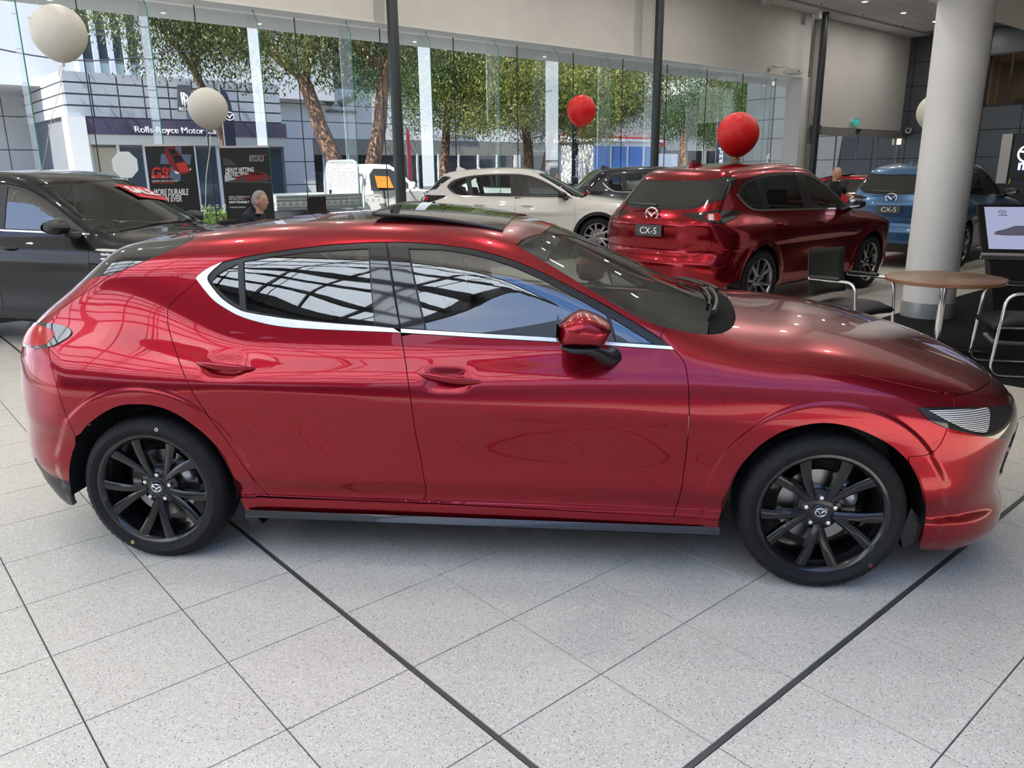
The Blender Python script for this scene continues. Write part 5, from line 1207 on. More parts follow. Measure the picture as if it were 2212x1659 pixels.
def build_banners():
    bk = principled('banner_black', (.012, .012, .013), .6); wt = principled('print_white', (.82, .82, .82), .6); rd = principled('print_red', (.55, .03, .025), .6); dr = principled('print_dark_red', (.20, .012, .012), .6); bl = principled('print_blue', (.10, .15, .24), .6); gy = principled('print_grey', (.06, .06, .065), .6); al = principled('banner_rail', (.62, .60, .56), .35, .7); blk = principled('print_black', (.004, .004, .005), .6); lt = principled('print_pale', (.45, .47, .5), .6)
    def stand(corner_l, corner_r, Y, label):
        a = at_y(*corner_l, Y); b = at_y(*corner_r, Y); a = a.copy(); z = (a[2] + b[2]) / 2; d = b - a; d[2] = 0; w = np.linalg.norm(d); o = empty('roll_up_banner'); c = (a + b) / 2; ang = math.atan2(d[1], d[0]); R = Euler((0, 0, ang)).to_matrix()
        m = MB(); m.box((c[0], c[1], (z + .10) / 2), (w, .004, z - .10), R); m.build('sheet', bk, o)
        m = MB(); m.box((c[0], c[1], z + .012), (w + .01, .022, .028), R); m.build('top_rail', al, o)
        m = MB(); m.box((c[0], c[1], .05), (w + .04, .18, .09), R, bev=.02); m.build('cassette', al, o)
        m = MB(); n = np.array([d[1], -d[0], 0]) / w; m.tube([(c[0] - n[0] * .03, c[1] - n[1] * .03, .08), (c[0] - n[0] * .02, c[1] - n[1] * .02, z)], .008, 8); m.build('pole', al, o)
        tag(o, label, 'banner', 'black roll-up banners by the glass front'); return o, Plane(c + n * .003, d)
    def pr(pl, name, pts, mat, o, off=.002):
        m = MB(); pl.poly(m, pts, off); return m.build(name, mat, o)
    o, p = stand((312, 314), (418, 317), 11.6, 'black roll-up banner with a red car seen from above, left of two')
    pr(p, 'print_block', [(348, 332), (414, 334), (411, 356), (346, 354)], bl, o, .001)
    pr(p, 'print_block', [(378, 316), (392, 316), (390, 392), (365, 384)], bl, o, .0012)
    pr(p, 'car_print', [(356, 319), (364, 316), (378, 318), (390, 334), (400, 349), (411, 368), (408, 374), (392, 377), (381, 375), (372, 362), (362, 346), (355, 330)], dr, o, .002)
    pr(p, 'car_print', [(372, 336), (390, 335), (398, 348), (378, 353)], blk, o, .003)
    pr(p, 'car_print', [(362, 322), (376, 321), (385, 333), (369, 334)], blk, o, .003)
    pr(p, 'car_print', [(380, 354), (399, 350), (409, 368), (402, 372), (390, 372)], rd, o, .0028)
    pr(p, 'lamp_print', [(376, 368), (388, 373), (385, 376), (378, 374)], wt, o, .004); pr(p, 'lamp_print', [(408, 368), (412, 362), (413, 367)], wt, o, .004)
    p.txt('G9', 326, 366, 22, rd, o, 0, wpx=37, bold=.004); p.txt('+', 362, 362, 13, rd, o, wpx=9, bold=.003)
    pr(p, 'print_band', [(326, 378), (365, 378), (365, 385), (327, 385)], rd, o); p.txt('NEW FORMULA', 329, 381.5, 4, wt, o, wpx=32)
    p.txt('CERAMIC SURFACE COATING', 328, 390, 4, wt, o, wpx=56); p.txt('NOW WITH GRAPHENE', 329, 395, 3.6, rd, o, wpx=47)
    p.txt('MORE DURABLE', 331, 411, 13, wt, o, .2, wpx=76, bold=.003); p.txt('THAN EVER', 334, 425, 13, wt, o, .2, wpx=57, bold=.003)
    hx = MB(); 
    for i in range(3):
        for k in range(9): 
            cx, cy = 414 + 4.2 * (i - 1) + (2.1 if k % 2 else 0), 330 + 7.6 * k
            hx.tube([p.at(cx + 2.2 * math.cos(t), cy + 2.4 * math.sin(t), .002) for t in np.linspace(0, 2 * math.pi, 6, endpoint=False)], .0012, 4, closed=True)
    hx.build('hexagon_print', gy, o)
    o, p = stand((475, 318), (580, 320), 11.3, 'black roll-up banner with a red car side-on, right of two')
    p.txt('HYDRO', 538, 338, 12, wt, o, .2, wpx=31, bold=.004); p.txt('HYDRO', 539, 338.2, 11, blk, o, .2, wpx=29, bold=.001, off=.0055)
    pr(p, 'print_dash', [(571, 334), (575, 334), (575, 336), (571, 336)], rd, o)
    pr(p, 'print_glow', [(485, 382), (520, 386), (560, 390), (585, 392), (585, 396), (487, 394)], gy, o, .001); pr(p, 'print_glow', [(485, 378), (512, 386), (486, 393)], lt, o, .0012)
    pr(p, 'print_skyline', [(482, 340), (500, 346), (512, 358), (483, 358)], gy, o, .001)
    p.txt('HEAVY HITTING', 486, 364, 9, wt, o, .2, wpx=62, bold=.002); p.txt('PROTECTION', 486, 374, 9, wt, o, .2, wpx=50, bold=.002)
    pr(p, 'car_print', [(509, 388), (511, 382), (520, 379), (533, 377), (541, 373), (553, 371), (566, 372), (576, 377), (584, 381), (584, 389), (560, 391), (520, 391)], dr, o, .005)
    pr(p, 'car_print', [(538, 377), (545, 373), (554, 372), (566, 374), (572, 378)], blk, o, .0056)
    for cx in (522, 571): pr(p, 'wheel_print', [(cx + 6 * math.cos(t), 388 + 6 * math.sin(t)) for t in np.linspace(0, 6.283, 18, endpoint=False)], gy, o, .006)
    p.txt('NEW FORMULA C', 494, 424, 4, wt, o, wpx=46); p.txt('PROTECTION', 494, 429, 4, wt, o, wpx=31); p.txt('WI', 527, 429, 4, rd, o, wpx=6); p.txt('NOW TOUGHER T', 495, 435.5, 4.2, wt, o, wpx=44, bold=.002); p.txt('INCREDIBLE STRENGTH', 496, 447, 3, wt, o, wpx=34)
    hx = MB()
    for i in range(2):
        for k in range(8):
            cx, cy = 583 + 4.2 * (i - 1) + (2.1 if k % 2 else 0), 405 + 7.6 * k
            hx.tube([p.at(cx + 2.2 * math.cos(t), cy + 2.4 * math.sin(t), .002) for t in np.linspace(0, 2 * math.pi, 6, endpoint=False)], .0012, 4, closed=True)
    hx.build('hexagon_print', gy, o)

# ---- people
def skin_mesh(name, joints, edges, mat, parent, root=0, levels=2):
    me = bpy.data.meshes.new(name); me.from_pydata([j[0] for j in joints], edges, []); o = link(name, me, mat, parent)
    sk = o.modifiers.new('skin', 'SKIN'); sk.use_smooth_shade = True; sv = me.skin_vertices[0].data
    for i, j in enumerate(joints): r = j[1]; sv[i].radius = (r, r) if not isinstance(r, tuple) else r
    sv[root].use_root = True; ss = o.modifiers.new('sub', 'SUBSURF'); ss.levels = 1; ss.render_levels = levels
    return o
def make_head(parent, loc, h, skin, hair, face=0.0, bald=False, tilt=0.0):
    """head of height h with brow, nose, lips, chin and ears; looks along +x before turning by face"""
    hd = empty('head', loc, face, parent); hd.rotation_euler = (0, tilt, face); nu, nv = 30, 24; V = []
    for i in range(nv + 1):
        t = math.pi * i / nv; cz = math.cos(t); s = math.sin(t)
        for k in range(nu):
            a = 2 * math.pi * k / nu; ca, sa = math.cos(a), math.sin(a)
            x = .50 * h * .78 * s * ca; y = .50 * h * .62 * s * sa; z = .5 * h * cz
            if cz < 0:
                w = -cz; x = x * (1 - .18 * w) + .05 * h * w * (1 if ca > 0 else .2); y *= 1 - .30 * w * w
            if ca > .2:
                f = max(0, (ca - .2) / .8)
                if abs(sa) < .30: x += h * .085 * f * math.exp(-((cz + .16) / .13)**2) * (1 - (abs(sa) / .30)**2)    # nose
                x -= h * .022 * f * math.exp(-((cz - .08) / .07)**2) * (1 if abs(sa) > .12 else .3)                 # eye hollows
                x += h * .014 * f * math.exp(-((cz - .22) / .08)**2); x += h * .016 * f * math.exp(-((cz + .50) / .07)**2); x += h * .03 * f * math.exp(-((cz + .82) / .14)**2)
            V.append((x, y, z))
    Fc = [(i * nu + k, i * nu + (k + 1) % nu, (i + 1) * nu + (k + 1) % nu, (i + 1) * nu + k) for i in range(nv) for k in range(nu)]
    m = MB(); m.add(V, Fc, True); m.build('face', skin, hd)
    for s in (-1, 1):
        e = MB(); e.lathe([(0, -.012), (.030, -.010), (.034, 0), (.026, .010), (0, .006)], 14, axis=1); eo = e.build('ear', skin, hd); eo.location = (-.02 * h, s * .33 * h, -.03 * h); eo.scale = (h / .26 * .75, h / .26, h / .26)
        q = MB(); q.lathe([(0, .004), (.005, .003), (.007, 0), (0, -.004)], 10, axis=0); qo = q.build('eye', principled('eye_dark', (.02, .015, .012), .2), hd); qo.location = (.352 * h, s * .115 * h, .035 * h)
    if not bald:
        V = []; n2 = 12
        for i in range(n2 + 1):
            t = math.pi * .60 * i / n2; cz = math.cos(t); s = math.sin(t)
            for k in range(nu):
                a = 2 * math.pi * k / nu; ca = math.cos(a); lim = 1.0 if ca < -.1 else (.62 if ca < .35 else .42); tt = t * lim; c2, s2 = math.cos(tt), math.sin(tt)
                V.append((.525 * h * .80 * s2 * ca - .004, .525 * h * .68 * s2 * math.sin(a), .525 * h * c2))
        Fc = [(i * nu + k, i * nu + (k + 1) % nu, (i + 1) * nu + (k + 1) % nu, (i + 1) * nu + k) for i in range(n2) for k in range(nu)]
        m = MB(); m.add(V, Fc, True); m.build('hair', hair, hd)
    return hd
def hand(parent, loc, d, up, mat, size=.18):
    """palm with four curled fingers and a thumb; d points along the fingers"""
    d = np.array(d, float); d /= np.linalg.norm(d); up = np.array(up, float); up -= d * (up @ d); up /= np.linalg.norm(up); sd = np.cross(d, up); L = np.asarray(loc, float)
    J = [(tuple(L), (.026, .022)), (tuple(L + d * size * .25), (.036, .016)), (tuple(L + d * size * .48), (.038, .015))]; E_ = [(0, 1), (1, 2)]
    for k, (o, ln) in enumerate(((-.032, .40), (-.011, .47), (.011, .44), (.031, .35))):
        a = len(J); b = L + d * size * .50 + sd * o
        J += [(tuple(b), .010), (tuple(b + d * size * ln * .5 - up * .008), .009), (tuple(b + d * size * ln * .85 - up * .030), .008)]; E_ += [(2, a), (a, a + 1), (a + 1, a + 2)]
    a = len(J); b = L + d * size * .15 - sd * .034; J += [(tuple(b), .012), (tuple(b + d * .035 - sd * .022 - up * .01), .011), (tuple(b + d * .065 - sd * .024 - up * .02), .009)]; E_ += [(1, a), (a, a + 1), (a + 1, a + 2)]
    return skin_mesh('hand', J, E_, mat, parent, 0, 1)
def build_people():
    skin = principled('skin_pale', (.50, .29, .22), .55); hair = principled('hair_grey', (.26, .25, .24), .8); navy = principled('navy_cotton', (.012, .016, .028), .85); black = principled('black_cotton', (.008, .008, .009), .85); trs = principled('dark_trousers', (.02, .02, .022), .85); tan = principled('skin_tan', (.42, .24, .17), .5); shoe = principled('shoe_black', (.01, .01, .01), .35)
    # seated man, in profile, facing right
    hc = at_y(553, 434, 9.9); o = empty('person', (hc[0], hc[1], 0), math.radians(-8)); zc = float(hc[2])
    make_head(o, (.055, 0, zc), .245, skin, hair, tilt=.06)
    T = zc - .172; hp = T - .58
    body = [((-.12, 0, hp), (.15, .17)), ((-.10, 0, hp + .18), (.135, .17)), ((-.07, 0, hp + .38), (.14, .19)), ((-.05, 0, T), (.10, .16)), ((-.03, 0, T + .09), .06), ((-.005, 0, zc - .10), .055),
            ((-.06, -.19, T - .02), .068), ((-.02, -.25, T - .28), .055), ((.22, -.20, T - .36), .042), ((-.06, .19, T - .02), .068), ((-.02, .25, T - .28), .055), ((.22, .20, T - .36), .042),
            ((-.06, -.10, hp - .02), .10), ((.36, -.12, hp + .0), .075), ((.38, -.12, .42 * hp), .055), ((.36, -.12, .09), .045), ((-.06, .10, hp - .02), .10), ((.36, .12, hp), .075), ((.38, .12, .42 * hp), .055), ((.36, .12, .09), .045), ((.50, -.12, .05), .04), ((.50, .12, .05), .04)]
    E_ = [(0, 1), (1, 2), (2, 3), (3, 4), (4, 5), (3, 6), (6, 7), (7, 8), (3, 9), (9, 10), (10, 11), (0, 12), (12, 13), (13, 14), (14, 15), (0, 16), (16, 17), (17, 18), (18, 19), (15, 20), (19, 21)]
    skin_mesh('body', body, E_, navy, o, 0)
    col = MB(); col.lathe([(.075, 0), (.066, .045), (.062, .05)], 20, (-.028, 0, T + .045)); col.build('collar', navy, o)
    nk = MB(); nk.lathe([(.060, 0), (.054, .12)], 18, (.02, 0, T + .02)); nk.build('neck', skin, o)
    for s in (-1, 1): hand(o, (.24, s * .20, T - .365), (1, 0, -.1), (0, 0, 1), skin)
    tag(o, 'seated man with short grey hair and navy shirt, in profile at the desk', 'person')
    # office chair
    c = empty('office_chair', (hc[0] - .12, hc[1] + .02, 0), math.radians(-8)); cm = principled('chair_fabric_black', (.012, .012, .013), .8)
    m = MB(); m.box((.05, 0, hp - .17), (.48, .48, .09), bev=.04); m.build('seat', cm, c)
    m = MB(); m.box((-.24, 0, hp + .24), (.07, .46, .58), Euler((0, -.10, 0)).to_matrix(), bev=.03); m.build('backrest', cm, c)
    m = MB(); m.tube([(0, 0, .10), (0, 0, hp - .2)], .03, 12); m.build('gas_post', cm, c)
    for k in range(5):
        a = 1.257 * k; m = MB(); m.tube([(0, 0, .12), (.28 * math.cos(a), .28 * math.sin(a), .06)], [.028, .016], 8); m.lathe([(0, -.02), (.028, -.02), (.028, .02), (0, .02)], 12, (.28 * math.cos(a), .28 * math.sin(a), .028), axis=1); m.build('castor_arm', cm, c)
    tag(c, 'black office chair under the seated man', 'chair')
    # desk and monitor
    dp = at_y(690, 480, 10.5); d = empty('desk', (dp[0] - .1, dp[1] + .05, 0), math.radians(-8)); wd_ = principled('desk_white', (.6, .6, .58), .5)
    m = MB(); m.box((0, 0, .735), (1.5, .75, .03), bev=.004); m.build('desktop', wd_, d)
    for sx in (-.70, .70):
        m = MB(); m.box((sx, 0, .36), (.04, .65, .72)); m.build('leg_panel', wd_, d)
    tag(d, 'white office desk between the seated man and the slim column', 'desk')
    mo = empty('monitor', (dp[0] - .02, dp[1], .75), math.radians(62)); bm_ = principled('black_trim', (.012, .012, .013), .38); zt = float(at_y(692, 424, 10.5)[2]) - .75
    m = MB(); m.box((0, 0, zt - .14), (.34, .035, .28), Euler((.05, 0, 0)).to_matrix(), bev=.008); m.build('screen_shell', bm_, mo)
    m = MB(); m.tube([(0, .02, .01), (0, .03, zt - .2)], .02, 10); m.box((0, .02, .008), (.24, .18, .014), bev=.004); m.build('stand', bm_, mo); tag(mo, 'black computer monitor seen from behind on the desk', 'monitor')
    bx = MB(); p2 = at_y(675, 450, 10.5); bx.box((p2[0], p2[1], .75 + .11), (.05, .16, .22), bev=.004); tag(bx.build('desk_organiser', principled('grey_plastic', (.35, .35, .34), .6)), 'small grey upright box beside the monitor', 'box')
    # standing man by the far cars
    hc = at_y(1805, 376, 15.3); o = empty('person', (hc[0], hc[1], 0), math.radians(-60)); zc = float(hc[2])
    make_head(o, (.03, 0, zc), .25, tan, hair, bald=True, tilt=.22, face=0)
    T = zc - .215; hp = T - .54
    body = [((-.06, 0, hp), (.15, .17)), ((-.05, 0, hp + .2), (.14, .175)), ((-.02, 0, hp + .4), (.14, .20)), ((0, 0, T), (.10, .17)), ((.01, 0, T + .08), .06), ((-.06, -.10, hp - .06), .105), ((-.05, -.11, .5), .07), ((-.06, -.11, .10), .05), ((-.06, .10, hp - .06), .105), ((-.05, .11, .5), .07), ((-.06, .11, .10), .05), ((.08, -.11, .05), .042), ((.08, .11, .05), .042)]
    skin_mesh('body', body, [(0, 1), (1, 2), (2, 3), (3, 4), (0, 5), (5, 6), (6, 7), (0, 8), (8, 9), (9, 10), (7, 11), (10, 12)], black, o, 0)
    for s, el, wr in ((-1, (.10, -.30, T - .26), (.30, -.26, T - .42)), (1, (.16, .32, T - .22), (.42, .36, T - .36))):
        skin_mesh('sleeve', [((0, s * .15, T - .01), .075), ((.02, s * .23, T - .06), .07), ((.06, s * .27, T - .17), .062)], [(0, 1), (1, 2)], black, o, 0, 1)
        skin_mesh('forearm', [((.05, s * .265, T - .15), .05), (el, .046), (wr, .033)], [(0, 1), (1, 2)], tan, o, 0, 1)
        hand(o, wr, (1, .1 * s, -.4), (0, 0, 1), tan)
    nk = MB(); nk.lathe([(.058, 0), (.056, .14)], 18, (.015, 0, T + .03)); nk.build('neck', tan, o); col = MB(); col.lathe([(.078, 0), (.068, .05)], 20, (.01, 0, T + .03)); col.build('collar', black, o)
    tag(o, 'bald man in black polo shirt standing behind the red SUV, looking down', 'person')

# ---- furniture
def cantilever_chair(P, rz, label):
    o = empty('visitor_chair', (P[0], P[1], 0), rz); ch = principled('tube_chrome', (.82, .82, .83), .07, 1.0); lea = principled('seat_leather', (.018, .018, .020), .55); mesh = principled('back_mesh', (.050, .050, .038), .85); pad = principled('arm_pad', (.012, .012, .013), .5)
    hw = .27
    for s in (-1, 1):
        y = s * hw
        def fil(pts, r=.07):
            pts = [np.array(p, float) for p in pts]; out = [pts[0]]
            for a, b, c in zip(pts[:-2], pts[1:-1], pts[2:]):
                u1 = (a - b) / np.linalg.norm(a - b); u2 = (c - b) / np.linalg.norm(c - b)
                for t in np.linspace(0, 1, 7): out.append((b + u1 * r) * (1 - t)**2 + 2 * b * t * (1 - t) + (b + u2 * r) * t * t)
            out.append(pts[-1]); return out
        m = MB(); m.tube(fil([(-.27, y, .655), (.20, y, .66), (.25, y, .013), (-.27, y, .013)], .10), .0125, 10); m.build('side_tube', ch, o)
        a = MB(); a.tube([(-.25, y, .668), (.04, y, .672)], .019, 10); a.build('arm_pad', pad, o)
    m = MB(); m.tube([(-.26, -hw, .013), (-.26, hw, .013)], .0125, 10); m.build('floor_bar', ch, o)
    m = MB(); m.tube([(.225, -hw, .385), (.225, hw, .385)], .011, 10); m.tube([(-.20, -hw + .01, .40), (.22, -hw + .01, .39)], .009, 8); m.tube([(-.20, hw - .01, .40), (.22, hw - .01, .39)], .009, 8); m.build('seat_bar', ch, o)
    V = []; n = 10; me = MB()
    for i in range(n + 1):
        x = -.24 + .50 * i / n; z = .44 + .015 * math.sin(math.pi * i / n) - (.03 * max(0, i - 7) / 3)
        for y in np.linspace(-.235, .235, 7): V.append((x, y, z + .012 * (1 - (y / .235)**2)))
    m7 = 7; Fc = [(i * m7 + j, i * m7 + j + 1, (i + 1) * m7 + j + 1, (i + 1) * m7 + j) for i in range(n) for j in range(6)]
    me.add(V, Fc, True); se = me.build('seat', lea, o); sd = se.modifiers.new('thick', 'SOLIDIFY'); sd.thickness = .055; sd.offset = -1; bv = se.modifiers.new('round', 'BEVEL'); bv.width = .022; bv.segments = 3
    b = MB(); V = []
    for i in range(9):
        z = .50 + .40 * i / 8; x = -.25 - .06 * (i / 8) - .02 * math.sin(math.pi * i / 8)
        for y in np.linspace(-.235, .235, 9): V.append((x - .03 * (1 - (y / .235)**2), y, z))
    b.add(V, [(i * 9 + j, i * 9 + j + 1, (i + 1) * 9 + j + 1, (i + 1) * 9 + j) for i in range(8) for j in range(8)], True); bo = b.build('backrest', mesh, o); sd = bo.modifiers.new('thick', 'SOLIDIFY'); sd.thickness = .006
    for s in (-1, 1):
        f = MB(); f.tube([(-.26, s * .24, .50), (-.30, s * .24, .72), (-.31, s * .24, .90)], .010, 8); f.build('back_frame', pad, bo); 
    tag(o, label, 'chair', 'chrome visitor chairs at the round table'); return o
def build_furniture():
    zt = .675; c = at_z(2042, 599, zt); o = empty('round_table', (c[0], c[1], 0)); wood = principled('walnut_veneer', (.22, .12, .07), .38)
    noise_color(wood, (.15, .075, .04), (.30, .17, .10), 6, 5, coord='Object', mapping=(1, 9, 1)); ed = principled('walnut_edge', (.26, .12, .055), .35)
    m = MB(); m.lathe([(0, zt), (.472, zt), (.478, zt - .004)], 72); m.build('tabletop', wood, o); m = MB(); m.lathe([(.478, zt - .004), (.478, zt - .028), (.470, zt - .033), (0, zt - .033)], 72); m.build('edge_band', ed, o)
    ch = principled('tube_chrome', (.82, .82, .83), .07, 1.0); m = MB(); m.lathe([(.030, .03), (.030, zt - .03)], 24); m.build('column', ch, o)
    m = MB(); m.box((0, 0, zt - .045), (.30, .05, .02), Euler((0, 0, .5)).to_matrix()); m.build('top_bracket', principled('black_trim', (.012, .012, .013), .38), o)
    for k in range(4):
        a = -.12 + k * math.pi / 2; f = MB(); d = np.array([math.cos(a), math.sin(a), 0]); pz = np.array([-math.sin(a), math.cos(a), 0]); V = []
        for t, hgt, wd_ in ((.02, .050, .028), (.44, .022, .020)):
            for sx, z in ((-1, .008), (1, .008), (1, hgt), (-1, hgt)): V.append(d * t + pz * sx * wd_ + np.array([0, 0, z]))
        f.add(V, [(0, 1, 2, 3)[::-1], (4, 5, 6, 7), (0, 4, 7, 3), (1, 2, 6, 5), (3, 7, 6, 2), (0, 1, 5, 4)]); f.build('foot', ch, o)
    tag(o, 'round walnut table on a chrome column in front of the round pillar', 'table')
    p1 = at_z(1868, 656, .45) + np.array([-.07, .09, 0]); cantilever_chair(p1, math.radians(-58), 'chrome visitor chair with mesh back, left of the round table')
    p2 = at_z(2185, 690, .43); cantilever_chair(p2 + np.array([.10, .05, 0]), math.radians(165), 'chrome visitor chair with black seat cut off by the right edge')
    # touch-screen kiosk
    k = empty('touch_kiosk'); a = at_y(2122, 545, 7.25); blk = principled('kiosk_black', (.004, .004, .004), .5, spec=.3); sil = principled('kiosk_silver', (.55, .55, .56), .3, .8); ex = np.array([.94, -.34, 0]); nn = np.cross(ex, [0, 0, 1.0])
    W_ = .95; ztop = float(at_y(2160, 441, 7.72)[2]); zb = float(a[2]); tilt = np.array([0, 0, ztop - zb]) - nn * .52
    def quad(mb, o0, ex_, ez_, w, d0):
        pass
    def slab(name, mat, x0, x1, t0, t1, th, lift, par):
        m = MB(); nrm = np.cross(ex, tilt); nrm /= np.linalg.norm(nrm); V = []
        for dn in (lift, lift - th):
            for x, t in ((x0, t0), (x1, t0), (x1, t1), (x0, t1)): V.append(a + ex * x + tilt * t + nrm * dn + (np.array([0, 0, 0])))
        m.add(V, [(0, 1, 2, 3), (7, 6, 5, 4), (0, 4, 5, 1), (1, 5, 6, 2), (2, 6, 7, 3), (3, 7, 4, 0)]); return m.build(name, mat, par)
    fr = slab('screen_frame', blk, 0, W_, 0, 1.0, .05, .0, k); slab('bezel_trim', sil, -.008, W_, -.06, -.01, .055, .003, k)
    scm = principled('screen_glow', (.10, .11, .15), .15, emit=(.33, .35, .52), estr=.55); sc_ = slab('screen', scm, .055, W_ - .055, .07, .94, .002, .003, fr)
    nrm = np.cross(ex, tilt); nrm /= np.linalg.norm(nrm); ezt = tilt / np.linalg.norm(tilt); tl = np.linalg.norm(tilt)
    cp = [(.02, .36), (.04, .42), (.13, .47), (.22, .54), (.36, .55), (.48, .50), (.58, .44), (.60, .37), (.5, .34), (.1, .34)]
    m = MB(); m.add([a + ex * (.09 + x * .9) + tilt * t + nrm * .0045 for x, t in cp], [tuple(range(len(cp)))]); m.build('car_picture', principled('screen_dark', (.03, .03, .04), .2, emit=(.10, .10, .14), estr=.4), fr)
    lg = MB(); c0 = a + ex * .20 + tilt * .83 + nrm * .0045; R0 = .028
    lg.tube([c0 + ex * R0 * 1.2 * math.cos(q) + ezt * R0 * .85 * math.sin(q) for q in np.linspace(0, 6.283, 24, endpoint=False)], .0028, 6, closed=True)
    for s in (-1, 1): lg.tube([c0 + ex * R0 * s + ezt * R0 * .3, c0 + ex * s * R0 * .4 + ezt * R0 * .25, c0 - ezt * R0 * .4], .003, 6)
    lg.build('logo', principled('logo_grey', (.16, .16, .18), .4), fr); text('lettering', 'mazda', .030, principled('logo_grey', (.16, .16, .18), .4), fr, frame(c0 - ezt * .045, ex, ezt), align='CENTER')
    b = MB(); V = []; mid = a + ex * W_ / 2
    for z, hw, dp in ((zb - .05, W_ / 2 - .01, .07), (.75, W_ / 2 - .07, .12), (.03, W_ / 2 - .20, .16)):
        for sx, sy in ((-1, -1), (1, -1), (1, 1), (-1, 1)): V.append((mid[0] + ex[0] * sx * hw - nn[0] * (.10 + sy * dp * -1), mid[1] + ex[1] * sx * hw - nn[1] * (.10 + sy * dp * -1), z))
    b.add(V, [(0, 1, 2, 3)[::-1]] + [(4 * i + j, 4 * i + (j + 1) % 4, 4 * i + 4 + (j + 1) % 4, 4 * i + 4 + j) for i in range(2) for j in range(4)] + [(8, 9, 10, 11)]); b.build('pedestal', blk, k)
    bb = MB(); bb.box((mid[0] - nn[0] * .1, mid[1] - nn[1] * .1, .015), (.62, .42, .03), Euler((0, 0, math.atan2(ex[1], ex[0]))).to_matrix(), bev=.004); bb.build('foot_plate', sil, k); tag(k, 'black touch-screen kiosk with tilted display at the right edge', 'kiosk')

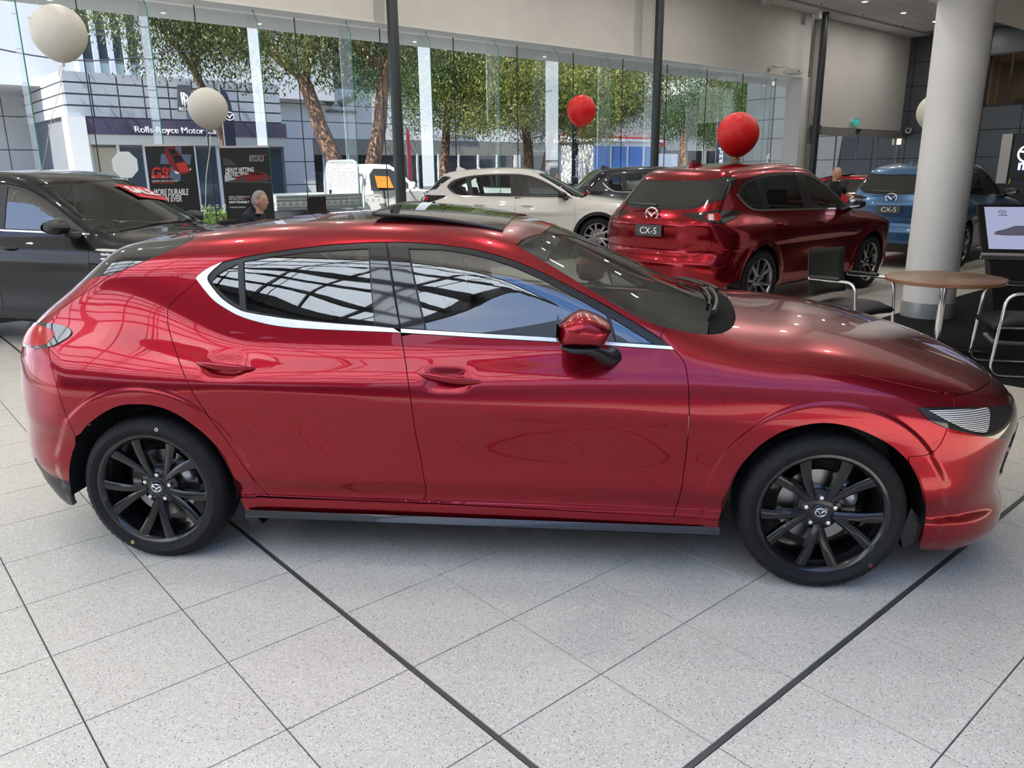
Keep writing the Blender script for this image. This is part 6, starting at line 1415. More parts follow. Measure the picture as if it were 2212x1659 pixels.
def build_fittings():
    wh = principled('white_plastic', (.78, .78, .76), .45); dk = principled('black_trim', (.012, .012, .013), .38)
    # projector on a wall arm
    P = at_w(1712, 156, DG - .75); o = empty('projector', P, GA + .25); m = MB(); m.box((0, 0, 0), (.62, .42, .13), bev=.015); m.build('case', wh, o); m = MB()
    for k in range(7): m.box((-.14 + .032 * k, -.211, .012), (.018, .004, .07))
    m.build('vent_slots', principled('vent_grey', (.25, .25, .25), .6), o); m = MB(); m.lathe([(0, 0), (.035, 0), (.045, .03)], 20, (.27, -.215, 0), axis=1); m.build('lens', dk, o)
    m = MB(); m.tube([(-.1, 0, .06), (-.1, .2, .16), (-.1, .62, .16)], .022, 8); m.box((-.1, .66, .16), (.14, .03, .12)); m.build('wall_arm', wh, o); m = MB(); m.tube([(.26, .1, .07), (.2, .25, .17), (-.05, .5, .19), (-.22, .62, .22)], .010, 6); m.build('cable', dk, o); tag(o, 'white projector on a wall arm under the bulkhead', 'projector')
    # exit sign
    P = at_w(1850, 264, DG - .15); o = empty('exit_sign', P, GA); m = MB(); m.box((0, 0, 0), (.34, .04, .21), bev=.005); m.build('sign_face', principled('exit_green', (.02, .30, .27), .5, emit=(.02, .35, .32), estr=.5), o); m = MB(); m.box((0, 0, .16), (.44, .09, .07), bev=.01); m.build('housing', wh, o)
    m = MB(); m.lathe([(0, -.002), (.022, -.002)], 14, (.005, -.021, .06), axis=1); m.tube([(.0, -.022, .04), (-.012, -.022, -.02)], .02, 6); m.tube([(-.012, -.022, -.02), (.035, -.022, -.075)], .011, 6); m.tube([(-.012, -.022, -.02), (-.035, -.022, -.08)], .011, 6); m.tube([(0, -.022, .03), (.05, -.022, .0)], .008, 6); m.tube([(0, -.022, .03), (-.045, -.022, .01)], .008, 6); m.build('running_figure', principled('exit_white', (.85, .88, .86), .5), o); tag(o, 'small green exit sign with running figure on the pale end wall', 'exit sign')
    # door sensor, wall camera, sprinkler heads, ceiling detector
    P = at_w(1855, 281, DG - .14); m = MB(); m.box((0, 0, 0), (.30, .08, .07), bev=.02); ob = m.build('door_sensor', dk); ob.location = tuple(P); ob.rotation_euler = (0, 0, GA); tag(ob, 'small black sensor box on the header over the sliding door', 'sensor')
    P = at_u(1963, 282, UE - .16); o = empty('security_camera', P); m = MB(); m.lathe([(.0, -.06), (.115, -.06), (.125, 0), (.125, .05)], 24, axis=0); q = m.build('housing', wh, o); q.rotation_euler = (0, 0, math.pi + GA); m = MB(); m.lathe([(.001, .07), (.03, .06), (.05, .035), (.055, .0)], 20, axis=0); q = m.build('lens', dk, o); q.rotation_euler = (0, 0, math.pi + GA); q.location = tuple(-UU * .05); tag(o, 'white dome security camera with dark lens on the dark wall', 'camera')
    P = at_u(1942, 306, UE - .05); m = MB(); m.box((0, 0, 0), (.10, .16, .24), RZ, bev=.02); ob = m.build('wall_light', principled('wall_light_cream', (.75, .70, .58), .5, emit=(1, .9, .7), estr=.6)); ob.location = tuple(P); tag(ob, 'small cream wall light on the dark cladding beside the sliding door', 'lamp')
    for px, py, nm in ((1775, 10, 'leftmost tiny sprinkler head on the tiled ceiling'), (1864, 32, 'middle tiny sprinkler head on the tiled ceiling'), (1952, 56, 'rightmost tiny sprinkler head on the tiled ceiling')):
        P = at_z(px, py, ZC - .03); m = MB(); m.lathe([(.03, .03), (.03, .02), (.012, .015), (.012, -.03), (.028, -.035)], 14); ob = m.build('sprinkler_head', principled('vent_grey', (.25, .25, .25), .6)); ob.location = tuple(P); tag(ob, nm, 'sprinkler', 'ceiling sprinklers')
    P = at_w(1767, 30, DG - .6); m = MB(); m.box((0, 0, 0), (.20, .20, .30), RZ, bev=.02); ob = m.build('column_speaker', wh); ob.location = tuple(P); tag(ob, 'small white speaker box at the head of the far steel column', 'speaker')
    P = at_w(1653, 4, DG - .5); m = MB(); m.box((0, 0, 0), (.22, .22, .16), RZ, bev=.02); ob = m.build('bulkhead_sensor', wh); ob.location = tuple(P); tag(ob, 'small white box at the top of the bulkhead near the picture top', 'sensor')
    # brand wall at the far right
    b = empty('brand_wall'); m = MB(); gbox(m, UE - .10, UE - .01, 8.4, 10.72, 0, 2.74); m.build('black_panel', principled('brand_black', (.006, .007, .010), .25), b); m = MB(); gbox(m, UE - .14, UE - .01, 10.78, 11.13, 0, 2.74); m.build('white_fin', principled('white_trim', (.80, .80, .78), .5), b)
    p0 = at_u(2199, 356, UE - .12); Mt = frame(p0 + np.array([0, 0, -.02]), -WW, (0, 0, 1)); text('lettering', 'mazda', .52, principled('sign_blue_white', (.7, .75, 1), .4, emit=(.35, .42, 1.0), estr=1.6), b, Mt, .03, bold=.012)
    p1 = at_u(2222, 332, UE - .12); m = MB(); m.tube([p1 - WW * .34 * math.cos(q) + np.array([0, 0, .30 * math.sin(q)]) for q in np.linspace(0, 6.283, 30, endpoint=False)], .035, 8, closed=True); m.tube([p1 + WW * .30 + np.array([0, 0, .1]), p1 + WW * .1 + np.array([0, 0, .05]), p1 - np.array([0, 0, .12]), p1 - WW * .1 + np.array([0, 0, .05]), p1 - WW * .3 + np.array([0, 0, .1])], .04, 8); m.build('emblem', principled('sign_white', (.85, .85, .87), .4, emit=(1, 1, 1), estr=.5), b); tag(b, 'black brand panel with lit blue lettering and white edge fin at far right', 'sign')
    cnt = MB(); gbox(cnt, UE - 1.3, UE - .7, 8.3, 11.6, 0, .95); tag(cnt.build('reception_counter', principled('counter_dark', (.03, .03, .032), .4)), 'dark reception counter in front of the black brand panel', 'counter')
    bt = MB(); pb = at_u(2181, 392, UE - 1.0); bt.lathe([(0, 0), (.035, 0), (.035, .13), (.014, .17), (.014, .2), (0, .2)], 16, (pb[0], pb[1], .95)); tag(bt.build('spray_bottle', principled('bottle_yellow', (.65, .60, .08), .4)), 'small yellow bottle standing on the reception counter', 'bottle')
    # mezzanine office behind glass
    z0, z1 = 3.8, 5.6; w = empty('window_3'); struct(w); m = MB(); gbox(m, UE + .05, UE + .06, 5.5, 12.0, z0, z1); m.build('pane', thin_glass('office_glass', (.42, .42, .40), .8, base=.06), w)
    for ww in (12.0, 11.2): 
        m = MB(); gbox(m, UE - .01, UE + .07, ww - .03, ww + .03, z0, z1); m.build('mullion', dk, w)
    m = MB(); gbox(m, UE - .01, UE + .1, 5.5, 12.0, z0 - .04, z0 + .02); gbox(m, UE - .01, UE + .1, 5.5, 12.0, z1 - .02, z1 + .05); m.build('frame', dk, w)
    rm = MB(); gbox(rm, UE + 4, UE + 4.1, 5, 13, z0, z1 + .2); gbox(rm, UE + .3, UE + 4.1, 5, 13, z0 - .2, z0 - .02); gbox(rm, UE + .3, UE + 4.1, 5, 13, z1 + .1, z1 + .2); gbox(rm, UE + .3, UE + 4.1, 12.9, 13, z0, z1 + .2); struct(rm.build('wall_office', principled('office_beige', (.34, .27, .20), .8)))
    l = bpy.data.lights.new('office_light', 'AREA'); l.energy = 110; l.size = 2.0; l.color = (1, .86, .68); lo = bpy.data.objects.new('office_light', l); COL.objects.link(lo); lo.location = tuple(G(UE + 2.6, 9, z1)); lo.rotation_euler = (0, 0, 0)
    for i, (a, b_) in enumerate(((11.05, 10.7), (10.65, 10.3), (10.25, 9.9))):
        m = MB(); gbox(m, UE + .36, UE + .7, b_, a, z0 - .0, z0 + .20 + .05 * (i % 2)); tag(m.build('paper_stack', wh), ('leftmost', 'middle', 'rightmost')[i] + ' white paper stack on the upstairs office sill', 'paper', 'paper stacks on the office sill')
    # lettering on the black SUV windscreen and its wing badge are added with the car

def car_extras(suvs):
    red, white, blue, navy, black = suvs; chrome = principled('chrome', (.80, .80, .82), .10, 1.0)
    P = SB.side([(1.00, .94), (1.20, .945), (1.38, .93), (1.36, .865), (1.05, .868)]); m = MB()
    for a, b in (((1.00, .955), (1.34, .948)), ((1.06, .875), (1.30, .870))):
        pts = SB.side([(a[0] + (b[0] - a[0]) * t, a[1] + (b[1] - a[1]) * t) for t in np.linspace(0, 1, 8)]); pts[:, 1] -= .008; m.tube(pts, [.008, .013, .014, .014, .014, .014, .013, .012], 8)
    pts = SB.side([(1.34, .948), (1.37, .93), (1.35, .89), (1.30, .87)]); pts[:, 1] -= .008; m.tube(pts, .012, 8); wb = m.build('wing_badge', chrome, black)
    text('badge_lettering', 'INLINE6', .03, chrome, wb, frame(SB.side([(1.06, .915)])[0] + np.array([0, -.008, 0]), (1, 0, 0), (0, 0, 1)))
    # SALE lettering across the top of the screen
    sm_ = principled('sale_red', (.60, .02, .03), .5); sw = principled('sale_white', (.85, .85, .85), .5)
    c3_ = [SB.top([(x, y)])[0] for x, y in ((.40, .10), (.34, .62), (.62, .64), (.66, .14))]; c3_ = [p + np.array([.008, 0, .014]) for p in c3_]
    m = MB(); m.add(c3_, [(0, 1, 2, 3)]); so = m.build('windscreen_sticker', sm_, black)
    e1 = (c3_[2] - c3_[3]); e2 = (c3_[0] - c3_[3]); text('sticker_lettering', 'SALE', .20, sw, so, frame(c3_[3] + e1 * .06 + e2 * .52 + np.array([.006, 0, .008]), e1, e2 - e1 * (e1 @ e2) / (e1 @ e1)), bold=.006)
# ------------------------------------------------------------------ the street outside
def img_quad(mb, D, pts, off=0.0, th=.02):
    V = [at_w(a, b, D - off) for a, b in pts]; n = len(V); V2 = [v + WW * th for v in V]
    mb.add(V + V2, [tuple(range(n)), tuple(range(n, 2 * n))[::-1]] + [(i, (i + 1) % n, n + (i + 1) % n, n + i) for i in range(n)]); return mb
def uat(px, D, py=300): return float(at_w(px, py, D) @ UU)
def zat(px, py, D): return float(at_w(px, py, D)[2])

def build_street():
    g = MB(); gbox(g, -60, 90, DG + .6, 80, -.25, -.06); struct(g.build('ground_street', principled('asphalt', (.12, .12, .125), .9)))
    g = MB(); gbox(g, -60, 33, DG + .6, 20.5, -.2, -.03); struct(g.build('ground_forecourt', principled('forecourt_concrete', (.34, .33, .31), .9)))
    g = MB(); gbox(g, -60, 60, 27.5, 31.8, -.2, .05); struct(g.build('ground_pavement', principled('pavement', (.36, .35, .33), .9)))
    # hedge along the verge
    leaf = principled('hedge_leaf', (.10, .20, .035), .6); noise_color(leaf, (.03, .065, .012), (.13, .20, .035), 9, 3)
    rng = random.Random(4)
    def hedge(u0, u1, w, h, n, label):
        m = MB()
        for k in range(n):
            c = G(u0 + (u1 - u0) * rng.random(), w + .5 * (rng.random() - .5), h * (rng.random()**.6)); a = rng.random() * 6.28; t = rng.random() * 3; s = .025 + .025 * rng.random()
            d = np.array([math.cos(a) * math.cos(t), math.sin(a) * math.cos(t), math.sin(t)]); e = np.cross(d, [rng.random(), rng.random(), 1]); e /= np.linalg.norm(e)
            m.add([c - d * s, c + e * s * .6, c + d * s, c - e * s * .6], [(0, 1, 2, 3)])
        gbox(m, u0, u1, w - .2, w + .2, 0, h * .8); o = m.build('hedge', leaf); tag(o, label, 'hedge', 'clipped hedges along the street')
    hedge(-6, 9, 21.6, .75, 7000, 'low clipped hedge outside behind the banners'); hedge(9.6, 24, 21.8, .62, 6000, 'low clipped hedge outside behind the white SUV')

def build_buildings():
    # --- pale corner building with the dark sign band
    D = 33.0; bld = empty('corner_building'); grey = principled('panel_grey', (.30, .33, .37), .55); pale = principled('panel_sunlit', (.45, .46, .48), .6); sign = principled('sign_purple', (.045, .040, .075), .5); white = principled('facade_white', (.52, .53, .54), .6); glassd = principled('window_dark', (.05, .065, .085), .08, coat=1.0); frm = principled('window_frame_pale', (.50, .53, .57), .5); joint = principled('joint_grey', (.12, .13, .15), .8); beige = principled('fascia_beige', (.45, .45, .43), .7)
    uc = uat(152, D); ue = uat(612, D); zt = zat(155, 152, D); zs = zat(160, 252, D); zsb = zat(165, 290, D); zg = zat(170, 312, D)
    core = MB(); gbox(core, uc + .05, ue, D + .05, D + 9, 0, zt - .05); core.build('core', joint, bld)
    nu = 9; du = (ue - uc) / nu; nz = 4; dz = (zt - zs) / nz
    for i in range(nu):
        for k in range(nz):
            m = MB(); gbox(m, uc + du * i + .03, uc + du * (i + 1) - .03, D - .02, D + .06, zs + dz * k + .03, zs + dz * (k + 1) - .03); m.build('cladding_panel', grey, bld)
    for i in range(4):
        for k in range(nz):
            m = MB(); gbox(m, uc - .04, uc + .05, D + 2.2 * i + .03, D + 2.2 * (i + 1) - .03, zs + dz * k + .03, zs + dz * (k + 1) - .03); m.build('cladding_panel', pale, bld)  # left flank: sunlight put into a paler copy of the cladding colour
    m = MB(); gbox(m, uc + .5, ue, D - .35, D + .05, zsb, zs - .05); sb = m.build('sign_band', sign, bld)
    m = MB(); gbox(m, uc + .5, ue, D - .30, D + .05, zg, zsb); m.build('fascia', beige, bld); m = MB(); gbox(m, uc - .1, uc + .5, D - .4, D + .4, 0, zs); m.build('corner_post', white, bld)
    pL = at_w(290, 280, D - .38); lm = principled('letter_white', (.75, .75, .78), .5); hgt = zat(290, 270, D) - zat(290, 284, D); t = text('lettering', 'Rolls-Royce Motor Cars', hgt * 1.35, lm, bld, frame(pL, UU, (0, 0, 1)), .03); 
    w_ = max(v.co @ Vector(UU) for v in t.data.vertices) - min(v.co @ Vector(UU) for v in t.data.vertices); want = uat(478, D - .38, 280) - uat(290, D - .38, 280)
    o0 = Vector(pL); t.data.transform(Matrix.Translation(o0) @ frame((0, 0, 0), UU, (0, 0, 1)) @ Matrix.Diagonal((want / w_, 1, 1, 1)) @ frame((0, 0, 0), UU, (0, 0, 1)).inverted() @ Matrix.Translation(-o0))
    # emblem plate with the double letter
    m = MB(); img_quad(m, D, [(383, 183), (412, 184), (413, 241), (384, 241)], .10); eo = m.build('emblem_plate', principled('emblem_blue', (.06, .065, .09), .4), bld)
    pe = at_w(390, 214, D - .14); sz = zat(390, 196, D) - zat(390, 226, D); text('emblem_lettering', 'R', sz * 1.3, lm, eo, frame(pe, UU, (0, 0, 1)), .02, xs=.7); pe2 = at_w(395, 218, D - .16); text('emblem_lettering', 'R', sz * 1.3, lm, eo, frame(pe2, UU, (0, 0, 1)), .02, xs=.7)
    text('emblem_lettering', 'ROYCE', sz * .36, lm, eo, frame(at_w(387, 236, D - .14), UU, (0, 0, 1)), .02); 
    us = [uc + .6 + .95 * k for k in range(int((ue - uc - .6) / .95))]
    for i, u in enumerate(us):
        m = MB(); gbox(m, u + .06, u + .89, D + .04, D + .08, .1, zg - .1); m.build('shop_window', glassd if i % 3 else principled('window_lit', (.35, .33, .26), .3), bld)
        m = MB(); gbox(m, u - .05, u + .06, D - .05, D + .10, 0, zg); m.build('mullion', frm, bld)
    tag(bld, 'grey panelled corner showroom across the street with dark purple sign band', 'building')
    # --- glass tower above it
    tw = empty('glass_tower'); DT = 36.0; u0 = uat(58, DT, 100); u1 = uat(345, DT, 100); zb = zt - .3; ztop = zat(200, -60, DT); m = MB(); gbox(m, u0 - 6, u1, DT + .2, DT + 10, zb, ztop + 4); m.build('tower_core', white, tw)
    ucn = uat(168, DT, 80)
    cols = np.linspace(ucn, uat(300, DT, 80), 5); rows = np.arange(zb, ztop + 4, 1.05)
    for a, b in zip(cols[:-1], cols[1:]):
        for k, (p, q) in enumerate(zip(rows[:-1], rows[1:])):
            m = MB(); gbox(m, a + .10, b - .10, DT + .10, DT + .16, p + .06, q - .06); m.build('window_pane', glassd if k % 3 else principled('spandrel_green', (.40, .48, .47), .2), tw)
    for a in cols:
        m = MB(); gbox(m, a - .10, a + .10, DT, DT + .25, zb, ztop + 4); m.build('mullion', frm, tw)
    m = MB(); gbox(m, cols[-1] + .05, u1 + 8, DT + .05, DT + .3, zb, ztop + 4); m.build('wall_panel', white, tw)
    for p in rows[::3]:
        m = MB(); gbox(m, cols[-1], u1 + 8, DT + .03, DT + .06, p - .02, p + .02); m.build('panel_joint', joint, tw)
    # flank facing left, panes coloured bright as if the sun were on them
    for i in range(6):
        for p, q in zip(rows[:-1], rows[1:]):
            m = MB(); gbox(m, ucn - .16, ucn - .10, DT + .3 + 1.3 * i + .06, DT + .3 + 1.3 * (i + 1) - .06, p + .06, q - .06); m.build('window_pane', principled('pane_sunlit', (.55, .62, .66), .15, coat=1.0), tw)
    tag(tw, 'tall office tower with glass bays above the grey corner showroom', 'building')
    # --- pale slab tower at the far left
    lt = empty('slab_tower'); DL = 40.0; a = uat(-120, DL); b = uat(118, DL); zz = np.arange(0, 26, 1.35); m = MB(); gbox(m, a - 8, b, DL + .06, DL + 8, 0, 27); m.build('tower_core', joint, lt)
    for p, q in zip(zz[:-1], zz[1:]):
        for s0, s1 in ((a - 8, a), (a, a + (b - a) * .55), (a + (b - a) * .55, b)):
            m = MB(); gbox(m, s0 + .02, s1 - .02, DL, DL + .07, p + .02, q - .02); m.build('cladding_panel', white, lt)
    tag(lt, 'tall pale panelled tower at the far left edge of the street', 'building')
    # --- white showroom with the flat roof
    DW = 36.5; wb = empty('white_showroom'); a = uat(598, DW, 250); b = uat(1208, DW, 260); zt2 = zat(610, 183, DW); zl = zat(680, 300, DW); dark = principled('shopfront_dark', (.02, .023, .026), .15, coat=.5); ww_ = principled('stone_white', (.60, .605, .62), .65)
    m = MB(); gbox(m, a, b, DW + .06, DW + 12, 0, zt2 - .1); m.build('core', joint, wb); us = np.linspace(a, b, 11); zr = np.linspace(zl, zt2, 4)
    for i in range(10):
        for p, q in zip(zr[:-1], zr[1:]):
            m = MB(); gbox(m, us[i] + .02, us[i + 1] - .02, DW, DW + .07, p + .02, q - .02); m.build('stone_panel', ww_, wb)
    m = MB(); gbox(m, uat(676, DW), b, DW + .02, DW + .05, 0, zl - .7); m.build('shop_glass', dark, wb); m = MB(); gbox(m, uat(676, DW), b, DW - .02, DW + .05, zl - .75, zl); m.build('shop_header', principled('header_khaki', (.20, .20, .18), .7), wb)
    for k in range(12):
        u = uat(676, DW) + (b - uat(676, DW)) * (k + .3) / 12; m = MB(); gbox(m, u, u + (.5 if k in (9,) else .10), DW - .06, DW + .06, 0, zl - .7); m.build('mullion', ww_ if k == 9 else frm, wb)
    z_ = np.linspace(0, zl, 4)
    for p, q in zip(z_[:-1], z_[1:]):
        m = MB(); gbox(m, a + .02, uat(676, DW) - .02, DW, DW + .07, p + .02, q - .02); m.build('stone_panel', ww_, wb)
    for txt, px, py, wpx, hp in (('ASTON MARTIN', 703, 240, 66, 7), ('ASTON MARTIN', 967, 295, 60, 9)):
        P = at_w(px, py, DW - .05); h = zat(px, py - hp / 2, DW) - zat(px, py + hp / 2, DW); t = text('lettering', txt, h * 1.4, principled('letter_dark', (.08, .085, .08), .5), None, None, .03); w0 = max(v.co.x for v in t.data.vertices); want = np.linalg.norm(at_w(px + wpx, py, DW - .05) - P); t.data.transform(Matrix.Diagonal((want / w0, 1, 1, 1))); t.data.transform(frame(P, UU, (0, 0, 1))); t.parent = wb
    m = MB(); P = at_w(726, 220, DW - .05); s = .011
    for sg in (-1, 1): m.add([P + UU * sg * .05, P + UU * sg * 1.25 + np.array([0, 0, .52]), P + UU * sg * 1.15 + np.array([0, 0, .18]), P + UU * sg * .3 - np.array([0, 0, .25])], [(0, 1, 2, 3)])
    m.build('wing_emblem', principled('letter_dark', (.08, .085, .08), .5), wb)
    up = MB(); gbox(up, a + 1, b - 3, DW + 3, DW + 11, zt2, zt2 + 3.2); up.build('upper_storey', principled('upper_grey', (.10, .105, .11), .6), wb)
    for k in range(9):
        u = a + 1.2 + (b - a - 4.2) * k / 9; m = MB(); gbox(m, u + .2, u + 1.9, DW + 2.94, DW + 3.0, zt2 + .6, zt2 + 2.4); m.build('upper_window', glassd, wb)
    tag(wb, 'low white stone showroom across the street with dark shopfront', 'building')
    # --- red-signed shop, further along
    DD = 38.0; db = empty('red_sign_shop'); a = uat(1206, DD, 300); b = uat(1560, DD, 320); z1 = zat(1215, 292, DD); z0 = zat(1215, 312, DD); m = MB(); gbox(m, a, b, DD + .05, DD + 10, 0, z1 + 2.6); m.build('core', principled('shop_grey', (.34, .36, .38), .7), db)
    m = MB(); gbox(m, a, uat(1432, DD, 310), DD - .15, DD + .05, z0, z1); m.build('sign_band', principled('sign_red', (.45, .03, .035), .5), db); P = at_w(1211, 301, DD - .2); h = (z1 - z0) * .62; t = text('lettering', 'DUCATI', h * 1.4, lm, None, None, .04, shear=.15, bold=.03); w0 = max(v.co.x for v in t.data.vertices); t.data.transform(Matrix.Diagonal((np.linalg.norm(at_w(1259, 301, DD - .2) - P) / w0, 1, 1, 1))); t.data.transform(frame(P, UU, (0, 0, 1))); t.parent = db
    m = MB(); gbox(m, a, b, DD, DD + .05, 0, z0 - .3); m.build('shop_glass', dark, db)
    for k in range(7):
        u = a + (b - a) * k / 7; m = MB(); gbox(m, u, u + .5, DD - .05, DD + .06, 0, z0); m.build('pier', principled('shop_grey', (.34, .36, .38), .7), db)
    tag(db, 'grey shop with red sign band behind the trees', 'building')
    # --- distant pale block closing the street
    fb = empty('far_block'); m = MB(); gbox(m, 56, 90, 34, 60, 0, 16); m.build('block_core', white, fb)
    for i in range(10):
        for k in range(4): m = MB(); gbox(m, 55.94, 56.0, 35 + 1.9 * i, 36.4 + 1.9 * i, 2 + 3.4 * k, 4.2 + 3.4 * k); m.build('block_window', glassd, fb)
    tag(fb, 'pale office block closing the far right end of the street', 'building')

def make_tree(px, D, h, spread, trunk_fork, seed, label, leafcol, n_leaf=7000, zmin=3.5, bark=None):
    rng = random.Random(seed); b = at_w(px, 330, D); b[2] = 0.0; o = empty('eucalyptus_tree', b)
    bk = bark or principled('bark_brown', (.16, .10, .07), .9); noise_color(bk, (.07, .05, .04), (.26, .15, .09), 7, 5, bump=.8, mapping=(2, 2, .5)) if 'done' not in bk else None; bk['done'] = 1
    tips = []
    def limb(p, d, L, r, lev, nm):
        pts = [p.copy()]; q = p.copy(); dd = d.copy()
        for k in range(6):
            dd = dd + np.array([rng.uniform(-.12, .12), rng.uniform(-.12, .12), rng.uniform(-.02, .10)]); dd /= np.linalg.norm(dd); q = q + dd * L / 6; pts.append(q.copy())
        m = tr; m.tube(pts, np.linspace(r, r * .62, 7), 9)
        if lev == 0: tips.append(q); return
        for k in range(3 if lev > 1 else 3):
            a = rng.uniform(0, 6.283); nd = dd * .55 + np.array([math.cos(a), math.sin(a), rng.uniform(-.05, .55)]) * .8; nd /= np.linalg.norm(nd); limb(q, nd, L * rng.uniform(.6, .85), r * .55, lev - 1, nm)
            tips.append(pts[4])
    tr = MB()
    for d, L, r in trunk_fork: limb(np.array([0, 0, -.1]), np.array(d, float) / np.linalg.norm(d), L, r, 2, 'trunk')
    tr.build('trunk', bk, o); V = []; Fc = []
    T = np.array(tips); T = T[T[:, 2] > h * .25]; nr = np.random.RandomState(seed); cl = T[nr.randint(0, len(T), 170)] + nr.normal(0, spread * .26, (170, 3)) * np.array([1, 1, .8])
    lows = nr.uniform(-2.6, .2, 170); allV = np.zeros((n_leaf * 4, 3)); ci = nr.randint(0, 170, n_leaf); c = cl[ci] + nr.normal(0, spread * .10, (n_leaf, 3)) * np.array([1, 1, .85]); c[:, 2] += nr.uniform(-.5, .2, n_leaf) * np.abs(lows[ci])
    zl = zmin + nr.uniform(-.4, 1.8, 170)[ci] + np.abs(nr.normal(0, .35, n_leaf)); k = c[:, 2] < zl; c[k, 2] = zl[k] + nr.uniform(0, 1.2, k.sum())
    a = nr.uniform(0, 6.283, n_leaf); dr = np.stack([np.cos(a) * .55, np.sin(a) * .55, -nr.uniform(.3, 1.1, n_leaf)], 1); dr /= np.linalg.norm(dr, axis=1)[:, None]; sd = np.cross(dr, nr.normal(0, 1, (n_leaf, 3))); sd /= np.linalg.norm(sd, axis=1)[:, None]; L = nr.uniform(.07, .17, n_leaf)[:, None]; Wd = L * .36
    allV[0::4] = c; allV[1::4] = c + dr * L * .45 + sd * Wd * .5; allV[2::4] = c + dr * L; allV[3::4] = c + dr * L * .45 - sd * Wd * .5
    f = np.arange(n_leaf * 4).reshape(-1, 4); me = bpy.data.meshes.new('foliage'); me.from_pydata(allV.tolist(), [], f.tolist()); fo = link('foliage', me, leafcol, o); fo['kind'] = 'stuff'
    tag(o, label, 'tree', 'street trees beyond the glass'); return o
def leaf_mat(name, a, b):
    m = principled(name, a, .45, spec=.35); noise_color(m, a, b, 1.6, 4, coord='Object'); nt = m.node_tree; pb = bsdf(m); out = [n for n in nt.nodes if n.type == 'OUTPUT_MATERIAL'][0]; tl = nt.nodes.new('ShaderNodeBsdfTranslucent'); src = pb.inputs['Base Color'].links[0].from_socket; nt.links.new(src, tl.inputs[0]); mx = nt.nodes.new('ShaderNodeMixShader'); mx.inputs[0].default_value = .38; nt.links.new(pb.outputs[0], mx.inputs[1]); nt.links.new(tl.outputs[0], mx.inputs[2]); nt.links.new(mx.outputs[0], out.inputs[0]); return m
def build_trees():
    g1 = leaf_mat('leaf_olive', (.026, .042, .014), (.125, .145, .042)); g2 = leaf_mat('leaf_bright', (.045, .072, .018), (.25, .27, .06)); g3 = leaf_mat('leaf_green', (.020, .042, .014), (.085, .14, .038))
    make_tree(757, 23.5, 9, 6.0, [((-.20, -.05, 1), 5.0, .34), ((.30, .1, 1), 5.2, .30)], 3, 'big forked eucalyptus with peeling brown bark behind the white utility truck', g1, 90000, 4.2)
    make_tree(948, 29, 9, 5.2, [((.05, .1, 1), 4.4, .26)], 5, 'dark slender eucalyptus right of the forked tree', g3, 60000, 3.3)
    make_tree(1150, 25.5, 8, 5.0, [((-.1, 0, 1), 3.4, .28), ((.25, .1, 1), 3.6, .20)], 8, 'broad eucalyptus with yellow-green leaves above the white SUV', g2, 80000, 2.8)
    make_tree(1300, 29, 9, 5.2, [((.1, 0, 1), 4.2, .34), ((-.3, .1, 1), 4.4, .26)], 12, 'dense grey-green eucalyptus behind the smaller red balloon', g1, 80000, 2.9)
    make_tree(1480, 32, 9, 5.5, [((0, 0, 1), 4.2, .34)], 17, 'dark eucalyptus seen past the middle steel column', g3, 70000, 2.9)
    make_tree(1590, 36, 10, 5.5, [((.1, 0, 1), 5.0, .36)], 21, 'bright sunlit eucalyptus near the feather flag on the right', g2, 70000, 3.0)
    make_tree(520, 28, 9, 3.4, [((-.22, .1, 1), 5.6, .20)], 27, 'eucalyptus hanging over the purple sign band at upper left', g1, 60000, 4.9)

def feather_flag(px, D, top_py, wpx, mat, label, letters=None, lm=None):
    b = at_w(px, 330, D); b[2] = 0; o = empty('feather_flag', b); zt = zat(px, top_py, D); w = wpx * np.linalg.norm(at_w(px + 1, 300, D) - at_w(px, 300, D)); V = []; n = 16
    for i in range(n + 1):
        t = i / n; z = .45 + (zt - .45) * t; ww = w * (1 if t < .72 else math.sqrt(max(0, 1 - ((t - .72) / .28)**2)) * .999 + .001); V += [tuple(UU * 0 + np.array([0, 0, z])), tuple(UU * ww + np.array([0, 0, z]) + WW * .05 * math.sin(3 * t))]
    m = MB(); m.add(V, [(2 * i, 2 * i + 1, 2 * i + 3, 2 * i + 2) for i in range(n)]); s = m.build('flag_cloth', mat, o); sd = s.modifiers.new('thick', 'SOLIDIFY'); sd.thickness = .008
    p = MB(); p.tube([(0, 0, 0), (0, 0, zt)], .02, 8); p.lathe([(0, 0), (.3, 0), (.3, .05), (0, .06)], 16); p.build('pole', principled('steel_grey', (.16, .17, .175), .45, .4), o)
    if letters:
        t = text('lettering', letters, w * .85, lm, o, frame(UU * w * .52 - WW * .06 + np.array([0, 0, zt * .50]), (0, 0, 1), -UU), .004, 'CENTER', bold=.01)
        c0 = UU * w * .52 - WW * .06 + np.array([0, 0, zt * .80]); em = MB(); R0 = w * .34
        em.tube([c0 + UU * R0 * 1.1 * math.cos(q) + np.array([0, 0, R0 * .9 * math.sin(q)]) for q in np.linspace(0, 6.283, 24, endpoint=False)], R0 * .10, 6, closed=True)
        for sg in (-1, 1): em.tube([c0 + UU * sg * R0 * .95 + np.array([0, 0, R0 * .3]), c0 + UU * sg * R0 * .4 + np.array([0, 0, R0 * .2]), c0 - np.array([0, 0, R0 * .45])], R0 * .12, 6)
        em.build('emblem', lm, o)
    tag(o, label, 'flag', 'tall feather flags on the forecourt'); return o

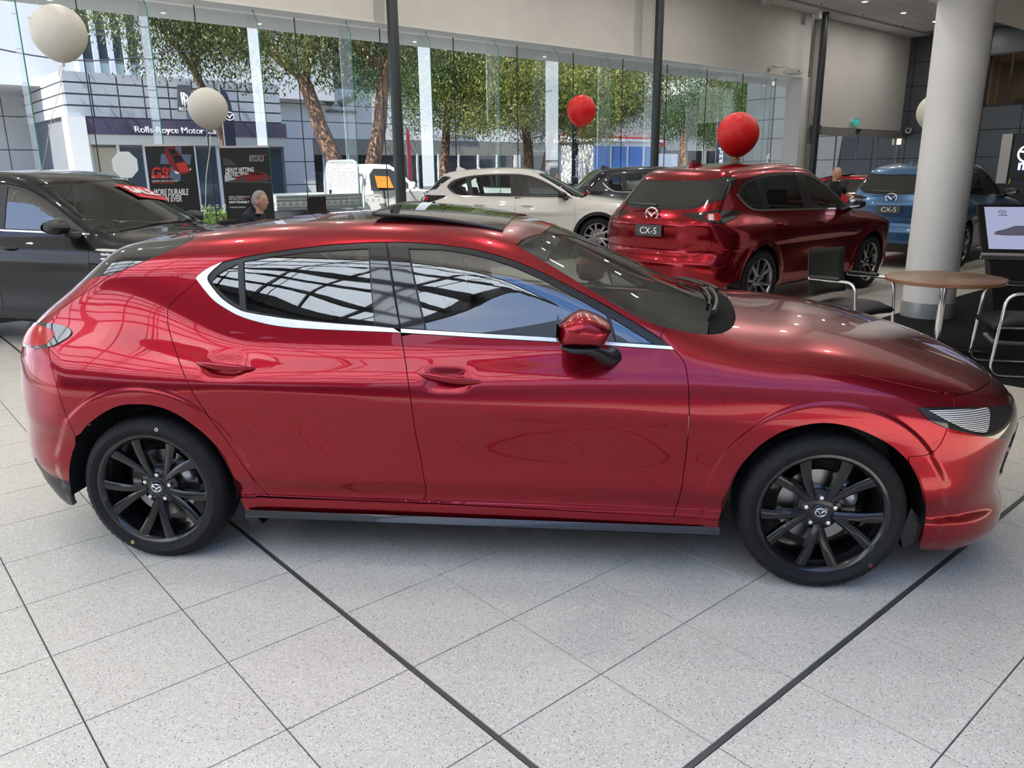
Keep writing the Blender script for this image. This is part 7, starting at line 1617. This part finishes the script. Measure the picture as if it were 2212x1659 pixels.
def build_ute():
    P = at_w(757, 420, 19.0); P[2] = 0; o = empty('utility_truck', P, GA); wh = car_paint('truck_white', (.72, .73, .74), 0, .3); al = principled('tray_aluminium', (.62, .64, .66), .35, .85); blk = principled('black_trim', (.012, .012, .013), .38); gl = principled('truck_glass', (.03, .036, .04), .04, coat=1.0)
    # cab: side outline swept across the width, with tumblehome
    prof = [(-.10, .42), (-.12, 1.05), (-.05, 1.42), (.10, 1.74), (.30, 1.82), (.85, 1.80), (1.15, 1.62), (1.62, 1.16), (2.30, 1.08), (2.72, .95), (2.82, .62), (2.78, .38)]
    def half(z): return .88 if z < 1.1 else .88 - .22 * (z - 1.1) / .72
    m = MB(); V = []
    for s in (-1, 1): V += [(x, s * half(z), z) for x, z in prof]
    n = len(prof); m.add(V, [tuple(range(n))[::-1], tuple(range(n, 2 * n))] + [(i, i + 1, n + i + 1, n + i) for i in range(n - 1)] + [(n - 1, 0, n, 2 * n - 1)]); c = m.build('cab', wh, o); bv = c.modifiers.new('round', 'BEVEL'); bv.width = .05; bv.segments = 3
    for s in (-1, 1):
        w = MB(); w.add([(x, s * (half(z) + .004), z) for x, z in ((.12, 1.15), (.16, 1.55), (.32, 1.70), (.82, 1.69), (1.08, 1.55), (1.42, 1.18))], [tuple(range(6))]); w.build('side_window', gl, o)
        d = MB(); d.add([(x, s * (half(z) + .003), z) for x, z in ((.50, 1.18), (.53, 1.20), (.55, .5), (.52, .5))], [(0, 1, 2, 3)]); d.build('door_gap', blk, o); h = MB(); h.box((.30, s * .90, 1.02), (.20, .03, .035), bev=.01); h.build('door_handle', wh, o)
        mi = MB(); mi.box((1.28, s * 1.04, 1.26), (.12, .24, .20), bev=.05); mi.tube([(1.28, s * .95, 1.2), (1.3, s * .86, 1.14)], .03, 8); mi.build('wing_mirror', wh, o)
        for x in (2.05, -1.35):
            t = MB(); t.lathe([(0, .10), (.20, .11), (.24, .10), (.37, .09), (.38, 0), (.37, -.10), (0, -.1)], 36, (x, s * .76, .38), axis=1); t.build('wheel', principled('tyre_rubber', (.020, .020, .022), .62), o); rm = MB(); rm.lathe([(0, s * .118), (.10, s * .115), (.21, s * .105)], 30, (x, s * .76, .38), axis=1); rm.build('hub', al, o)
    w = MB(); w.add([(.06, -.62, 1.25), (.06, .62, 1.25), (.145, .56, 1.66), (.145, -.56, 1.66)], [(0, 1, 2, 3)]); w.add([(x - .19, y, z) for x, y, z in ((.06, -.62, 1.25), (.06, .62, 1.25), (.145, .56, 1.66), (.145, -.56, 1.66))], [(3, 2, 1, 0)]); ro = w.build('rear_window', gl, o); ro.location = (.0, 0, 0)
    ws = MB(); ws.add([(1.20, -.66, 1.60), (1.20, .66, 1.60), (1.62, .78, 1.19), (1.62, -.78, 1.19)], [(0, 1, 2, 3)]); wo = ws.build('windscreen', gl, o); wo.location = (.02, 0, .012)
    # tray with ribbed drop sides
    b = MB(); b.box((-1.35, 0, .78), (2.35, 1.80, .08)); b.box((-1.3, 0, .60), (2.3, .8, .2)); b.build('tray_floor', al, o)
    for s in (-1, 1):
        d = MB(); d.box((-1.35, s * .90, .95), (2.35, .03, .30), bev=.004); so = d.build('tray_side', al, o)
        r = MB(); [r.box((-1.35, s * .918, z), (2.33, .012, .02)) for z in (.84, .92, 1.0, 1.08)]; r.build('rib', al, so)
    d = MB(); d.box((-2.52, 0, .95), (.03, 1.80, .30), bev=.004); d.build('tail_board', al, o)
    # head board: bent hoop with mesh
    hp = MB(); pts = [(-.22, -.80, .8), (-.22, -.80, 1.70), (-.22, -.74, 1.86), (-.22, -.60, 1.90), (-.22, .60, 1.90), (-.22, .74, 1.86), (-.22, .80, 1.70), (-.22, .80, .8)]; hp.tube(pts, .035, 10); hp.tube([(-.22, -.8, 1.18), (-.22, .8, 1.18)], .02, 8); hp.build('head_board_hoop', al, o)
    ms = MB(); k = np.arange(-1.6, 1.61, .085)
    for c_ in k:
        for sg in (-1, 1):
            seg = [(c_ + sg * t, 1.20 + t) for t in np.linspace(0, .66, 2)]; a, b_ = seg
            def clip(p, q):
                out = []
                for t in np.linspace(0, 1, 23):
                    y = p[0] + (q[0] - p[0]) * t; z = p[1] + (q[1] - p[1]) * t
                    if abs(y) < .77: out.append((-.22, y, z))
                return out
            cl = clip(a, b_)
            if len(cl) > 1: ms.tube([cl[0], cl[-1]], .0075, 4)
    ms.build('head_board_mesh', al, o); lb = MB(); lb.box((-.04, 0, 1.72), (.03, .30, .05), bev=.01); lb.build('brake_light', principled('tail_red', (.42, .004, .006), .15, coat=.3, spec=.3), o)
    st = MB(); st.add([(.30, -.888, 1.22), (.80, -.884, 1.20), (.72, -.80, 1.50), (.28, -.812, 1.52)], [(0, 1, 2, 3)]); st.build('window_sticker', principled('sticker_orange', (.75, .22, .03), .5), o)
    tag(o, 'white tray-back utility truck with mesh head board parked outside', 'truck')

def build_outside():
    build_street(); build_buildings(); build_trees(); build_ute()
    nv = principled('flag_navy', (.022, .026, .045), .7); lw = principled('flag_white', (.75, .76, .80), .6); rdm = principled('flag_red', (.50, .03, .05), .7)
    feather_flag(488, 20.5, 183, 26, nv, 'dark navy feather flag with white emblem behind the second banner', 'mazda', lw); feather_flag(1236, 24, 262, 15, nv, 'narrow navy feather flag under the smaller red balloon', 'mazda', lw); feather_flag(1546, 27, 252, 18, nv, 'navy feather flag beside the larger red balloon', 'mazda', lw); feather_flag(879, 22, 270, 10, rdm, 'slim red feather flag just right of the first steel column')
    # truck with blue load box
    t = empty('box_truck'); D = 27.5; blu = principled('box_blue', (.03, .16, .50), .45); fr = principled('box_frame_white', (.68, .69, .70), .5); a, b = uat(1283, D, 340), uat(1425, D, 340); zt = zat(1300, 304, D)
    m = MB(); gbox(m, a, b, D + .05, D + 2.3, .9, zt); m.build('box_body', fr, t); n = 4; w = (b - a) / n
    for k in range(n):
        m = MB(); gbox(m, a + w * k + .12, a + w * (k + 1) - .12, D, D + .06, 1.0, zt - .25); m.build('side_panel', blu, t)
    m = MB(); gbox(m, a - .1, b + .1, D - .12, D + 2.4, zt - .02, zt + .12); m.build('roof_rail', fr, t); m = MB(); gbox(m, b, b + 1.7, D + .1, D + 2.2, .5, 2.4); cb = m.build('cab', fr, t)
    for u in (a + .8, b - .9, b + .9):
        m = MB(); m.lathe([(0, -.15), (.45, -.15), (.48, 0), (.45, .15), (0, .15)], 28, axis=1); q = m.build('wheel', principled('tyre_rubber', (.020, .020, .022), .62), t); q.location = tuple(G(u, D + .3, .45)); q.rotation_euler = (0, 0, GA)
    m = MB(); gbox(m, a, b + 1.6, D + .6, D + 1.8, .6, .95); m.build('chassis', principled('black_trim', (.012, .012, .013), .38), t); tag(t, 'truck with bright blue panelled load box across the street', 'truck')
    # back of an octagonal road sign
    P = at_w(270, 356, 24); s = empty('road_sign', (P[0], P[1], 0)); m = MB(); r = .38; m.add([(r * math.cos(q), 0, P[2] + r * math.sin(q)) for q in np.radians(np.arange(22.5, 360, 45))] + [(r * math.cos(q), .01, P[2] + r * math.sin(q)) for q in np.radians(np.arange(22.5, 360, 45))], [tuple(range(8)), tuple(range(8, 16))[::-1]] + [(i, (i + 1) % 8, 8 + (i + 1) % 8, 8 + i) for i in range(8)]); m.build('sign_plate', principled('sign_back_pale', (.16, .165, .165), .5, .2), s); m = MB(); m.tube([(0, .03, 0), (0, .03, P[2] + .3)], .03, 8); m.build('post', principled('steel_grey', (.16, .17, .175), .45, .4), s); tag(s, 'back of an octagonal road sign on a post, left of the banners', 'road sign')
    # overhead wire
    a = at_w(-30, 100, 26); b = at_w(360, 112, 26); c = at_w(900, 100, 26); m = MB(); m.tube([a + (b - a) * t - np.array([0, 0, .3 * math.sin(math.pi * t)]) for t in np.linspace(0, 1, 10)] + [b + (c - b) * t for t in np.linspace(.1, 1, 8)], .02, 6); tag(m.build('overhead_cable', principled('cable_black', (.03, .03, .04), .6)), 'thin dark cable strung across the street at upper left', 'cable')

def more_cars(hero, suvs):
    red, white, blue, navy, black = suvs; G_ = 'cars beyond the showroom cars'
    def low(name, paint, lab, pose):
        b = copy_tree(hero); b.name = name
        if paint: repaint(b, {'red_metallic_paint': paint})
        set_pose(b, *pose); tag(b, lab, 'car', G_); return b
    low('red_hatchback_car', None, 'red hatchback behind the standing man, mostly hidden', (7.9, 19.8, math.radians(150)))
    low('white_hatchback_car', car_paint('pearl_white_paint', (.70, .68, .64), 0, .3), 'white low car behind the blue SUV, only its roof showing', (9.9, 22.2, math.radians(150)))
    def tall(name, paint, lab, pose):
        b = copy_tree(white); b.name = name; repaint(b, {'pearl_white_paint': paint}); set_pose(b, *pose); tag(b, lab, 'car', G_)
        for ch in list(b.children):
            if ch.name.startswith('number_plate'):
                for c in list(ch.children): bpy.data.objects.remove(c, do_unlink=True)
                bpy.data.objects.remove(ch, do_unlink=True)
        return b
    p = at_w(1140, 400, 18.3); tall('white_suv', car_paint('truck_white', (.72, .73, .74), 0, .3), 'white SUV parked outside the glass behind the white SUV', (p[0], p[1], math.radians(4)))
    p = at_w(1440, 380, 21.5); tall('silver_suv', car_paint('silver_paint', (.42, .43, .44), .6, .3), 'silver SUV parked outside behind the middle steel column', (p[0], p[1], GA))
build_floor(); build_walls(); build_columns(); build_glazing(); build_downlights(); build_canopy()
HERO = build_hero(); SUVS = build_suvs(); car_extras(SUVS)
build_balloons(); build_banners(); build_people(); build_furniture(); build_fittings()
more_cars(HERO, SUVS); build_outside()
